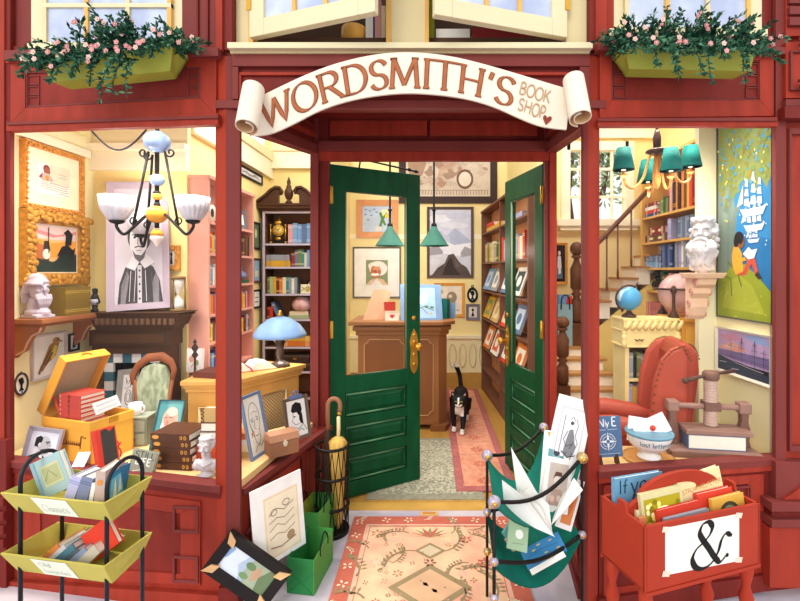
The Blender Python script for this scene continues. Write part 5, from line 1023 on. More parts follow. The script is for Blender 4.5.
def roman(name, label, loc, s, colr, rzv=0, beard=0):
    m = MB(); c = MT(colr); r = random.Random(4)
    if not beard:
        m.lathe([(.05, 0), (.055, .008), (.04, .02), (.03, .034)], c, n=16); m.ell((0, 0, .07), (.07, .042, .045), c, 16)
        for e in (-1, 1): m.ell((e*.058, 0, .07), (.03, .034, .04), c, 12)
        m.tube([(0, .004, .09), (0, -.002, .15)], [.03, .026], c, 12); m.tube([(-.05, -.03, .1), (0, -.044, .075), (.05, -.03, .1)], .008, c, 8)
    m.ell((0, 0, .2), (.042, .048, .058), c, 18); m.ell((0, .01, .222), (.047, .05, .042), c, 16)
    m.tube([(0, -.045, .214), (0, -.058, .196), (0, -.064, .18)], [.006, .008, .011], c, 8)
    for e in (-1, 1):
        m.tube([(e*.006, -.047, .213), (e*.022, -.05, .22), (e*.036, -.038, .212)], [.007, .008, .006], c, 8)
        m.ell((e*.018, -.042, .2), (.008, .006, .005), c, 8); m.ell((e*.022, -.04, .182), (.013, .011, .012), c, 8); m.ell((e*.045, .002, .198), (.007, .012, .017), c, 8)
    m.ell((0, -.047, .163), (.015, .008, .004), c, 8); m.ell((0, -.045, .156), (.012, .008, .004), c, 8); m.ell((0, -.04, .146), (.014, .012, .01), c, 8)
    if beard:
        for e in (-1, 1): m.tube([(0, -.056, .168), (e*.02, -.055, .16), (e*.036, -.046, .14), (e*.034, -.044, .12)], [.008, .010, .009, .004], c, 8)
        for k in range(26):
            x = -.052+.104*(k % 9)/8; y = -.05+.3*x*x/.05+(.008 if k > 8 else 0)+.012*(k//9); z0 = .155-.03*(k//9); w_ = r.uniform(-.012, .012)
            m.tube(smooth([(x*.75, y+.006, z0), (x*.95+w_*1.3, y-.010, z0-.035), (x*.8-w_*1.5, y-.002, z0-.075), (x*.6+w_*1.4, y+.008, max(.01, z0-.125))], 3), [.007, .010, .0115, .0115, .011, .010, .0095, .008, .006, .003], c, 8)
        m.ell((0, .004, .06), (.052, .042, .07), c, 14); m.ell((0, .01, .262), (.034, .036, .018), c, 12)
        for k in range(46):
            a_ = r.uniform(.15, PI-.15)+PI*.0; a_ = r.uniform(-.35, PI+.35); z = r.uniform(.09, .27); q = .050 if z < .235 else .05*max(.2, 1-((z-.235)/.04)**2)
            m.ell((q*math.cos(a_)*1.08, .006+q*math.sin(a_), z), r.uniform(.011, .017), c, 8)
        for k in range(9): a_ = PI+PI*k/8; m.ell((.043*math.cos(a_), .002+.043*math.sin(a_), .255+.006*(k % 2)), .014, c, 8)
    else:
        for k in range(30): a_ = r.uniform(-.3, PI+.3); z = r.uniform(.19, .262); q = .048*math.sqrt(max(.05, 1-((z-.205)/.06)**2)); m.ell((q*math.cos(a_), .008+q*math.sin(a_), z), .011, c, 8)
        for k in range(7): a_ = PI+.3+(PI-.6)*k/6; m.ell((.038*math.cos(a_), .0+.04*math.sin(a_), .25), .011, c, 8)
    o = fuse(m, name, None, .0032, 1); o.matrix_basis = Matrix.Translation(loc) @ Matrix.Rotation(rzv, 4, 'Z') @ Matrix.Scale(s, 4)
    return o
tag(roman('bust', '', (P(206.5, 0, 2.10).x, 2.10, .551), .70, mat('#d6d0d0', .6, 0, .08, 30)), 'small white plaster bust at the right end of the left window', 'bust')
# ---- lattice-fronted cabinet with lamp, books
cab = [(-1.43, 2.66), (-1.17, 2.66), (-.905, 3.1), (-1.2, 3.2), (-1.43, 3.0)]
t = T('corner_cabinet', 'honey wood corner cabinet with lattice panels behind the left window', 'cabinet', (0, 0, 0))
m = MB(); m.prism([(x, y, 0) for x, y in cab], (0, 0, .81), LWOOD); m.build('body', t)
cc = sum((V((x, y, 0)) for x, y in cab), V((0, 0, 0)))/5
for z0, z1, s in ((.79, .815, 1.05), (.815, .835, 1.09), (.835, .862, 1.14)):
    pass
m = MB()
for z0, z1, s in ((.79, .815, 1.05), (.815, .835, 1.09), (.835, .862, 1.14)): m.prism([V((cc.x+(x-cc.x)*s, cc.y+(y-cc.y)*s, z0)) for x, y in cab], (0, 0, z1-z0), LWOOD)
m.build('top', t, bevel=.003)
def lattice(A, B, z0, z1, n):
    x = (B-A).normalized(); w = (B-A).length; M = axes(A, x, V((0, 0, 1)).cross(x), V((0, 0, 1))); m = MB(); h = z1-z0
    m.prism([M @ V(p) for p in ((0, -.003, z0), (w, -.003, z0), (w, -.003, z1), (0, -.003, z1))], M.to_3x3() @ V((0, .002, 0)), mat('#8a5f35', .8))
    m.tube([M @ V(p) for p in ((0, -.006, z0), (w, -.006, z0), (w, -.006, z1), (0, -.006, z1))], .008, mat('#f0d2a0'), 4, True)
    s = .022; k = -h
    while k < w:
        for d in (1, -1):
            a0, a1 = max(0, k), min(w, k+h)
            if a1 > a0:
                za, zb = (z0+(a0-k), z0+(a1-k)) if d > 0 else (z1-(a0-k), z1-(a1-k)); m.tube([M @ V((a0, -.005, za)), M @ V((a1, -.005, zb))], .0022, mat('#e8c890'), 4)
        k += s
    m.build('lattice_panel', t)
lattice(V((-1.36, 2.66, 0)), V((-1.2, 2.66, 0)), .2, .70, 0); lattice(V((-1.135, 2.718, 0)), V((-.965, 3.0, 0)), .2, .72, 0)
zt = .863
# open book
t = T('open_book', 'open book with a red ribbon lying on the honey wood cabinet', 'book', rz(.6, (P(250, 0, 2.88).x, 2.88, zt)))
m = MB(); m.bx(-.17, .17, -.01, .18, 0, .004, mat('#c98a4a')); m.build('cover', t)
m = MB(); pg = mat('#f9f4e8', .8)
for s in (-1, 1):
    pts = [(0, .012), (s*.03, .045), (s*.08, .05), (s*.13, .036), (s*.16, .012)]
    m.prism([(x, 0, z) for x, z in pts]+[(s*.16, 0, .004), (0, 0, .004)], (0, .17, 0), pg)
m.build('pages', t)
m = MB()
for s in (-1, 1):
    for k in range(7):
        if k == 3: continue
        y = .02+k*.02; m.poly([(s*.045, y, .0512), (s*.075, y, .0512), (s*.075, y+.006, .0512), (s*.045, y+.006, .0512)], '#5a5560'); m.poly([(s*.085, y, .05), (s*.125, y, .0395), (s*.125, y+.006, .0395), (s*.085, y+.006, .05)], '#5a5560')
m.build('print', t); m = MB(); m.tube([(0, .17, .02), (0, .08, .022), (.005, 0, .02), (.01, -.03, .004)], .004, '#c8303a', 5); m.build('ribbon', t)
book('dark brown closed book lying on the cabinet left of the pier', axes(V((P(190, 0, 2.72).x, 2.72, zt)), V((.2, .98, 0)).normalized(), V((0, 0, 1)), V((.98, -.2, 0)).normalized()) @ Matrix.Translation((0, 0, .02)), .15, .2, .035, mat('#6b3a30'), parts=True)
# white card and small plant vase
M, w, h = wallY(186, 347, 203, 367, 2.86); M[2][3] = zt
m = MB(); m.bx(0, w, 0, .005, 0, .15, '#f8f0ec'); art(m, w, .15, [('e', '#e2a08a', .3, .55, .16, .14), ('e', '#8aa86a', .6, .4, .12, .12), ('l', '#a06a5a', .004, [(.3, .2), (.5, .5), (.7, .3)])]); o = m.build('art_card'); o.matrix_basis = M @ Matrix.Rotation(-.1, 4, 'X'); tag(o, 'white card with pastel drawing standing behind the closed book', 'card')
t = T('figurine_stand', 'thin dark finial ornament standing on the cabinet before the white card', 'ornament', (P(195, 0, 2.80).x, 2.80, zt+.0)); m = MB(); m.lathe([(.03, 0), (.03, .008), (.008, .015), (.006, .1), (.02, .12), (.008, .14), (.022, .165), (.006, .19), (.012, .2), (0, .225)], mat('#4a3530', .4), n=12); m.build('body', t)
# blue glass table lamp
t = T('table_lamp', 'table lamp with pale blue dome shade on the honey wood cabinet', 'lamp', (P(280, 0, 3.04).x, 3.04, zt)); mt = mat('#5a4c46', .35, .5, .2, 20)
m = MB(); m.lathe([(.062, 0), (.06, .014), (.04, .03), (.02, .04), (.018, .06), (.026, .08), (.02, .11), (.026, .15), (.035, .2), (.03, .215), (.012, .22), (.012, .26)], mt, n=18, flute=.12, nf=9); m.build('base', t)
m = MB()
for k in range(3): a = k*2.1; m.tube([(.02*math.cos(a), .02*math.sin(a), .15), (.06*math.cos(a), .06*math.sin(a), .19), (.05*math.cos(a), .05*math.sin(a), .215)], .005, mt, 6)
m.build('arm', t)
sh = mat('#86a8d4', .35, 0, .18, 9, (1, 1, .3))
m = MB(); m.lathe([(.172, .205), (.168, .20), (.16, .215), (.12, .27), (.06, .315), (.02, .33), (.02, .338), (.065, .325), (.13, .28), (.165, .23), (.174, .212), (.172, .205)], sh, n=30, flute=.012, nf=15); m.build('lamp_shade', t)
m = MB(); m.lathe([(.02, .335), (.014, .345), (.02, .352), (.008, .362), (.012, .372), (0, .38)], BRASS, n=12); m.build('finial', t)
bulb(t, (0, 0, .17), 9)
# small white card & dark boxes right of lamp (on the cabinet rear)
M, w, h = wallY(284, 352, 295, 364, 3.09); M[2][3] = zt
# ---- entrance-side display: sketch, casket, clipboard, books
zf = .551
M, w, h = frm(P(253, 458, 2.25), P(271.5, 446, 2.42), P(243, 393, 2.29)); M[2][3] = zf
picture('picture_frame', 'blue framed line sketch of a bald face in the entrance window', (M, w, h), .015, mat('#7186a8', .5), .016, bg='#f6f1e4', stand=True, items=[('l', INK, .003, arc(.5, .62, .32, .27, -60, 240, 22)), ('l', INK, .003, [(.3, .42), (.38, .2), (.55, .15), (.68, .22), (.7, .42)]), ('l', INK, .003, [(.48, .6), (.42, .44), (.52, .42)]), ('l', INK, .003, [(.25, .6), (.4, .64)]), ('l', INK, .003, [(.58, .64), (.74, .6)]), ('e', INK, .34, .58, .04, .015), ('e', INK, .65, .58, .04, .015), ('l', INK, .003, [(.38, .33), (.5, .3), (.62, .33)]), ('l', INK, .002, [(.3, .7), (.5, .74), (.7, .7)]), ('l', INK, .0025, [(.2, .5), (.25, .35), (.3, .3)]), ('l', INK, .003, [(.2, .05), (.4, .15), (.6, .12), (.9, .2)])])
t = T('casket', 'small brown lidded wooden box on the entrance window ledge', 'box', rz(.9, (P(277, 0, 2.30).x, 2.30, zf))); kw = mat('#9c6a4c', .5, 0, .15, 8)
t.matrix_basis = rz(math.radians(38), (P(268, 0, 2.30).x+.02, 2.28, zf))
m = MB(); m.bx(0, .15, 0, .10, 0, .075, kw); m.build('body', t, bevel=.003)
m = MB(); m.hexa([V(p) for p in ((-.004, -.004, .077), (.154, -.004, .077), (.154, .104, .077), (-.004, .104, .077))], [V(p) for p in ((0, .01, .112), (.15, .01, .112), (.15, .09, .112), (0, .09, .112))], mat('#b98463', .5, 0, .12, 8)); m.build('lid', t, bevel=.003)
m = MB(); m.prism([(.068, -.006, .05), (.082, -.006, .05), (.088, -.006, .07), (.075, -.006, .085), (.062, -.006, .07)], (0, .004, 0), mat('#e9dcc0', .3, .4)); m.build('clasp', t)
M, w, h = frm(P(288, 440, 2.49), P(312, 432, 2.60), P(285, 396, 2.52)); M[2][3] = zf
t = picture('picture_frame', 'standing frame with an ink drawing of a veiled woman in a hat', (M, w, h), .012, mat('#6a5648', .5), .018, bg='#f4f1ec', stand=True, items=[('p', INK, [(.2, .72), (.3, .88), (.5, .94), (.75, .88), (.8, .72), (.72, .58), (.6, .56), (.5, .66), (.3, .66)]), ('p', INK, [(.62, .6), (.78, .62), (.8, .3), (.66, .34), (.6, .45)]), ('l', INK, .0025, [(.3, .66), (.28, .5), (.2, .46), (.3, .38), (.4, .32), (.6, .34)]), ('l', INK, .003, [(.1, .1), (.3, .28), (.5, .2), (.8, .3), (.95, .12)]), ('p', INK, [(.25, .06), (.35, .16), (.5, .1)]), ('e', INK, .36, .55, .05, .02), ('l', INK, .003, [(.5, .15), (.65, .2), (.8, .12)])])
m = MB(); m.bx(w*.25, w*.75, -.006, .0, h-.01, h+.01, mat('#5f6f9c', .4)); m.tube([(w*.5+.014*math.cos(a), -.002, h+.018+.014*math.sin(a)) for a in [2*PI*k/10 for k in range(10)]], .004, mat('#5f6f9c', .4), 6, True); m.build('clip', t)
z_ = zf
for k, (c, L2, t_) in enumerate((('tan', .10, .03), ('cream', .09, .03), ('white', .09, .032), ('cream', .08, .03))): book(f'{c} book in the low stack behind the blue framed sketch, {ORD[k]} from the bottom', axes(V((-1.0+.004*k, 2.30, z_)), V((0, 1, 0)), V((0, 0, 1)), V((1, 0, 0))), .08, L2, t_, c if k != 3 else 'orange', 'low stack in the entrance window', parts=True); z_ += t_
# ---- black iron chandelier with glass shades
t = T('chandelier', 'black iron chandelier with ribbed glass bowls and blue and amber glass balls', 'chandelier', (P(157, 0, 2.5).x, 2.5, P(0, 243, 2.5).z)); zc = P(0, 243, 2.5).z
def zpx(y): return P(0, y, 2.5).z-zc
m = MB(); m.tube([(0, 0, 2.62-zc), (0, 0, zpx(228))], .012, IRON, 10); m.ell((0, 0, zpx(205)), .018, IRON, 10); m.lathe([(.012, zpx(196)), (.02, zpx(195)), (.02, zpx(192)), (.012, zpx(191))], IRON, n=12); m.build('stem', t)
bl, am = mat('#8ba3c8', .12, 0, .4, 14), mat('#e9a53c', .15, 0, .3, 14)
for y, r, c, n in ((142, 12.5, bl, 'glass_ball'), (180, 7, bl, 'glass_ball'), (196.5, 4.5, am, 'glass_ball'), (214.5, 10, am, 'glass_ball')): m = MB(); m.ell((0, 0, zpx(y)), (r/F*2.5, r/F*2.5, r/F*2.5*.88), c, 18); m.build(n, t)
m = MB(); m.lathe([(0, zpx(247)), (.014, zpx(245)), (.02, zpx(242)), (.036, zpx(239)), (.03, zpx(233)), (.016, zpx(230))], mat('#f0e4d8', .2), n=16); m.lathe([(.034, zpx(236)), (.03, zpx(232)), (.015, zpx(229))], am, n=16); m.build('drop', t)
gw = mat('#d6d2d8', .25, 0, .12, 40, (1, 1, .1)); 
for px, y0, y1, dy in ((117, 196, 222, -.06), (193, 197, 222, -.06), (141, 213, 236, .28)):
    Yb = 2.5+dy; bx_ = P(px, 0, Yb).x-t.location.x if 0 else P(px, 0, Yb).x-P(157, 0, 2.5).x; zt_, zb_ = P(0, y0, Yb).z-zc, P(0, y1, Yb).z-zc; r = 15.5/F*Yb if dy < 0 else 13/F*Yb
    m = MB(); h = zt_-zb_; m.lathe([(.02, zb_), (r*.6, zb_+h*.16), (r*.9, zb_+h*.5), (r, zt_), (r*.96, zt_), (r*.86, zb_+h*.5), (r*.55, zb_+h*.2), (.0, zb_+.01)], gw, (bx_, dy, 0), 72, flute=.045, nf=18); m.build('lamp_shade', t)
    bulb(t, (bx_, dy, zt_+.07), 2.2)
    m = MB(); m.lathe([(.0, zb_-.014), (.03, zb_-.006), (.04, zb_+.006), (.03, zb_+.012)], IRON, (bx_, dy, 0), 14)
    ze = zpx(218); m.tube(smooth([(0, 0, ze+.03), (bx_*.25, dy*.25, ze+.015), (bx_*.55, dy*.55, ze-.045), (bx_*.82, dy*.82, zb_-.035-.03), (bx_*1.0, dy, zb_-.03), (bx_, dy, zb_)]), .0085, IRON, 8)
    m.tube([(bx_*.6+.018*math.cos(a), dy*.6, ze-.02+.018*math.sin(a)) for a in [2*PI*k/12 for k in range(12)]], .004, IRON, 6, True)
    m.tube([(bx_*.6, dy*.6, ze-.045), (bx_*.22, dy*.2, zpx(152))], .007, IRON, 8)
    s_ = 1 if bx_ > 0 else -1; m.tube([(bx_*.22+s_*(.03+.028*math.cos(a)*(1-k/16)), dy*.2, zpx(153)+.028*math.sin(a)*(1-k/16)) for k, a in enumerate([PI-s_*0+k*.6 for k in range(13)])], .005, IRON, 6); m.build('arm', t)
m = MB(); m.tube([P(91+k*55/20, 130+20*math.sin(PI*k/20)-0, 2.5)+V((0, 0, .0)) for k in range(21)]+[V((P(146, 0, 2.5).x, 2.5, 2.62))], .005, mat('#33313a', .5), 6); m.v = [p for p in m.v]
o = m.build('lamp_cable'); tag(o, 'dark slack cable looping beneath the window head beside the chandelier', 'cable')
# ================================================================ stairs
STEP = mat('#b9864c', .5, 0, .12, 5); RIS = mat('#fdf6e0', .6, 0, .04, 4)
m = MB(); prev = 0
st = [(3.0, .26, 1.48), (3.1, .345, 1.48), (3.2, .43, 1.48), (3.3, .52, 1.48), (3.4, .616, 1.45), (3.5, .714, 1.42), (3.6, .81, 1.385), (3.7, .89, 1.33), (3.8, .976, 1.31)]
t = T('staircase', 'cream staircase with brown treads climbing along the rear wall', 'staircase', (0, 0, 0))
m = MB(); mt_ = MB()
for k, (y, z, xr) in enumerate(st):
    m.bx(1.0 if y >= 3.55 else .96, xr, y, 3.9 if k == len(st)-1 else st[k+1][0], 0, z-.02, RIS); mt_.bx(1.0 if y >= 3.55 else .955, xr+.025, y-.02, (st[k+1][0] if k < len(st)-1 else 3.9), z-.02, z, STEP)
xs = P(591, 0, 3.9).x; up = []
for k in range(7):
    x0 = P(583+13.4*k, 0, 3.9).x; x1 = P(596.4+13.4*k, 0, 3.9).x; z = 1.156+.099*k
    m.bx(x0, x1, 3.9, 4.19, z-.16, z-.018, RIS); mt_.bx(x0-.015, x1+.01, 3.88, 4.19, z-.018, z, STEP); up.append((x0, x1, z))
m.bx(1.0, P(590, 0, 3.9).x, 3.9, 4.19, 0, 1.05, RIS)
m.build('risers', t); mt_.build('treads', t)
m = MB(); xa, xb = P(590, 0, 3.9).x, P(583+13.4*7, 0, 3.9).x
m.prism([(xa, 3.91, 0), (xb, 3.91, 0), (xb, 3.91, 1.6), (xa, 3.91, .95)], (0, .02, 0), mat('#f6da80', .7, 0, .05, 3)); m.build('spandrel', t)
m = MB(); m.tube([P(588, 253, 3.89), P(600, 241, 3.89), P(652, 186, 3.89)], .02, mat('#6f4430', .4, 0, .15, 8), 10, sx=1); m.build('handrail', t)
for px, yt, yb in ((607, 234, 290), (618, 222, 279), (631.5, 208, 267)):
    m = MB(); m.lathe([(.009, P(0, yb, 3.89).z), (.011, P(0, yb, 3.89).z+.05), (.007, P(0, yb, 3.89).z+.1), (.008, P(0, yt, 3.89).z)], mat('#7a5038', .5), (P(px, 0, 3.89).x, 3.895, 0), 8); m.build('baluster', t)
nw = mat('#6a422b', .4, 0, .25, 8)
def newel(label, px, Y, z0, z1, s):
    m = MB(); H = z1-z0; X = P(px, 0, Y).x
    m.bx(-s, s, -s, s, 0, H*.22, nw); 
    m.lathe([(s*.7, H*.22), (s*1.0, H*.25), (s*.95, H*.42), (s*.5, H*.47), (s*.9, H*.5), (s*.5, H*.52), (s*1.0, H*.56), (s*1.05, H*.74), (s*.55, H*.81), (s*.45, H*.84), (s*.9, H*.86), (s*.6, H*.88)], nw, n=14, flute=.06, nf=7)
    m.ell((0, 0, H*.94), (s*1.15, s*1.15, H*.07), nw, 14); o = m.build('newel_post'); o.matrix_basis = Matrix.Translation((X, Y, z0)); tag(o, label, 'newel post')
newel('tall turned brown newel post on an upper stair, left of the window pier', 576.5, 3.745, .892, 1.745, .047)
newel('shorter turned brown newel post at the stair foot beside the entrance jamb', 562.5, 3.34, .522, 1.165, .045)
picture('picture_frame', 'narrow gilt framed picture of a woman in white and blue', wallY(552, 243, 567, 284, 4.2), .02, GOLD, .022, bg='#24282c', items=[('e', '#e9d9c4', .45, .78, .13, .07), ('p', '#e8eef2', [(.3, .7), (.6, .7), (.68, .35), (.25, .35)]), ('p', '#5c7d92', [(.22, .38), (.7, .38), (.8, .08), (.15, .08)]), ('p', '#f3efe6', [(.35, .5), (.6, .5), (.6, .22), (.35, .2)])])
t = T('shopping_bag', 'blue grey paper bag with dark handles standing on the stairs', 'bag', (P(561.5, 0, 3.74).x, 3.742, .892)); bg_ = mat('#8fb0b4', .7)
m = MB(); m.bx(-.04, .08, -.04, .05, 0, .34, bg_); m.build('body', t); m = MB(); m.tube([(-.015, -.045, .30)]+[(.02+.035*math.cos(a), -.045, .36+.06*math.sin(a)) for a in [PI-PI*k/10 for k in range(11)]]+[(.055, -.045, .30)], .005, INK, 6); m.build('handle', t)
m = MB(); m.bx(-.03, .07, -.02, .02, .342, .42, '#6f9cc4'); o = m.build('book'); o.matrix_basis = t.matrix_basis.copy(); tag(o, 'blue book sticking out of the blue grey paper bag', 'book')
m = MB(); m.prism([(.03, -.03, .342), (.075, -.03, .342), (.078, -.03, .41), (.04, -.03, .4)], (0, .008, 0), '#d9402f'); o = m.build('card'); o.matrix_basis = t.matrix_basis.copy(); tag(o, 'red card sticking out of the blue grey paper bag', 'card')
# tree outside the rear window
t = T('tree', 'leafy green tree outside the rear stair window', 'tree', (1.95, 6.2, 0)); m = MB(); m.tube([(0, 0, 0), (.03, 0, 1.5), (-.05, .1, 2.6), (.1, .1, 3.6)], [.12, .1, .07, .03], DWOOD, 10); m.tube([(0, 0, 1.9), (.4, -.1, 2.6), (.5, -.1, 3.2)], [.05, .035, .015], DWOOD, 8); m.build('trunk', t)
m = MB(); lg = [mat('#7f9660', .7, 0, .2, 3), mat('#5f7a4c', .7, 0, .2, 3), mat('#a5b584', .7, 0, .2, 3)]; r = random.Random(11)
for k in range(1300):
    c = r.choice([(.0, 0, 3.2, .55), (.42, -.1, 2.8, .45), (-.4, .1, 3.0, .4), (.3, .2, 3.5, .5), (.5, 0, 3.3, .4)]); d = V((r.gauss(0, 1), r.gauss(0, 1), r.gauss(0, 1))).normalized()*c[3]*r.random()**.4; p = V(c[:3])+d; a = V((r.uniform(-1, 1), r.uniform(-1, 1), r.uniform(-1, 1))).normalized()*.06; b = a.orthogonal().normalized()*.028
    m.poly([p-a, p+b, p+a, p-b], lg[k % 3])
m.build('foliage', t)
# ================================================================ wall bookcase on the right
Mw = axes(V((1.88, 4.02, 0)), V((0, -1, 0)), V((1, 0, 0)), V((0, 0, 1)))
wz = [.80, 1.04, 1.12, 1.345, 1.535, 1.755, 1.975]
bookcase('bookcase', 'tall yellow wooden wall bookcase on the right above the globes', Mw, .92, .2, 2.42, wz, OAK, .03, mat('#b98052', .6))
Wn = {1.975: 'the top shelf', 1.755: 'the second shelf down', 1.535: 'the third shelf down', 1.345: 'the fourth shelf down'}
pw_ = lambda z: Wn[z]+' of the yellow wall bookcase'
for k, (n, l) in enumerate((('navy blue', .2), ('scarlet', .21), ('white', .19), ('dark red', .2))): book(f'{n} book in the flat pile on the yellow bookcase top shelf, {ORD[k]} from bottom', Mw @ FL(.04+.004*k, .02, 1.975+k*.03), .13, l, .029, n, 'flat pile on the yellow bookcase', bands='#e8d7b0')
row(pw_(1.975), Mw, .28, .42, .14, ['olive green', 'olive green', 'dark green'], .03, .036, .13, .02, 1.975, '#d9d2a0')
row(pw_(1.975), Mw, .44, .88, .33, ['pink', 'black', 'orange', 'black', 'orange', 'brown', 'mustard', 'scarlet', 'dark red'], .034, .045, .13, .02, 1.975, '#e0a040', 4, None, .15)
for k, (n, l) in enumerate((('brown', .36), ('dark red', .27))): book(f'thick {n} book lying flat on the second shelf of the yellow wall bookcase', Mw @ FL(.05+.06*k, .02, 1.755+k*.062), .14, l, .06, n, 'flat books on the yellow bookcase', bands='#e8d7b0', spine=[('e', '#e6d3a4', .3, .5, .1, .2), ('e', '#e6d3a4', .7, .5, .1, .2)])
row(pw_(1.755), Mw, .43, .52, .19, ['lavender'], .05, .055, .13, .015, 1.755, '#d9d6ea'); row(pw_(1.755), Mw, .53, .88, .17, ['slate blue', 'grey', 'slate blue', 'grey'], .03, .038, .13, .03, 1.755, '#c9d2dc', 1, None, .05)
for k in range(2): book(f'sky blue book lying flat on the yellow bookcase third shelf, {ORD[k]} from bottom', Mw @ FL(.035, .02, 1.535+k*.052), .14, .25, .05, 'slate blue' if k else 'sky blue', 'flat books on the yellow bookcase', bands='#c9d8ec', spine=[('t', '#dfe8f4', 'TALES', .1, .25, .026, .13)])
row(pw_(1.535), Mw, .29, .5, .19, ['navy blue', 'slate blue'], .036, .042, .13, .02, 1.535, '#c9d2ea', 0, None, .05); row(pw_(1.535), Mw, .52, .88, .215, ['grey', 'lavender', 'white'], .034, .044, .13, .02, 1.535, '#8a8d98', 5, None, .05)
row(pw_(1.345), Mw, .29, .6, .16, ['dark green', 'brown', 'tan', 'pink'], .04, .05, .13, .02, 1.345)
o = roman('bust', '', Mw @ V((.17, .07, 1.346)), .7, mat('#33261f', .35, 0, .2, 20), -PI/2+.3); tag(o, 'little dark bronze bust on the yellow wall bookcase', 'bust')
for k in range(2): book(f'wide pink folio lying flat beneath the bronze bust, {ORD[k]} from the bottom', Mw @ FL(.04, .0, 1.121+k*.062), .16, .66, .06, mat('#d0837c') if k == 0 else mat('#c9706c'), 'pink folios on the yellow bookcase', bands='#e8b4a8')
# pilaster, mural, ship print on the near wall
m = MB(); m.bx(1.555, 1.74, 2.602, 2.64, 0, 2.45, mat('#f7eec2', .6, 0, .05, 3)); struct(m, 'trim_9')
WX = lambda x0, x1, yt, yb: wallX(x0, x1, yt, yb, 1.66)
M, w, h = frm(V((1.66, 2.588, 1.245)), V((1.66, 2.17, 1.245)), V((1.66, 2.588, 2.42)))
r = random.Random(3); mu = [('r', '#3586bc', 0, 0, 1, 1), ('p', '#2a74ac', [(.35, .1), (1, .05), (1, .35), (.4, .4)])]
mu += [('p', '#7d8f86', [(0, .08), (0, .98), (.12, .98), (.28, .62), (.36, .5), (.36, .28), (.26, .14)]), ('p', '#8a9c8e', [(.04, .1), (.1, .6), (.2, .6), (.18, .12)]), ('l', '#74867c', .05, [(.15, .5), (.35, .62), (.62, .72)]), ('l', '#74867c', .024, [(.36, .61), (.6, .66), (.8, .76)]), ('l', '#74867c', .03, [(.3, .3), (.35, .48), (.55, .58)]), ('l', '#74867c', .018, [(.3, .6), (.45, .75), (.5, .85)])]
mu.append(('p', '#84904e', [(0, 1), (0, .62), (.12, .58), (.2, .63), (.32, .56), (.42, .6), (.5, .66), (.58, .6), (.66, .64), (.74, .58), (.84, .62), (.92, .57), (1, .62), (1, 1)]))
gs = ['#3f94c8', '#7f8f48', '#8f8436', '#708c50', '#8a9a52', '#9c8a32', '#6a9490']
for k in range(420):
    x, y = r.random()*1.0, r.random()**.7*.5+.5
    if x > .5 and y < .6: continue
    if x+.03 > 1 or x < .03: continue
    s = r.uniform(.018, .04); mu.append(('p', gs[k % 7], [(x-s, y), (x-s*.2, y+s*.3), (x+s, y+s*.1), (x+s*.3, y-s*.3)]))
mu += [('e', '#f4e77a', r.random(), r.random()*.6+.4, .012, .006) for _ in range(26)]+[('e', '#e9f4fb', .4+r.random()*.55, .3+r.random()*.25, .008, .004) for _ in range(12)]
mu += [('p', '#94a02c', [(0, 0), (1, 0), (1, .13), (.8, .19), (.55, .25), (.3, .24), (0, .17)]), ('p', '#a9b238', [(.1, .04), (.9, .03), (.7, .15), (.45, .2), (.2, .16)]), ('l', '#6f7a2c', .012, [(.22, .26), (.4, .22), (.5, .14)]), ('l', '#6f7a2c', .01, [(.1, .2), (.28, .18), (.3, .1)])]+[('e', '#d4cf70', r.random(), r.random()*.15, .008, .004) for _ in range(20)]
def ship(x, y, s):
    W = '#cfd8e4'; o = [('p', W, [(x-s, y), (x-s*.7, y-s*.16), (x+s*.7, y-s*.16), (x+s, y+.02*s), (x+s*.6, y-.02*s), (x-s*.6, y-.02*s)])]
    for mx, hh in ((-.45, .9), (.05, 1.1), (.5, .85)):
        for j in range(3): z0 = y+s*(.06+j*hh*.2); o.append(('p', W, [(x+s*(mx-.24+.04*j), z0), (x+s*(mx+.17-.04*j), z0-s*.03), (x+s*(mx+.13-.05*j), z0+s*hh*.13), (x+s*(mx-.18+.05*j), z0+s*hh*.13)]))
    o.append(('p', W, [(x-s*1.25, y+.05*s), (x-s*.75, y+s*.1), (x-s*.75, y+s*.45)])); return o
mu += ship(.70, .50, .24)+ship(.72, .425, .19)+ship(.71, .36, .11)
mu += [('p', '#c4503a', [(.38, .215), (.52, .215), (.64, .285), (.72, .285), (.8, .21), (.74, .2), (.68, .25), (.58, .2), (.44, .195)]), ('p', '#3a2a22', [(.73, .2), (.78, .215), (.86, .185), (.8, .18)]), ('p', '#f0a838', [(.3, .29), (.34, .33), (.42, .335), (.5, .3), (.52, .215), (.38, .2), (.32, .24)]), ('l', '#f0a838', .02, [(.38, .31), (.46, .265), (.58, .275)]), ('l', '#8a5636', .012, [(.56, .275), (.62, .285)]), ('e', '#8a5636', .47, .352, .075, .03), ('e', '#241d1c', .44, .368, .09, .032), ('e', '#241d1c', .39, .355, .05, .028), ('p', '#f2f5fa', [(.52, .295), (.62, .325), (.68, .31), (.78, .315), (.72, .275), (.62, .27)]), ('l', '#b9c4d4', .004, [(.66, .31), (.63, .272)]), ('l', '#8a5636', .012, [(.44, .33), (.45, .345)])]
picture('wall_mural', 'tall framed mural of a person reading under a tree while white ships rise', (M, w, h), .012, mat('#4a4a48', .5), .008, bg='#3f9bd4', items=mu, cat='mural')
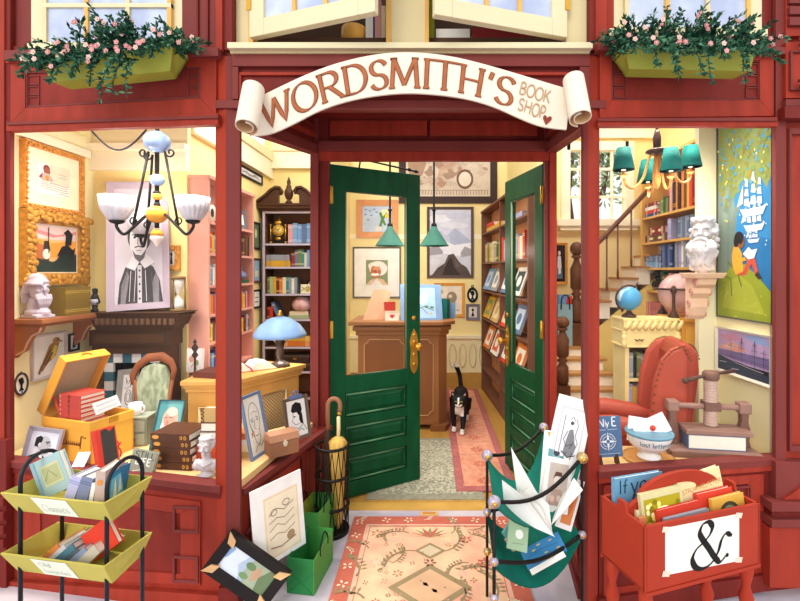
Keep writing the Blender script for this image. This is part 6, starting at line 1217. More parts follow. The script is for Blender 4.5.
sh_ = [('r', '#b79ac0', 0, .45, 1, 1), ('p', '#d89a90', [(0, .55), (.3, .75), (.6, .6), (.4, .5)]), ('p', '#c48aa0', [(0, .85), (.4, .95), (.5, .8), (.2, .75)]), ('p', '#8fa4d0', [(.5, .95), (.9, 1), (1, .8), (.7, .82)]), ('p', '#7a6a98', [(0, .5), (1, .55), (1, .3), (0, .35)]), ('p', '#d8b4a4', [(.1, .6), (.35, .68), (.3, .55)]), ('p', '#39414f', [(0, .36), (.5, .24), (1, .2), (1, 0), (0, 0)]), ('p', '#1f242c', [(.35, .3), (.45, .22), (.95, .16), (1, .26), (.6, .26)])]
for mx, hh in ((.28, .7), (.5, .9), (.74, .86), (.9, .7)):
    sh_.append(('l', '#443a4a', .003, [(mx, .26), (mx, hh)])); sh_ += [('l', '#52465a', .0022, [(mx-.1+.02*j, .38+j*.13), (mx+.1-.02*j, .38+j*.13)]) for j in range(int((hh-.3)/.13))]
sh_ += [('l', '#52465a', .0012, [(a, .28), (b, .86)]) for a, b in ((.36, .5), (.44, .5), (.6, .5), (.6, .74), (.68, .74), (.84, .74), (.2, .28), (.34, .28), (.96, .9))]+[('l', '#e9e4ea', .002, [(.38, .27), (.6, .23), (.9, .2)]), ('l', '#c9c4d4', .003, [(.05, .2), (.2, .22)]), ('l', '#c9c4d4', .003, [(.3, .1), (.45, .12)])]
picture('picture_frame', 'white framed painting of a sailing ship at dusk beneath the mural', (lambda q: q)(frm(V((1.66, 2.588, .94)), V((1.66, 2.17, .94)), V((1.66, 2.588, 1.19)))), .02, mat('#e9e2cf', .4), .012, bg='#b79ac0', items=sh_, cat='painting')
# bracket and bearded bust
t = T('wall_bracket', 'peach carved wall bracket carrying the white bearded bust', 'bracket', rz(PI/2, (1.525, 2.600, 1.30)) @ Matrix.Diagonal((.78, 1, 1, 1))); pc = mat('#f0c9a8', .6, 0, .08, 12)
m = MB(); m.hexa([V(p) for p in ((-.19, -.075, .165), (-.002, -.075, .165), (-.002, .075, .165), (-.19, .075, .165))], [V(p) for p in ((-.215, -.085, .195), (-.002, -.085, .195), (-.002, .085, .195), (-.215, .085, .195))], pc); m.build('ledge', t, bevel=.004)
m = MB(); m.prism([(-.002, -.05, .165), (-.17, -.05, .165), (-.15, -.05, .13), (-.10, -.05, .11), (-.10, -.05, .08), (-.06, -.05, .05), (-.06, -.05, .0), (-.03, -.05, -.05), (-.002, -.05, -.07)], (0, .10, 0), pc)
for x, z, r_ in ((-.12, .14, .022), (-.08, .085, .024), (-.05, .02, .022), (-.025, -.04, .018)):
    for y in (-.052, .052): m.tube([(x+r_*math.cos(a)*(1-k/22), y, z+r_*math.sin(a)*(1-k/22)) for k, a in enumerate([k*.55 for k in range(18)])], .005, mat('#d99a88'), 6)
m.build('scroll', t)
o = roman('bust', '', (1.525, 2.513, 1.4965), 1.14, mat('#cbc7c5', .75, 0, .08, 30), -.75, 1); tag(o, 'large white bust of a bearded curly haired man on the wall bracket', 'bust')
# cream cabinet and yellow cupboard with globes
t = T('display_cabinet', 'cream glazed bookcase cabinet with scalloped cornice behind the red armchair', 'cabinet', (1.205, 2.78, 0)); cr_ = mat('#f3dc96', .5, 0, .08, 6); W3 = .31; D3 = .18
m = MB()
for x in (0, W3-.025): m.bx(x, x+.025, 0, D3, 0, 1.08, cr_)
m.bx(.025, W3-.025, D3-.012, D3, 0, 1.08, mat('#c99a7a', .7)); m.bx(0, W3, 0, D3, 0, .06, cr_); m.build('carcass', t)
for z in (.46, .655, .84): m = MB(); m.bx(.025, W3-.025, .004, D3-.012, z-.018, z, cr_); m.build('shelf', t)
m = MB(); m.bx(-.008, W3+.008, -.012, D3, 1.04, 1.13, cr_)
for z, e in ((1.035, .016), (1.13, .014)): m.bx(-e, W3+e, -e, D3, z, z+.012, cr_)
for s in (-.01, W3+.01): m.tube([(s, -.012, 1.04+.09*k/8+0) for k in range(9)], [.012+.006*abs(math.sin(k*.9)) for k in range(9)], cr_, 8)
m.build('drawer_front', t, bevel=.002)
for x in (.08, .22):
    m = MB(); m.tube([(x-.025, -.014, 1.085), (x-.012, -.024, 1.078), (x, -.018, 1.088), (x+.012, -.024, 1.078), (x+.025, -.014, 1.085)], .004, mat('#6b4a2a', .4), 6); m.build('handle', t)
m = MB(); m.bx(-.012, W3+.012, -.01, D3, 1.142, 1.2, cr_)
for k in range(9): x = -.005+k*.04; m.tube([(x, -.014, 1.145), (x+.012, -.022, 1.17), (x+.03, -.014, 1.197)], .012, cr_, 8)
m.bx(-.018, W3+.018, -.02, D3, 1.2, 1.213, cr_); m.build('cornice', t)
Mx = Matrix.Translation((1.205, 2.78, 0))
for z, nm, cs_ in ((.84, 'top shelf', ['grey', 'black', 'olive green', 'grey', 'white', 'black', 'lavender']), (.655, 'middle shelf', ['lavender', 'mustard', 'grey', 'tan', 'olive green', 'white']), (.46, 'bottom shelf', ['sky blue', 'teal', 'white', 'slate blue'])):
    row('the '+nm+' of the cream cabinet', Mx, .03, .27, .16, cs_, .022, .032, .11, .01, z, '#e8dcc0')
t = T('cupboard', 'tall orange yellow cupboard right of the cream cabinet', 'cupboard', (1.565, 2.80, 0)); m = MB(); oy = mat('#e3a63c', .5, 0, .1, 5); m.bx(0, .30, 0, .27, 0, 1.19, oy); m.build('body', t, bevel=.003); m = MB(); m.bx(-.012, .31, -.012, .28, 1.19, 1.213, oy); m.build('top', t, bevel=.003); m = MB(); m.bx(.02, .28, -.008, 0, .05, 1.15, mat('#e8b04a', .5, 0, .1, 5)); m.build('door', t, bevel=.003)
def globe(label, loc, r, sea, land, fr, tilt, big):
    t = T('globe', label, 'globe', loc)
    zc = r*1.55 if not big else r*1.12
    mm = mix2('globe_map'+sea[1:], sea, land, 7/r*.11, .52, .56, .35); m = MB(); m.ell((0, 0, zc), r, mm, 28); m.build('ball', t)
    if not big:
        m = MB(); ax = V((math.sin(.5), 0, math.cos(.5))); m.tube([V((0, 0, zc))+Matrix.Rotation(a, 3, 'Y') @ V((-.0, 0, 1))*(r*1.12) for a in [.5-PI*k/16*1 for k in range(17)]], .006, fr, 8)
        m.tube([V((0, 0, zc))+ax*r, V((0, 0, zc))+ax*r*1.55], .005, fr, 8); m.tube([V((0, 0, zc))-ax*r, V((0, 0, zc))-ax*r*1.3], .006, fr, 8); m.build('meridian', t)
        m = MB(); m.lathe([(r*.6, 0), (r*.58, .012), (r*.3, .025), (.012, .04), (.018, .05), (.01, .06), (.01, zc-r*1.08)], fr, n=18); m.build('base', t)
    else:
        m = MB(); m.tube([(r*1.1*math.cos(a), r*1.1*math.sin(a), zc+.03) for a in [2*PI*k/30 for k in range(30)]], .007, fr, 8, True); m.build('horizon_ring', t)
        for k in range(3):
            a = -PI/2-.75+k*2.1; x, y = r*1.1*math.cos(a), r*1.1*math.sin(a); m = MB(); m.lathe([(.035, 0), (.03, .012), (.012, .04), (.009, .06), (.009, zc), (.02, zc+.02), (.014, zc+.045), (0, zc+.055)], fr, (x, y, 0), 12); m.build('leg', t)
DB = mat('#4a3024', .35, .1, .2, 15)
globe('small blue globe on a turned stand on the cream cabinet', (P(629, 0, 2.86).x, 2.86, 1.2145), .075, '#4f9cc8', '#b9d4d8', DB, .5, 0)
globe('large faded pink globe in a dark legged stand on the yellow cupboard', (1.635, 2.945, 1.2145), .130, '#c79a96', '#dcb4ac', DB, 0, 1)
# red leather wing armchair (faces left)
t = T('armchair', 'red leather wing armchair with brass studded edges behind the right window', 'armchair', rz(math.radians(-14), (1.175, 2.53, 0)))
RL = mat('#a8432f', .4, 0, .14, 4); RL2 = mat('#b54e38', .4, 0, .12, 4); m = MB()
m.bx(-.22, .18, -.16, .16, .12, .42, RL); m.build('seat_base', t, bevel=.03)
m = MB(); m.bx(-.24, .12, -.12, .12, .42, .54, RL2); m.build('cushion', t, bevel=.04)
bk = [(.10, .40), (.20, .40), (.235, .75), (.262, .98), (.255, 1.08), (.215, 1.13), (.165, 1.13), (.135, 1.06), (.12, .75)]
m = MB(); m.prism([(x, -.16, z) for x, z in bk], (0, .32, 0), RL); m.build('backrest', t, bevel=.035)
for s in (-1, 1):
    wg = [(.17, .60), (.05, .62), (.02, .74), (.035, .92), (.07, 1.04), (.12, 1.10), (.17, 1.12), (.20, 1.05), (.2, .7)]
    m = MB(); y = -.185 if s < 0 else .135; m.prism([(x, y, z) for x, z in wg], (0, .05, 0), RL2); wing = m.build('wing', t, bevel=.02)
    m = MB()
    for k in range(26):
        f = k/25*6; i = int(min(f, 5.999)); p = V((wg[1+i][0], 0, wg[1+i][1])).lerp(V((wg[2+i][0], 0, wg[2+i][1])), f-i); m.ell((p.x+.008, y-.002 if s < 0 else y+.052, p.z), (.0055, .004, .0055), mat('#6b4a20', .35, .5), 7)
    m.build('studs', wing)
    y = s*.17
    m = MB(); m.tube([(.15, y, .655), (.0, y, .665), (-.16, y, .68), (-.245, y, .67), (-.255, y, .66)], [.05, .052, .056, .058, .03], RL2, 14); m.bx(-.23, .16, y-.035, y+.035, .2, .65, RL); m.build('arm', t, bevel=.01)
m = MB()
for k in range(20): f = -.14+.28*k/19; m.ell((.262-.02*abs(f*5)**3*.2, f, 1.10-.05*abs(f/.14)**3), (.004, .0055, .0055), mat('#6b4a20', .35, .5), 7)
m.build('studs', t)
for x in (-.2, .17):
    for y in (-.13, .13): m = MB(); m.lathe([(.015, 0), (.02, .04), (.028, .12)], DWOOD, (x, y, 0), 10); m.build('leg', t)
# teal shaded brass chandelier
Yc = 2.3; cx_ = P(657, 0, Yc).x; zc = P(0, 190, Yc).z
t = T('chandelier', 'brass chandelier with dark teal fabric shades in the right window', 'chandelier', (cx_, Yc, zc)); zq = lambda y: P(0, y, Yc).z-zc
bs = mat('#c98440', .4, .3, .12, 15); m = MB()
m.tube([(0, 0, 2.62-zc), (0, 0, zq(160))], .007, IRON, 8); m.lathe([(.008, zq(150)), (.018, zq(147)), (.02, zq(138)), (.014, zq(133)), (.01, zq(130))], mat('#3a2620', .4), n=14); m.lathe([(.0, zq(157)), (.03, zq(154)), (.055, zq(152)), (.05, zq(150)), (.015, zq(148))], mat('#4a2e22', .4), n=18); m.lathe([(0, zq(190)), (.012, zq(186)), (.018, zq(180)), (.01, zq(170)), (.016, zq(160)), (.012, zq(154))], bs, n=14); m.build('stem', t)
ts_ = mat('#0d6f66', .7, 0, .15, 30, (1, 1, .1))
for px, y0, y1, Ys in ((623.5, 148, 170, 2.24), (648, 160, 182, 2.46), (671, 148, 171, 2.22), (690.5, 146, 167, 2.40)):
    dx, dy = P(px, 0, Ys).x-cx_, Ys-Yc; zt_, zb = P(0, y0, Ys).z-zc, P(0, y1, Ys).z-zc; r = 10.5/F*Ys
    m = MB(); m.lathe([(r, zb), (r*.62, zt_), (r*.58, zt_), (r*.95, zb+.001), (r, zb)], ts_, (dx, dy, 0), 24); m.build('lamp_shade', t)
    m = MB(); m.ell((dx, dy, zb+.025), (.02, .02, .03), mat('#fff2cf', .4, emit=1.5), 10); m.build('bulb', t); bulb(t, (dx, dy, zb-.05), 1.6)
    m = MB(); m.tube(smooth([(dx*.06, dy*.06, zq(154)), (dx*.22, dy*.22, zq(157)), (dx*.42, dy*.42, zb-.03), (dx*.68, dy*.68, zb-.085), (dx*.92, dy*.92, zb-.075), (dx, dy, zb-.03), (dx, dy, zb+.01)]), .0062, bs, 8); m.lathe([(.0, zb-.04), (.018, zb-.03), (.02, zb-.022), (.008, zb-.02)], bs, (dx, dy, 0), 12); m.build('arm', t)
# ---- things on the right display floor
zf = .601
M, w, h = frm(P(594, 470, 2.09), P(623, 468, 2.13), P(594, 424, 2.13)); M[2][3] = zf+.035
t = T('easel_sign', 'blue sign with white capital letters and a compass on dark feet', 'sign', M)
m = MB(); m.bx(0, w, 0, .008, 0, h*.9, mat('#53749a', .6, 0, .08, 12)); m.build('board', t)
wh_ = '#eef2f6'; a = [('t', wh_, 'N', .2, .74, .036, .16), ('t', wh_, 'y', .46, .76, .03, .13), ('t', wh_, 'E', .66, .76, .04, .18), ('l', wh_, .0025, [(.45, .78), (.45, .9)]), ('l', wh_, .002, arc(.48, .785, .04, .03, 0, 360, 10)), ('l', wh_, .0015, [(.15, .66), (.45, .67)]), ('l', wh_, .0015, [(.5, .67), (.85, .68)])]
a += [('l', wh_, .003, arc(.5, .38, .26, .19, q0, q0+70, 10)) for q0 in (10, 100, 190, 280)]+[('l', wh_, .0025, arc(.5, .38, .18, .13, q0, q0+70, 10)) for q0 in (10, 100, 190, 280)]+[('p', wh_, [(.5+.32*math.cos(q), .38+.24*math.sin(q)), (.5+.05*math.cos(q+1.2), .38+.04*math.sin(q+1.2)), (.5+.05*math.cos(q-1.2), .38+.04*math.sin(q-1.2))]) for q in (0, PI/2, PI, 1.5*PI)]+[('e', '#53749a', .5, .38, .06, .045), ('l', wh_, .0012, [(.08, .08), (.9, .09)])]
m = MB(); art(m, w, h*.9, a); m.build('lettering', t)
for u in (.2, .78): m = MB(); m.prism([(w*u-.008, -.012, -.034), (w*u+.008, -.012, -.034), (w*u+.006, -.004, .012), (w*u-.006, -.004, .012)], (0, .02, 0), DB); m.build('foot', t)
t = T('saucer', 'wide orange tan turned plate beneath the lettered bowl', 'plate', (P(649, 0, 2.16).x, 2.16, zf-.0)); m = MB(); m.lathe([(.05, 0), (.115, .006), (.12, .012), (.1, .01), (.06, .006), (0, .006)], mat('#e0a35e', .5, 0, .12, 20), n=30); m.build('plate', t)
bx0, bz = P(649, 0, 2.16).x, zf+.0125
t = T('bowl', 'white footed bowl with blue rim and lettering holding envelopes', 'bowl', (bx0, 2.16, bz)); bw_ = mat('#f7f6f2', .3, 0, .05, 20)
m = MB(); m.lathe([(.055, 0), (.052, .008), (.034, .02), (.034, .032), (.06, .04), (.088, .065), (.102, .105), (.106, .122), (.1, .122), (.09, .09), (.05, .05), (0, .045)], bw_, n=32); m.build('body', t)
m = MB(); m.lathe([(.1065, .112), (.109, .118), (.108, .124), (.1, .124), (.1, .121)], mat('#6f9fb4', .35), n=32); m.build('rim', t)
m = MB(); R_ = lambda q: .0915+.0125*(q-.07)/.04
def onb(u, v): q = .072+v; a = -PI/2+u/.1; r = .0935+(q-.072)*.27; return V((r*math.cos(a), r*math.sin(a), q))
for s_, u0, v0, sz in (('lost', -.085, .004, .022), ('letters', -.03, .003, .024), ('of', .06, .008, .02)): write(m, s_, lambda a_, b_: onb(a_, b_), mat('#2f6f80', .5), u0, v0, sz, .14)
m.build('lettering', t)
for k, (px, py, px2, py2, px3, py3, Y, lab) in enumerate(((627, 440, 652, 444, 626, 415, 2.19, 'blank white envelope standing left in the lettered bowl'), (641, 444, 672, 430, 635, 424, 2.15, 'white envelope with red wax seal tilted in the lettered bowl'))):
    M, w, h = frm(P(px, py, Y), P(px2, py2, Y), P(px3, py3, Y+.02)); t = T('envelope', lab, 'envelope', M); m = MB(); m.bx(0, w, 0, .004, 0, h, '#fbfafa'); art(m, w, h, [('l', '#b9b4bc', .0016, [(.02, .95), (.5, .45), (.98, .95)]), ('l', '#b9b4bc', .0014, [(.02, .05), (.42, .52)]), ('l', '#b9b4bc', .0014, [(.98, .05), (.58, .52)])]); m.build('paper', t)
    if k: m = MB(); m.lathe([(.014, 0), (.013, .003), (0, .004)], mat('#e0452c', .3), (w*.52, -.003, h*.47), 16, (0, -1, 0)); m.build('wax_seal', t)
# book press
t = T('book_press', 'old brown screw book press clamping a thick book on the right window sill', 'press', rz(math.radians(-9), (P(710, 0, 2.25).x, 2.25, zf)) @ Matrix.Scale(.9, 4)); bp_ = mat('#7d5a4c', .5, 0, .18, 10); bp2 = mat('#9a7566', .5, 0, .15, 10)
m = MB(); m.bx(-.24, .22, -.11, .05, 0, .03, bp_); m.hexa([V(p) for p in ((-.24, -.11, .03), (.22, -.11, .03), (.22, .05, .03), (-.24, .05, .03))], [V(p) for p in ((-.21, -.10, .045), (.19, -.10, .045), (.19, .04, .045), (-.21, .04, .045))], bp2); m.build('base', t, bevel=.004)
m = MB(); m.bx(-.16, .17, -.105, .03, .125, .15, bp2); m.build('platen', t, bevel=.004)
for s, x in ((-1, -.20), (1, .165)):
    m = MB(); m.prism([(x-.03, -.03, .045), (x+.03, -.03, .045), (x+.022, -.03, .08), (x+.03, -.03, .13), (x+.018, -.03, .18), (x+.02, -.03, .24), (x-.02, -.03, .24), (x-.018, -.03, .18), (x-.03, -.03, .13), (x-.022, -.03, .08)], (0, .045, 0), bp_); m.build('upright', t, bevel=.006)
    m = MB(); m.bx(x-.03, x+.03, -.04, .025, .225, .285, bp2); m.build('cheek', t, bevel=.008)
m = MB(); m.tube([(-.20, -.01, .255), (.165, -.01, .255)], .016, bp2, 12); m.bx(-.04, .04, -.045, .03, .235, .285, bp_); m.build('crossbar', t, bevel=.003)
m = MB(); pr = []; z = .15
while z < .40: pr += [(.030, z), (.038, z+.007), (.030, z+.014)]; z += .016
m.lathe(pr, mat('#c9a998', .5, 0, .12, 20), (0, -.008, 0), 20); m.build('screw', t)
m = MB(); m.lathe([(.034, .40), (.042, .41), (.042, .44), (.034, .45), (0, .45)], bp_, (0, -.008, 0), 16); m.tube([(-.15, -.06, .405), (-.06, -.03, .422), (0, -.008, .43), (.06, .012, .438), (.14, .04, .445)], [.013, .009, .012, .009, .012], mat('#5a3d30', .45), 10); m.ell((-.15, -.06, .405), .018, mat('#5a3d30', .45), 10); m.build('handle', t)
M = t.matrix_basis @ axes(V((-.14, -.095, .0465)), V((0, 1, 0)), V((0, 0, 1)), V((1, 0, 0)))
book('thick cream paged book with slate spine squeezed in the book press', t.matrix_basis @ axes(V((-.15, -.098, .0465)), V((1, 0, 0)), V((0, 0, 1)), V((0, -1, 0))) @ Matrix.Translation((0, 0, -.12)), .29, .12, .077, 'slate blue', parts=True)
# ================================================================ ribbon sign over the entrance
BN = mat('#ecdfcb', .7, 0, .05, 5); BNB = mat('#e2b887', .7, 0, .14, 8)
YB = 1.90
tp = [(244, 102), (262, 93), (282, 84), (305, 74.5), (330, 66), (355, 60), (380, 56), (405, 54.5), (430, 55.5), (455, 58.5), (480, 63.5), (505, 69.5), (530, 76), (552, 82), (572, 87.5)]
bt = [(252, 134.5), (270, 132), (292, 123), (315, 112), (337, 104.5), (360, 99.5), (383, 96.5), (405, 95), (428, 95.5), (452, 97.5), (474, 101), (497, 107.5), (520, 117), (543, 125), (568, 128)]
def samp(L, u):
    f = u*(len(L)-1); i = int(min(f, len(L)-1.0001)); k = f-i
    p0, p1, p2, p3 = [V(L[min(max(j, 0), len(L)-1)]) for j in (i-1, i, i+1, i+2)]
    return .5*((2*p1)+(p2-p0)*k+(2*p0-5*p1+4*p2-p3)*k*k+(3*p1-p0-3*p2+p3)*k**3)
def ban(u, v, off=0): p = samp(bt, u).lerp(samp(tp, u), v); q = P(p.x, p.y, YB); q.y += .02*math.cos(u*PI*2)-.0-off; return q
t = T('banner_sign', 'cream arched scroll banner with brown capital letters over the entrance', 'sign', (0, YB, 2.2))
m = MB(); n = 48
fr_ = []; 
for k in range(n):
    u0, u1 = k/n, (k+1)/n
    for a in range(4):
        v0, v1 = a/4, (a+1)/4
        m.add([ban(u0, v0), ban(u1, v0), ban(u1, v1), ban(u0, v1)], [(0, 1, 2, 3)], BN, True)
    A = [ban(u0, 0), ban(u1, 0), ban(u1, 1), ban(u0, 1)]; B = [p+V((0, .012, 0)) for p in A]
    m.add(A+B, [(4, 7, 6, 5), (0, 4, 5, 1), (3, 2, 6, 7)], BN)
m.build('ribbon', t, True)
def roll(px, pyt, pyb, lean, s, name):
    top, bot = P(px-lean, pyt, YB-.01), P(px+lean, pyb, YB-.10); d = (bot-top).normalized(); r0 = 12.3/F*YB
    m = MB(); x = V((1, 0, 0)); x = (x-d*x.dot(d)).normalized(); y = d.cross(x); N = 40
    pts = []
    for k in range(N+1):
        a = 2*PI*1.45*k/N; r = r0*(1-.5*k/N); pts.append((x*(-s)*math.cos(a+PI*.5)+y*(1 if y.y > 0 else -1)*math.sin(a+PI*.5))*r)
    for k in range(N):
        q = [top+pts[k], top+pts[k+1], bot+pts[k+1], bot+pts[k]]; c = (pts[k]+pts[k+1])/2; o_ = -c.normalized()*.004
        m.add(q+[p+o_ for p in q], [(0, 1, 2, 3), (7, 6, 5, 4), (0, 4, 5, 1), (3, 2, 6, 7)], BN, False)
        m.add([p+o_*1.1 for p in q], [(0, 1, 2, 3)], BNB)
    m.build(name, t, True)
roll(249, 88, 127, -3.5, 1, 'scroll_end'); roll(578, 79, 118, 3.5, -1, 'scroll_end')
TX = mat('#a8623e', .7, 0, .18, 30); TXD = mat('#8a4a30', .7, 0, .1, 30)
# letters follow the ribbon: place by arc position
m = MB(); word = "WORDSMITH'S"; tw_ = text_w(word)-.1; u0, u1 = .055, .825
def onban(off=.004): return lambda a, b: ban(u0+(u1-u0)*a/tw_, .14+.70*b, off)
write(m, word, onban(.003), TXD, 0, 0, 1, .185, .055, .13, 15)
write(m, word, onban(.005), TX, 0, 0, 1, .125, .02, .11, 15)
m.build('lettering', t, True)
m = MB()
TS = mat('#8d6a52', .7)
for s_, ua, ub, va, vb in (('BOOK', .838, .935, .55, .84), ('SHOP', .845, .93, .17, .46)):
    w_ = text_w(s_)-.1
    for k in range(2): write(m, s_, lambda a, b: ban(ua+(ub-ua)*a/w_+.0, va+(vb-va)*b-.35*(a/w_)*.0, .004+.001*k), TS if k == 0 else mat('#f0c48a', .7), 0, 0, 1, .13 if k == 0 else .05, .12 if k == 0 else .05)
def hb(x, y): return ban(.938+x*.022, .16+y*.2, .004)
m.poly([hb(0, -.6), hb(.55, .1), hb(.5, .45), hb(.22, .5), hb(0, .25), hb(-.22, .5), hb(-.5, .45), hb(-.55, .1)], mat('#8a3e30', .7)); m.build('small_lettering', t, True)
m = MB()
for px in (300, 520): q = P(px, 80, YB); m.bx(q.x-.01, q.x+.01, YB+.03, 1.99, q.z-.02, q.z+.02, IRON)
m.build('wall_bracket', t, True)
# ================================================================ window boxes with trailing plants
def window_box(label, A, B, C_, D_, dep, seed, trail, ends):
    """A,B top front corners, C_,D_ bottom front corners (pixels)"""
    r = random.Random(seed); Y1 = 1.86; q = [P(*A, Y1), P(*B, Y1), P(*D_, Y1+.05), P(*C_, Y1+.05)]
    t = T('window_box', label, 'window box', (q[3].x, Y1, q[3].z)); og = mat('#a9ad45', .5, 0, .12, 5)
    m = MB(); f = [q[3], q[2], q[1], q[0]]; k = V((0, dep, 0)); b = [f[0]+V((.02, dep-.05, 0)), f[1]+V((-.02, dep-.05, 0)), f[2]+k, f[3]+k]
    th = .012
    def pan(p): c = sum(p, V((0, 0, 0)))/4; nn = (p[1]-p[0]).cross(p[2]-p[0]).normalized()*th; m.hexa(p, [x+nn for x in p], og)
    pan([f[0], f[3], f[2], f[1]]); pan([b[1], b[2], b[3], b[0]]); pan([f[0], b[0], b[3], f[3]]); pan([f[1], f[2], b[2], b[1]]); pan([f[0], f[1], b[1], b[0]])
    m.build('planter', t, True)
    m = MB(); z = f[2].z-.02; m.poly([V((f[3].x+.01, Y1+.02, f[3].z-.02)), V((f[2].x-.01, Y1+.02, f[2].z-.02)), V((f[2].x-.01, Y1+dep-.01, f[2].z-.02)), V((f[3].x+.01, Y1+dep-.01, f[3].z-.02))], '#4a3626'); m.build('soil', t, True)
    m = MB(); fl = MB(); gr = [mat('#2f5a43', .6, 0, .2, 8), mat('#3f6f52', .6, 0, .2, 8), mat('#234a3a', .6, 0, .2, 8), mat('#5c8a66', .6, 0, .2, 8)]; pk = [mat('#d9969a', .7), mat('#c97f8a', .7), mat('#e6bdb8', .7)]
    def leaf(p, d, s):
        d = d.normalized(); w = d.cross(V((r.uniform(-1, 1), r.uniform(-1, 1), r.uniform(-1, 1)))).normalized()*s*.22; m.add([p, p+d*s*.5+w, p+d*s, p+d*s*.5-w], [(0, 1, 2, 3)], r.choice(gr))
    def sprig(p, d, L, droop, dens=14):
        pts = [p]; 
        for k in range(10): d = (d+V((0, 0, -droop))+V((r.uniform(-.12, .12), r.uniform(-.08, .08), r.uniform(-.1, .1)))).normalized(); pts.append(pts[-1]+d*L/10)
        m.tube(pts, [.004*(1-i/14) for i in range(11)], gr[2], 4)
        for i in range(1, 11):
            for _ in range(dens//3): leaf(pts[i], d*.6+V((r.uniform(-1, 1), r.uniform(-1, .3), r.uniform(-.7, .8))), r.uniform(.016, .032))
        return pts
    W = f[2]-f[3]; tips = []
    for k in range(120):
        u = (k+.5)/120; p = f[3]+W*u+V((0, r.uniform(.02, dep-.03), -.02)); e = abs(u-.5)*2
        tips.append(sprig(p, V(((u-.5)*1.0+r.uniform(-.45, .45), r.uniform(-.6, .2), 1.1-.3*e)), r.uniform(.07, .185)*(1.15-.3*e), .12))
    for k in range(58):
        u = r.random(); p = f[3]+W*u+V((0, .0, 0)); tips.append(sprig(p, V((r.uniform(-.5, .5), -.7, .45)), r.uniform(.06, .13), .28))
    for px, py, L in trail:
        p = P(px, f[3].z*0+A[1], Y1-.01); pp = sprig(p, V((r.uniform(-.1, .1), -.45, .2)), L, .34, 18)
    for px, py in ends:
        p = f[3] if px < 0 else f[2]; sprig(p, V((px, -.2, .1)), py, .2, 18)
    m.build('foliage', t, True)
    for k in range(64):
        u = r.uniform(.1, .95); c = r.choice(r.choice(tips)[5:])+V((r.uniform(-.01, .01), -.028, r.uniform(-.01, .01)))
        a0 = r.random()*6; cc = r.choice(pk)
        for j in range(5): a = a0+j*1.257; e = V((math.cos(a), -.35, math.sin(a)))*.0115; g = V((-math.sin(a), 0, math.cos(a)))*.0052; fl.poly([c, c+e*.6+g, c+e, c+e*.6-g], cc)
        fl.ell(c+V((0, -.003, 0)), .003, '#e8d48a', 6); fl.build('flower', t, True); fl = MB()
window_box('olive window box of trailing greenery and pink blossom under the left upper window', (40, 60), (173, 42), (52, 82), (170, 71), .13, 2, [(62, 0, .14), (100, 0, .13), (128, 0, .20), (134, 0, .27), (138, 0, .2), (82, 0, .1)], [(-1, .10), (1, .03)])
window_box('olive window box of trailing greenery and pink blossom under the right upper window', (624, 42), (757, 46), (629, 69), (750, 71), .13, 9, [(660, 0, .22), (668, 0, .18), (683, 0, .24), (690, 0, .27), (728, 0, .23), (733, 0, .19), (650, 0, .15)], [(-1, .03), (1, .12)])
# ================================================================ open casements and the things on the upper sill
def casement(label, hx, hyb, fx, fyb, Yh, Yf):
    A = P(hx, hyb, Yh); B = P(fx, fyb, Yf); B.z = A.z; x = (B-A).normalized(); w = (B-A).length; x2 = x if x.x > 0 else -x; o_ = A if x.x > 0 else B
    M = axes(o_, x2, V((0, 0, 1)).cross(x2), V((0, 0, 1))); t = T('casement', label, 'window sash', M, 'open sashes of the middle upper window'); m = MB(); h = .8; s = .075; M = M @ Matrix.Translation((0, -.012, .012)); t.matrix_basis = M
    for a in ((0, s, 0, h), (w-s, w, 0, h), (s, w-s, 0, s), (s, w-s, h-s, h)): m.bx(a[0], a[1], 0, .035, a[2], a[3], CRO2)
    m.build('sash_frame', t, bevel=.003)
    m = MB()
    for k in (1, 2): m.bx(s+(w-2*s)*k/3-.009, s+(w-2*s)*k/3+.009, .004, .03, s, h-s, OAK)
    for k in (1, 2): m.bx(s, w-s, .004, .03, s+(h-2*s)*k/3-.008, s+(h-2*s)*k/3+.008, OAK)
    m.build('glazing_bar', t); m = MB(); m.bx(s, w-s, .015, .02, s, h-s, PANE_REFL); m.build('pane', t)
    m = MB(); e = 0 if x.x > 0 else w
    m.bx(e-.012, e+.012, -.005, 0, .12, .22, BRASS); m.build('hinge', t)
casement('cream open casement sash swung outward, left of the cream mullion', 251, 41.5, 376, 17, 2.0, 1.80)
casement('cream open casement sash swung outward, right of the cream mullion', 566, 41.5, 434, 18, 2.0, 1.82)
zs_ = P(0, 41, 2.1).z+.02; zs_ = 2.606
m = MB(); m.lathe([(.03, 0), (.05, .01), (.062, .04), (.06, .075), (.052, .08), (.05, .07), (0, .065)], mat('#eeb552', .4, 0, .3, 12), n=24); o = m.build('bowl'); o.matrix_basis = Matrix.Translation((P(354, 0, 2.19).x, 2.19, zs_+.001)); tag(o, 'round amber bowl on the sill behind the open left casement', 'bowl')
x = P(366, 0, 2.16).x
for k, (c, w_, h_) in enumerate((('white', .036, .24), ('navy blue', .008, .30), ('pink', .03, .19), ('cream', .022, .16))):
    x += w_; book(f'{c} book standing on the upper sill right of the amber bowl, {ORD[k]} of four', UP(x, 2.14, zs_), .12, h_, w_-.001, c, 'books on the upper sill')
x = P(427, 0, 2.14).x; m = MB(); book('lime green book standing beside the cream mullion on the upper sill', UP(x+.035, 2.14, zs_), .12, .22, .034, mat('#a3ac2f'))
z_ = zs_
book('white book lying on the upper sill behind the right casement', FL(P(436, 0, 2.13).x, 2.13, z_), .12, .16, .045, 'white')
book('dark red book lying right of the white one on the upper sill', FL(P(472, 0, 2.13).x, 2.13, z_), .12, .36, .05, 'dark red')
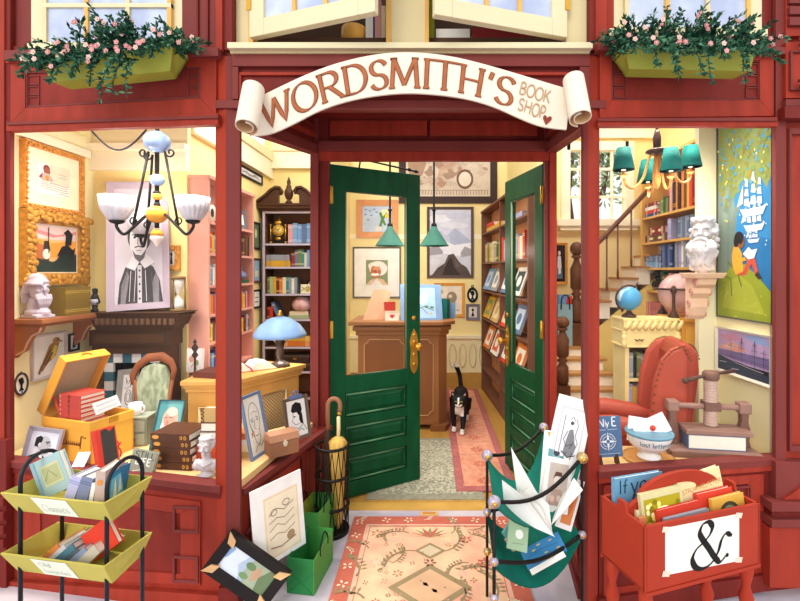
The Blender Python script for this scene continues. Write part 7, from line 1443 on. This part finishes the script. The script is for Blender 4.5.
# ================================================================ green two-tier book rack
Yn = 1.45; nc = P(104, 504, Yn); lc = P(0, 494, 1.52); x = V((nc.x-lc.x, nc.y-lc.y, 0)); W = x.length; x.normalize()
Mk = axes(V((lc.x, lc.y, 0)), x, V((0, 0, 1)).cross(x), V((0, 0, 1))); D = .20; z1 = nc.z
t = T('book_rack', 'two-tier olive green book rack with black hooped legs at the left', 'rack', Mk); og = mat('#c2b556', .5, 0, .12, 5); IR = mat('#2b2d33', .35, .4, .15, 12)
lab = mat('#eef3df', .7)
tiers = [(z1, 'the Classics', ('Classics',)), (z1-.205, '', ('Old', 'favorites'))]
for zt, _, words in tiers:
    m = MB(); h = .075; i = .035; th = .006
    T4 = [V((0, 0, zt)), V((W, 0, zt)), V((W, D, zt)), V((0, D, zt))]; B4 = [V((i*.7, i, zt-h)), V((W-.004, i, zt-h)), V((W-i*.8, D-i*.5, zt-h)), V((i, D-i*.5, zt-h))]
    for k in range(4):
        k2 = (k+1) % 4; a = [B4[k], B4[k2], T4[k2], T4[k]]; nn = (a[1]-a[0]).cross(a[2]-a[0]).normalized()*-th; m.hexa(a, [p+nn for p in a], og)
    m.hexa(B4, [p+V((0, 0, th)) for p in B4], og); tr = m.build('tray', t)
    m = MB(); nn = V((0, -.0015, 0))
    def onf(u, v): a = B4[0].lerp(B4[1], u); b = T4[0].lerp(T4[1], u*.96+.02); return a.lerp(b, v)+nn
    m.poly([onf(.31, .03), onf(.67, .03), onf(.645, .97), onf(.285, .97)], lab); nn = V((0, -.0022, 0))
    for j, wd in enumerate(words):
        n_ = len(words); sz = .5 if n_ == 1 else .34; tw2 = text_w(wd); vb = .22 if n_ == 1 else .55-.40*j
        write(m, wd, lambda a, b: onf(.34+.27*a/tw2*(1 if (n_ == 1 or j) else .45), vb+b*sz*.75), mat('#a3ad98', .8), 0, 0, 1, .07)
    m.build('label', tr)
for xx in (.042, W-.022):
    m = MB(); y0, y1 = .032, D-.022; zt = z1
    m.tube([(xx, y0, 0), (xx, y0, zt+.03)]+[(xx, (y0+y1)/2-(y1-y0)/2*math.cos(PI*k/12), zt+.03+.072*math.sin(PI*k/12)) for k in range(1, 12)]+[(xx, y1, zt+.03), (xx, y1, 0)], .0068, IR, 10); m.build('hooped_leg', t)
def rk(label, x, y, z, w, h, th_, col, tilt, yaw=0, pitch=.25, items=None, spine=None, bands=None, grp='books in the rack trays'):
    """book with its spine toward the street at local x; tilt leans it right (+) or left (-)"""
    M = Mk @ Matrix.Translation((x, y, z)) @ Matrix.Rotation(yaw, 4, 'Z') @ Matrix.Rotation(tilt, 4, 'Y') @ Matrix.Rotation(-pitch, 4, 'X') @ axes(V((th_, 0, 0)), V((0, 1, 0)), V((-1, 0, 0)), V((0, 0, 1)))
    book(label, M, w, h, th_, col, grp, parts=True, items=items, spine=spine, bands=bands)
zb = z1-.068
def rc(label, x, y, z, w, h, th_, col, roll_, yaw=0, pitch=.2, items=None, grp='books in the rack trays'):
    M = Mk @ Matrix.Translation((x, y, z)) @ Matrix.Rotation(yaw, 4, 'Z') @ Matrix.Rotation(-pitch, 4, 'X') @ Matrix.Rotation(roll_, 4, 'Y'); book(label, M, w, h, th_, col, grp, parts=True, items=items)
rc('big pale blue book with a patterned cover tilted at the left of the upper tray', .062, .09, zb+.005, .112, .135, .028, mat('#a9c4c4', .5), -.45, .15, .1, [('r', '#cfcf9f', .25, .25, .88, .8), ('r', '#b9b98a', .29, .31, .83, .74), ('l', '#8f9468', .004, [(.3, .4), (.5, .65), (.7, .4)]), ('r', '#8fb4c0', 0, 0, .12, 1)])
rk('lavender book with a flourished spine leaning right in the upper tray', .178, .05, zb, .11, .122, .036, mat('#b9b8dc', .5), .3, .1, .1, bands='#8f8fc0')
rk('slate blue book leaning right in the middle of the upper tray', .224, .055, zb, .11, .118, .042, mat('#8189a8', .5), .22, .1, .1, bands='#5f6788')
rk('small white book standing beside the slate blue one in the upper tray', .277, .06, zb, .1, .095, .016, 'white', .12, 0, .1)
rk('thin bright blue book with dark edge in the upper tray', .297, .06, zb, .12, .13, .014, mat('#3f7fb0', .5), .12, 0, .1)
rk('tall pinkish grey book with a blue sail cover at the right of the upper tray', .320, .045, zb, .125, .142, .03, mat('#c9b0a4', .5), .03, .3, .05, spine=[('e', '#e0904a', .25, .5, .07, .3), ('e', '#e0904a', .75, .5, .07, .3)], items=[('r', '#2f8fc0', .18, 0, 1, .86), ('p', '#7fc4e0', [(.25, .05), (.95, .15), (.95, .75), (.3, .7)]), ('p', '#eef5fa', [(.4, .2), (.5, .7), (.6, .25)]), ('p', '#eef5fa', [(.65, .25), (.72, .72), (.85, .3)])])
zb2 = z1-.205-.068
for k, (c, lbl, x, h, th_, tl) in enumerate((('#d98748', 'orange paperback leaning right', .06, .12, .022, .85), ('#cfd0d4', 'pale grey book leaning right', .088, .12, .016, .85), ('#557f94', 'blue grey book leaning right', .112, .13, .024, .85), ('#5f6a72', 'thin slate book leaning right', .15, .11, .012, .85), ('#8fa0bc', 'powder blue book leaning right', .17, .12, .026, .85), ('#cfc7b4', 'thick beige book leaning right', .205, .13, .034, .8))):
    rk(f'{lbl} in the lower rack tray, {ORD[k]} from the left', x, .06, zb2, .11, h, th_, mat(c, .5), tl, 0, .05, grp='books in the lower rack tray')
rc('bright red book lying slanted at the right of the lower tray', .272, .09, zb2+.012, .118, .10, .024, mat('#e0422c', .45), -.66, .0, .12, grp='books in the lower rack tray')
# ================================================================ red magazine box on turned legs
A = P(645, 527, 1.5); B_ = P(760, 503, 1.656); x = V((B_.x-A.x, B_.y-A.y, 0)); W = x.length; x.normalize()
Mb = axes(V((A.x, A.y, 0)), x, V((0, 0, 1)).cross(x), V((0, 0, 1))); zt = A.z; h = .222; D = .225; zb = zt-h
t = T('magazine_box', 'red wooden book carrier with arched handle board on turned legs', 'carrier', Mb); rb = mat('#ac3721', .55, 0, .10, 5); th = .012
m = MB(); m.bx(0, W, 0, th, zb, zt, rb); m.bx(0, W, D-th, D, zb, zt, rb); m.bx(0, W, th, D-th, zb, zb+th, rb); m.build('body', t, bevel=.003)
for x0 in (0, W-th):
    m = MB(); m.prism([(x0, .0, zb), (x0, D, zb), (x0, D, zt), (x0, D*.62, zt), (x0, D*.58, zt+.035), (x0, D*.42, zt+.035), (x0, D*.38, zt), (x0, 0, zt)], (th, 0, 0), rb); m.build('end_panel', t, bevel=.002)
m = MB(); pts = [(th, zb+.02), (W-th, zb+.02), (W-th, zt), (W*.86, zt+.03)]+[(W*.5+W*.36*math.cos(a), zt+.03+.075*math.sin(a)) for a in [PI*k/16 for k in range(1, 16)]]+[(W*.14, zt+.03), (th, zt)]
hole = [(W*.5+.075*math.cos(a), zt+.045+.022*math.sin(a)) for a in [2*PI*k/20 for k in range(20)]]
import bmesh
def holed(mb, outer, hole_, y0, y1, mt):
    bm = bmesh.new(); e = []
    for loop in (outer, hole_):
        vs_ = [bm.verts.new((p[0], y0, p[1])) for p in loop]
        for a, b in zip(vs_, vs_[1:]+vs_[:1]): e.append(bm.edges.new((a, b)))
    bmesh.ops.triangle_fill(bm, edges=e, use_beauty=True); bm.verts.index_update()
    vv = [v.co.copy() for v in bm.verts]; ff = [[v.index for v in f.verts] for f in bm.faces]; nn = len(vv)
    mb.add(vv+[V((v.x, y1, v.z)) for v in vv], ff+[[i+nn for i in reversed(f)] for f in ff], mt)
    for loop in (outer, hole_):
        k = len(loop)
        mb.add([V((p[0], y0, p[1])) for p in loop]+[V((p[0], y1, p[1])) for p in loop], [(i, (i+1) % k, k+(i+1) % k, k+i) for i in range(k)], mt)
    bm.free()
holed(m, pts, hole, D*.46, D*.54, rb); m.build('handle_board', t)
for xx in (.03, W-.03):
    for yy in (.03, D-.03):
        m = MB(); H = zb; m.lathe([(.014, 0), (.018, H*.1), (.012, H*.14), (.022, H*.25), (.014, H*.33), (.026, H*.45), (.014, H*.55), (.026, H*.68), (.013, H*.78), (.024, H*.9), (.02, H)], rb, (xx, yy, 0), 14); m.build('leg', t)
m = MB(); m.bx(0, W, -.003, .008, zb-.012, zb, rb); m.bx(0, W, D-.008, D, zb-.012, zb, rb); m.build('apron', t)
m = MB(); m.prism([(W*.16, -.0015, zb+.045), (W*.80, -.0015, zb+.03), (W*.80, -.0015, zb+.20), (W*.16, -.0015, zb+.205)], (0, .001, 0), mat('#f2efe2', .7, 0, .06, 5)); ps = m.build('poster', t)
m = MB(); cx_, cz = W*.53, zb+.117; s = .165
def amp(pts, w0): 
    pp = [samp(pts, k/110) for k in range(111)]
    for k, q in enumerate(ribbon([(cx_+p.x*s, cz+p.y*s) for p in pp], lambda t: s*(.035+w0*abs(t.x*-.55+t.y*.84)**2))): m.poly([V((a.x, -.0025, a.y)) for a in q], INK)
amp([(.46, -.34), (.30, -.44), (.14, -.30), (-.02, -.08), (-.18, .12), (-.26, .28), (-.18, .44), (-.02, .47), (.08, .36), (.02, .2), (-.16, .06), (-.36, -.06), (-.46, -.24), (-.38, -.42), (-.18, -.49), (.06, -.42), (.24, -.22), (.34, .02), (.46, .14), (.58, .10)], .11)
for bx_, by_ in ((.60, .09), (.50, -.33)): m.poly([V((cx_+s*(bx_+.045*math.cos(q)), -.0028, cz+s*(by_+.045*math.sin(q)))) for q in [2*PI*k/14 for k in range(14)]], INK)
m.build('ampersand', ps)
m = MB()
for x_, z_ in ((.165, .2), (.795, .195), (.165, .05), (.795, .035)): m.prism([(W*x_-.018, -.003, zb+z_-.006), (W*x_+.012, -.003, zb+z_-.012), (W*x_+.018, -.003, zb+z_+.006), (W*x_-.012, -.003, zb+z_+.012)], (0, .0008, 0), mat('#f7d8c4', .4)); m.build('tape', ps); m = MB()
def mg(label, x, y, w, h, t_, col, items=None, roll_=0, z=None, lean=.12):
    M = Mb @ Matrix.Translation((x, y, (zb+.03) if z is None else z)) @ Matrix.Rotation(roll_, 4, 'Y') @ Matrix.Rotation(-lean, 4, 'X'); book(label, M, w, h, t_, col, None, parts=True, items=items)
zi = zb+.013
mg('tall blue book with dark script title behind the handle board', .02, D-.06, .22, .29, .018, mat('#6fa3c4', .5), [('t', '#2a4a5c', 'If', .08, .80, .05, .12), ('t', '#2a4a5c', 'you', .32, .80, .06, .12), ('t', '#2a4a5c', 'e', .36, .66, .05, .12), ('e', '#d9e6ea', .6, .4, .2, .1)], 0, zi, .02)
mg('yellow gold blossom covered book at the front left of the red carrier', .07, .055, .185, .268, .016, mat('#d9cf9a', .5), [('r', '#b5a51e', .06, .04, .94, .92)]+[('e', ('#e6d43a', '#f3ea7a', '#8a7f18', '#fff6b0')[k % 4], .1+.8*R.random(), .1+.78*R.random(), .045, .035) for k in range(70)]+[('e', '#fdf8d0', .5, .65, .25, .16)], -.04, zi)
mg('cream book with an orange capital title at the back of the red carrier', .285, .075, .21, .285, .018, mat('#ecd9a2', .5), [('t', '#c48a4a', 'STRUWWELPETER', .07, .80, .0155, .16), ('l', '#a88a5a', .002, [(.35, .66), (.5, .7), (.62, .64)]), ('e', '#d9b070', .5, .55, .1, .06)], -.14, zi)
mg('red book showing its top edge in the red carrier, before the gold one', .12, .036, .2, .215, .014, mat('#d5412e', .5), None, -.05, zi)
mg('grey and red striped book low at the front of the red carrier', .13, .018, .2, .195, .012, mat('#9fa4ae', .5), [('r', '#d06a5a', .08+.2*k, .0, .16+.2*k, .95) for k in range(5)], -.03, zi)
mg('red book with white page edge right of the gold book', .32, .05, .17, .235, .018, mat('#dc4632', .5), None, -.04, zi)
mg('grey blue slim book behind the oval fronted book', .37, .07, .17, .205, .012, mat('#9aa4b4', .5), None, -.04, zi)
mg('yellow book with dark oval emblem at the front right of the red carrier', .355, .022, .155, .225, .014, mat('#e3b04a', .5), [('e', '#4a4a34', .5, .68, .34, .24), ('e', '#8aa07a', .5, .68, .26, .18), ('e', '#f0e6c4', .5, .68, .16, .1)], -.04, zi)
mg('orange slim book at the left end of the red carrier', .035, .04, .03, .20, .014, mat('#e08a5a', .5), None, 0, zi)
mg('cream slim book second at the left end of the red carrier', .05, .07, .03, .21, .012, 'cream', None, 0, zi)
# ================================================================ canvas print rack
t = T('print_rack', 'black rod rack with teal canvas slings holding prints and books', 'rack', (.45, 1.95, 0)); TE = mat('#0f7a68', .75, 0, .16, 7); JT = mat('#b9aebf', .35, .5, .15, 20); JB = mat('#cfae7a', .35, .6, .1, 20)
PA, PB, PC, PD = (V((.262, 2.065, 0)), V((.585, 2.32, 0)), V((.236, 1.658, 0)), V((.655, 1.94, 0)))
zA, zB, zC, zD = .66, .70, .655, .70; LA, LB, LC, LD_ = .40, .42, .435, .37
for p, z in ((PA, zA), (PB, zB), (PC, zC), (PD, zD)): m = MB(); m.tube([p, p+V((0, 0, z))], .0065, IRON, 8); m.build('post', t, True)
def rod(a, za, b, zb_, sag, r=.008):
    m = MB(); m.tube([a.lerp(b, k/12)+V((0, 0, za+(zb_-za)*k/12-sag*math.sin(PI*k/12))) for k in range(13)], r, IRON, 8); m.build('rod', t, True)
rod(PA, zA, PB, zB, .05); rod(PC, zC, PD, zD, .07); rod(PA, LA, PB, LB, .03); rod(PC, LC-.0, PD, LD_, .05)
for p, z, c, r_ in ((PA, zA, JT, .026), (PB, zB, JT, .024), (PC, zC, JT, .024), (PD, zD, JB, .025), (PA, LA, JT, .019), (PB, LB, JT, .018), (PC, LC, JT, .016), (PD, LD_, JT, .018), (PA, .22, JB, .018), (PC, .30, JT, .016)):
    m = MB(); m.ell(p+V((0, -.004, z)), r_, c, 14); m.ell(p+V((0, -.004-r_*.8, z)), r_*.45, BRASS, 8); m.build('ball_joint', t, True)
def sling(a, za, c, zc_, b, zb_, d, zd, kx, kz):
    """canvas between the left rail a-c and the right rail b-d, sagging to a keel"""
    m = MB(); n = 16; g = []
    for i in range(n+1):
        u = i/n; l = (a+V((0, 0, za))).lerp(c+V((0, 0, zc_)), u); r_ = (b+V((0, 0, zb_))).lerp(d+V((0, 0, zd)), u); mid = l.lerp(r_, kx); mid.z = kz; row_ = []
        for j in range(13):
            v = j/12; p = l*(1-v)**2+mid*2*v*(1-v)+r_*v*v; p.z -= .0; row_.append(p)
        g.append(row_)
    for i in range(n):
        for j in range(12): q = [g[i][j], g[i+1][j], g[i+1][j+1], g[i][j+1]]; m.add(q+[p-V((0, 0, .004)) for p in q], [(0, 1, 2, 3), (7, 6, 5, 4)], TE, True)
    m.build('canvas_sling', t, True)
sling(PA, zA-.01, PC, zC-.015, PB, zB-.02, PD, zD-.02, .66, .30)
sling(PA, LA-.01, PC, LC-.02, PB, LB-.01, PD, LD_-.01, .55, .10)
def sheet(name, label, bl, br, tl, Y, items, mat_='#f7f4ee', cat='print', th=.004, dY=.06):
    M, w, h = frm(P(*bl, Y), P(*br, Y+.02), P(*tl, Y+dY)); t2 = T(name, label, cat, M); m = MB(); m.bx(0, w, 0, th, 0, h, mat_); m.build('board', t2); m = MB(); art(m, w, h, items); m.build('image', t2); return t2
sheet('art_print', 'tall white mounted print of a seated figure sketch leaning in the rack', (541, 478), (577, 487), (561.5, 394), 1.93, [('r', '#d9d6d6', .16, .12, .86, .88), ('r', '#f1eff0', .2, .15, .82, .85), ('l', '#55525a', .003, [(.3, .2), (.3, .78)]), ('l', '#77747a', .003, [(.62, .76), (.7, .68), (.66, .56), (.76, .48), (.7, .36)]), ('e', '#5a585c', .52, .70, .05, .022), ('p', '#8a888c', [(.4, .34), (.44, .5), (.48, .62), (.58, .63), (.64, .5), (.74, .44), (.7, .34), (.56, .3)]), ('l', '#3a383c', .003, [(.44, .6), (.36, .5), (.46, .42), (.6, .46)]), ('l', '#3a383c', .003, [(.58, .6), (.66, .5), (.56, .4)]), ('l', '#3a383c', .003, [(.5, .36), (.42, .26), (.52, .22)]), ('l', '#3a383c', .003, [(.66, .36), (.62, .24), (.72, .2)]), ('l', '#3a383c', .0025, [(.46, .74), (.52, .78), (.58, .73)]), ('l', '#3a383c', .004, [(.35, .36), (.55, .3), (.75, .34)]), ('l', '#3a383c', .003, [(.3, .24), (.8, .22)])])
sheet('art_print', 'white mounted print with a teal tinted portrait in the rack', (539, 500), (569, 503), (546, 430), 1.905, [('p', '#d9a850', [(.1, .98), (.2, .98), (.42, .74), (.36, .72)]), ('p', '#d9a850', [(.9, .98), (.8, .98), (.66, .6), (.72, .6)]), ('r', '#6fa8ac', .18, .42, .7, .86), ('e', '#8fb8b8', .45, .64, .12, .1), ('p', '#3f6f7c', [(.25, .44), (.36, .56), (.55, .56), (.64, .44)]), ('e', '#4a4a54', .46, .7, .11, .06)])
sheet('art_print', 'white mounted print of an old fashioned lady in the rack', (540, 510), (567.5, 515), (549, 456), 1.88, [('r', '#cdbdb0', .16, .12, .86, .9), ('e', '#e8d8cc', .5, .58, .14, .12), ('p', '#6a4a3c', [(.32, .6), (.4, .74), (.62, .74), (.7, .58), (.6, .66), (.42, .66)]), ('p', '#b59a8c', [(.24, .13), (.34, .42), (.66, .42), (.8, .13)]), ('e', '#e0b5a4', .36, .24, .08, .06), ('e', '#d9c4b4', .6, .26, .08, .06)])
sheet('art_print', 'white mounted print with an orange field at the right of the rack', (555, 526), (571, 532), (573, 477), 1.90, [('r', '#d98850', .2, .1, .84, .9), ('e', '#c4703c', .5, .5, .2, .25)])
t2 = T('open_sketchbook', 'open white sketchbook fanned in the upper canvas sling', 'book', P(530, 520, 1.90)); m = MB(); wp = mat('#f4f1ec', .7, 0, .05, 8)
k0 = P(552, 531, 1.80)
for Y, a in ((1.83, ((583, 490), (574, 478), (560, 500))), (1.82, ((540, 498), (511, 447), (517, 492))), (1.80, ((549, 505), (531, 486), (522, 494))), (1.78, ((540, 506), (521, 492), (512, 500))), (1.76, ((527, 499), (502, 480), (505, 515)))):
    q = [k0+V((0, Y-1.80, 0))]+[P(*p, Y+.02*i) for i, p in enumerate(a)]; m.add(q+[p+V((0, .003, 0)) for p in q], [(0, 1, 2, 3), (7, 6, 5, 4), (0, 4, 5, 1), (1, 5, 6, 2), (2, 6, 7, 3), (3, 7, 4, 0)], wp)
m.build('pages', t2, True)
def pam(label, bl, br, tl, Y, col, items=()): M, w, h = frm(P(*bl, Y), P(*br, Y), P(*tl, Y+.06)); book(label, M, w, h, .012, col, parts=True, items=list(items))
pam('teal pamphlet in the lower canvas sling, behind the green booklet', (503, 533), (512, 545), (517, 516), 1.86, mat('#6fb0ac', .5))
pam('tan booklet in the lower canvas sling between teal and green ones', (506, 540), (514, 552), (520, 520), 1.85, mat('#cdb79a', .5))
pam('pale green booklet with white oval in the lower canvas sling', (507, 548), (527, 553), (519, 521), 1.80, mat('#a9c4a0', .5), [('e', '#f4f6ee', .55, .55, .2, .16), ('l', '#7f9a78', .002, [(.2, .2), (.8, .25)])])
pam('blue book with yellow fish motifs in the lower canvas sling', (528, 570), (567, 550), (529, 546), 1.86, mat('#3f86bc', .5), [('e', '#e6c84a', x_, y_, .05, .03) for x_, y_ in ((.15, .2), (.3, .7), (.55, .35), (.75, .8), (.85, .3), (.45, .85))]+[('l', '#2a6a9a', .002, [(.1, .5), (.5, .6), (.9, .5)])])
sheet('loose_sheet', 'white sheet lying along the front rod of the lower sling', (532, 575), (566, 556), (529, 570), 1.80, [], cat='sheet', dY=.02)
# ================================================================ umbrella stand
ux, uy = P(333, 0, 2.62).x, 2.60; t = T('umbrella_stand', 'black wire umbrella stand beside the left green door', 'stand', (ux, uy, 0)); r0 = .092; H = .50
for z in (.02, .16, .33, .50): m = MB(); m.tube([(r0*math.cos(a), r0*math.sin(a), z) for a in [2*PI*k/28 for k in range(28)]], .009 if z in (.5, .33, .16) else .007, IRON, 8, True); m.build('ring', t)
m = MB()
for k in range(16):
    a = 2*PI*k/16
    for d in (1, -1): m.tube([(r0*math.cos(a+d*q*.6), r0*math.sin(a+d*q*.6), .02+.48*q) for q in [i/10 for i in range(11)]], .0028, IRON, 5)
m.build('wire_mesh', t); m = MB(); m.lathe([(.0, 0), (.095, 0), (.095, .02), (.085, .022), (0, .022)], IRON, n=24); m.build('base', t)
t = T('umbrella', 'furled dark brown umbrella with curved cane handle in the wire stand', 'umbrella', (ux-.03, uy+.02, .023)); m = MB(); m.lathe([(.008, 0), (.028, .04), (.034, .2), (.03, .40), (.014, .56), (.006, .6)], mat('#4a3226', .6, 0, .2, 15, (1, 1, .2)), n=14, flute=.12, nf=7); m.build('canopy', t)
m = MB(); m.tube([(0, 0, .5), (0, 0, .70)]+[(.036-.036*math.cos(a), 0, .70+.04*math.sin(a)) for a in [PI*k/10 for k in range(1, 10)]]+[(.072, 0, .69), (.068, 0, .66)], .013, mat('#9c6a4c', .4, 0, .12, 12), 10); m.ell((.067, 0, .655), .015, BRASS, 8); m.build('handle', t)
t = T('umbrella', 'furled straw yellow umbrella with straight pale handle in the wire stand', 'umbrella', (ux+.035, uy-.01, .023)); m = MB(); m.lathe([(.006, 0), (.022, .04), (.034, .3), (.046, .50), (.03, .52), (.012, .53)], mat('#e0b45c', .6, 0, .2, 18, (3, 3, .2)), n=16, flute=.16, nf=8); m.build('canopy', t)
m = MB(); m.tube([(0, 0, .5), (.004, 0, .58), (.003, 0, .645)], [.009, .011, .010], mat('#f0d49a', .4), 10); m.build('handle', t)
# ================================================================ green paper bags, leaning frame and print
def paper_bag(label, bl, br, bk, zh, cols, hs):
    x = (br-bl); W = x.length; x = x.normalized(); y = (bk-br); D = y.length; M = axes(bl, x, V((0, 0, 1)).cross(x), V((0, 0, 1))); t = T('paper_bag', label, 'bag', M, 'green paper bags by the entrance')
    I = M.to_3x3().inverted(); yl = I @ (bk-br); H = zh; m = MB(); th = .003
    b = [V((0, 0, 0)), V((W, 0, 0)), V((W, 0, 0))+yl, yl]; tp_ = [p+V((0, 0, H)) for p in b]
    for k, c in enumerate(cols):
        k2 = (k+1) % 4; q = [b[k], b[k2], tp_[k2], tp_[k]]; nn = (q[1]-q[0]).cross(q[2]-q[0]).normalized()*-th; m.hexa(q, [p+nn for p in q], c)
    m.hexa(b, [p+V((0, 0, th)) for p in b], cols[0])
    for a, c in ((0, 1), (1, 0)): pass
    m.tube([V((0, -.001, H*.62)), V((W*.5, -.002, H*.36)), V((W, -.001, H*.62))], .0015, mat('#1f8a5a', .5), 4); m.tube([V((W*.5, -.002, H*.36)), V((W*.12, -.002, .01))], .0015, mat('#1f8a5a', .5), 4); m.tube([V((W*.5, -.002, H*.36)), V((W*.9, -.002, .01))], .0015, mat('#1f8a5a', .5), 4)
    m.build('body', t)
    for (o_, e) in hs:
        c0 = o_; m = MB(); a_ = tp_[1].lerp(tp_[2], .3) if e else tp_[3].lerp(tp_[0], .7); b_ = tp_[1].lerp(tp_[2], .7) if e else tp_[3].lerp(tp_[0], .3)
        m.tube([a_+V((0, 0, -.03))]+[a_.lerp(b_, k/8)+V((0, 0, .005+.05*math.sin(PI*k/8))) for k in range(9)]+[b_+V((0, 0, -.03))], .004, INK, 6); m.build('handle', t)
    return t
g1, g2, g3, g4 = mat('#2c7d42', .6, 0, .1, 6), mat('#569a48', .6, 0, .08, 6), mat('#4a9a4a', .6, 0, .1, 6), mat('#a9ae3a', .6, 0, .1, 6)
bl, br, bk = PZ(287, 593, 0), PZ(314, 596, 0), PZ(333, 560, 0)
paper_bag('front green paper bag with dark string handle beside the rug', bl, br, bk, .165, [g1, g2, g3, g1], ((0, 1),))
e = (bk-br).normalized(); px_ = V((-e.y, e.x, 0)); px_ = px_ if px_.y > 0 else -px_
bl2, br2, bk2 = bl+V((-.03, .125, 0))+e*.05, br+V((-.04, .115, 0))+e*.05, bk+V((-.05, .12, 0))+e*.0
bl2 = V((-.715, 2.37, 0)); br2 = V((-.585, 2.36, 0)); bk2 = V((-.545, 2.58, 0))
paper_bag('rear green paper bag with yellow lining standing behind the front one', bl2, br2, bk2, .235, [g3, g2, g3, g4], ((0, 1), (0, 0)))
M, w, h = frm(P(262, 613, 1.955), P(291, 574, 1.97), P(218, 548, 1.945))
picture('picture_frame', 'black frame with gilt corners around a landscape, standing tilted on its corner', (M, w, h), .025, mat('#211d1b', .35, 0, .2, 10), .045, bg='#b9cbe0', stand=True, cat='painting', items=[('p', '#dfe8f2', [(0, .55), (.5, .7), (1, .6), (1, 1), (0, 1)]), ('p', '#8fb0d8', [(.5, .95), (.9, .9), (1, 1), (.4, 1)]), ('p', '#a9b59a', [(0, .45), (.4, .55), (1, .5), (1, 0), (0, 0)]), ('p', '#c4a080', [(.2, .35), (.6, .42), (.9, .3), (.5, .2)]), ('p', '#6f8460', [(.0, .2), (.5, .25), (1, .12), (1, 0), (0, 0)]), ('e', '#7d9a6a', .25, .5, .12, .09), ('e', '#6f8a60', .7, .48, .14, .1)])
tt = [o for o in bpy.data.objects if o.get('label', '').startswith('black frame with gilt')][0]
m = MB(); gc = mat('#e6b884', .4, .2, .15, 20)
for a, b in ((0, 0), (w, 0), (w, h), (0, h)):
    sx, sy = (1 if a == 0 else -1), (1 if b == 0 else -1); m.prism([(a, -.003, b), (a+sx*.045, -.003, b+sy*.02), (a+sx*.055, .002, b+sy*.055), (a+sx*.02, -.003, b+sy*.045)], (0, .01, 0), gc); m.build('gilt_corner', tt); m = MB()
M, w, h = frm(P(256, 575, 2.0), P(306, 543, 2.22), P(232.5, 501, 1.94))
t = T('art_print', 'large white mounted map-like print leaning behind the black frame', 'print', M); m = MB(); m.bx(0, w, 0, .006, 0, h, '#fbf8f4'); m.build('mount', t); m = MB()
art(m, w, h, [('r', '#efdcb4', .22, .06, .9, .84), ('r', '#f6e9cc', .25, .09, .87, .81)]+[('l', '#6f5f4a', .003, [(.3, .3+.1*k), (.45, .34+.1*k+.02*(k % 2)), (.6, .3+.1*k), (.8, .36+.1*k)]) for k in range(4)]+[('l', '#6f5f4a', .003, arc(.4, .62, .06, .04, 0, 360, 10)), ('l', '#6f5f4a', .003, arc(.65, .68, .07, .04, 0, 360, 10)), ('e', '#a98f6c', .7, .24, .08, .06), ('l', '#8a4a3a', .004, [(.3, .2), (.5, .16), (.8, .2)])]); m.build('print', t)
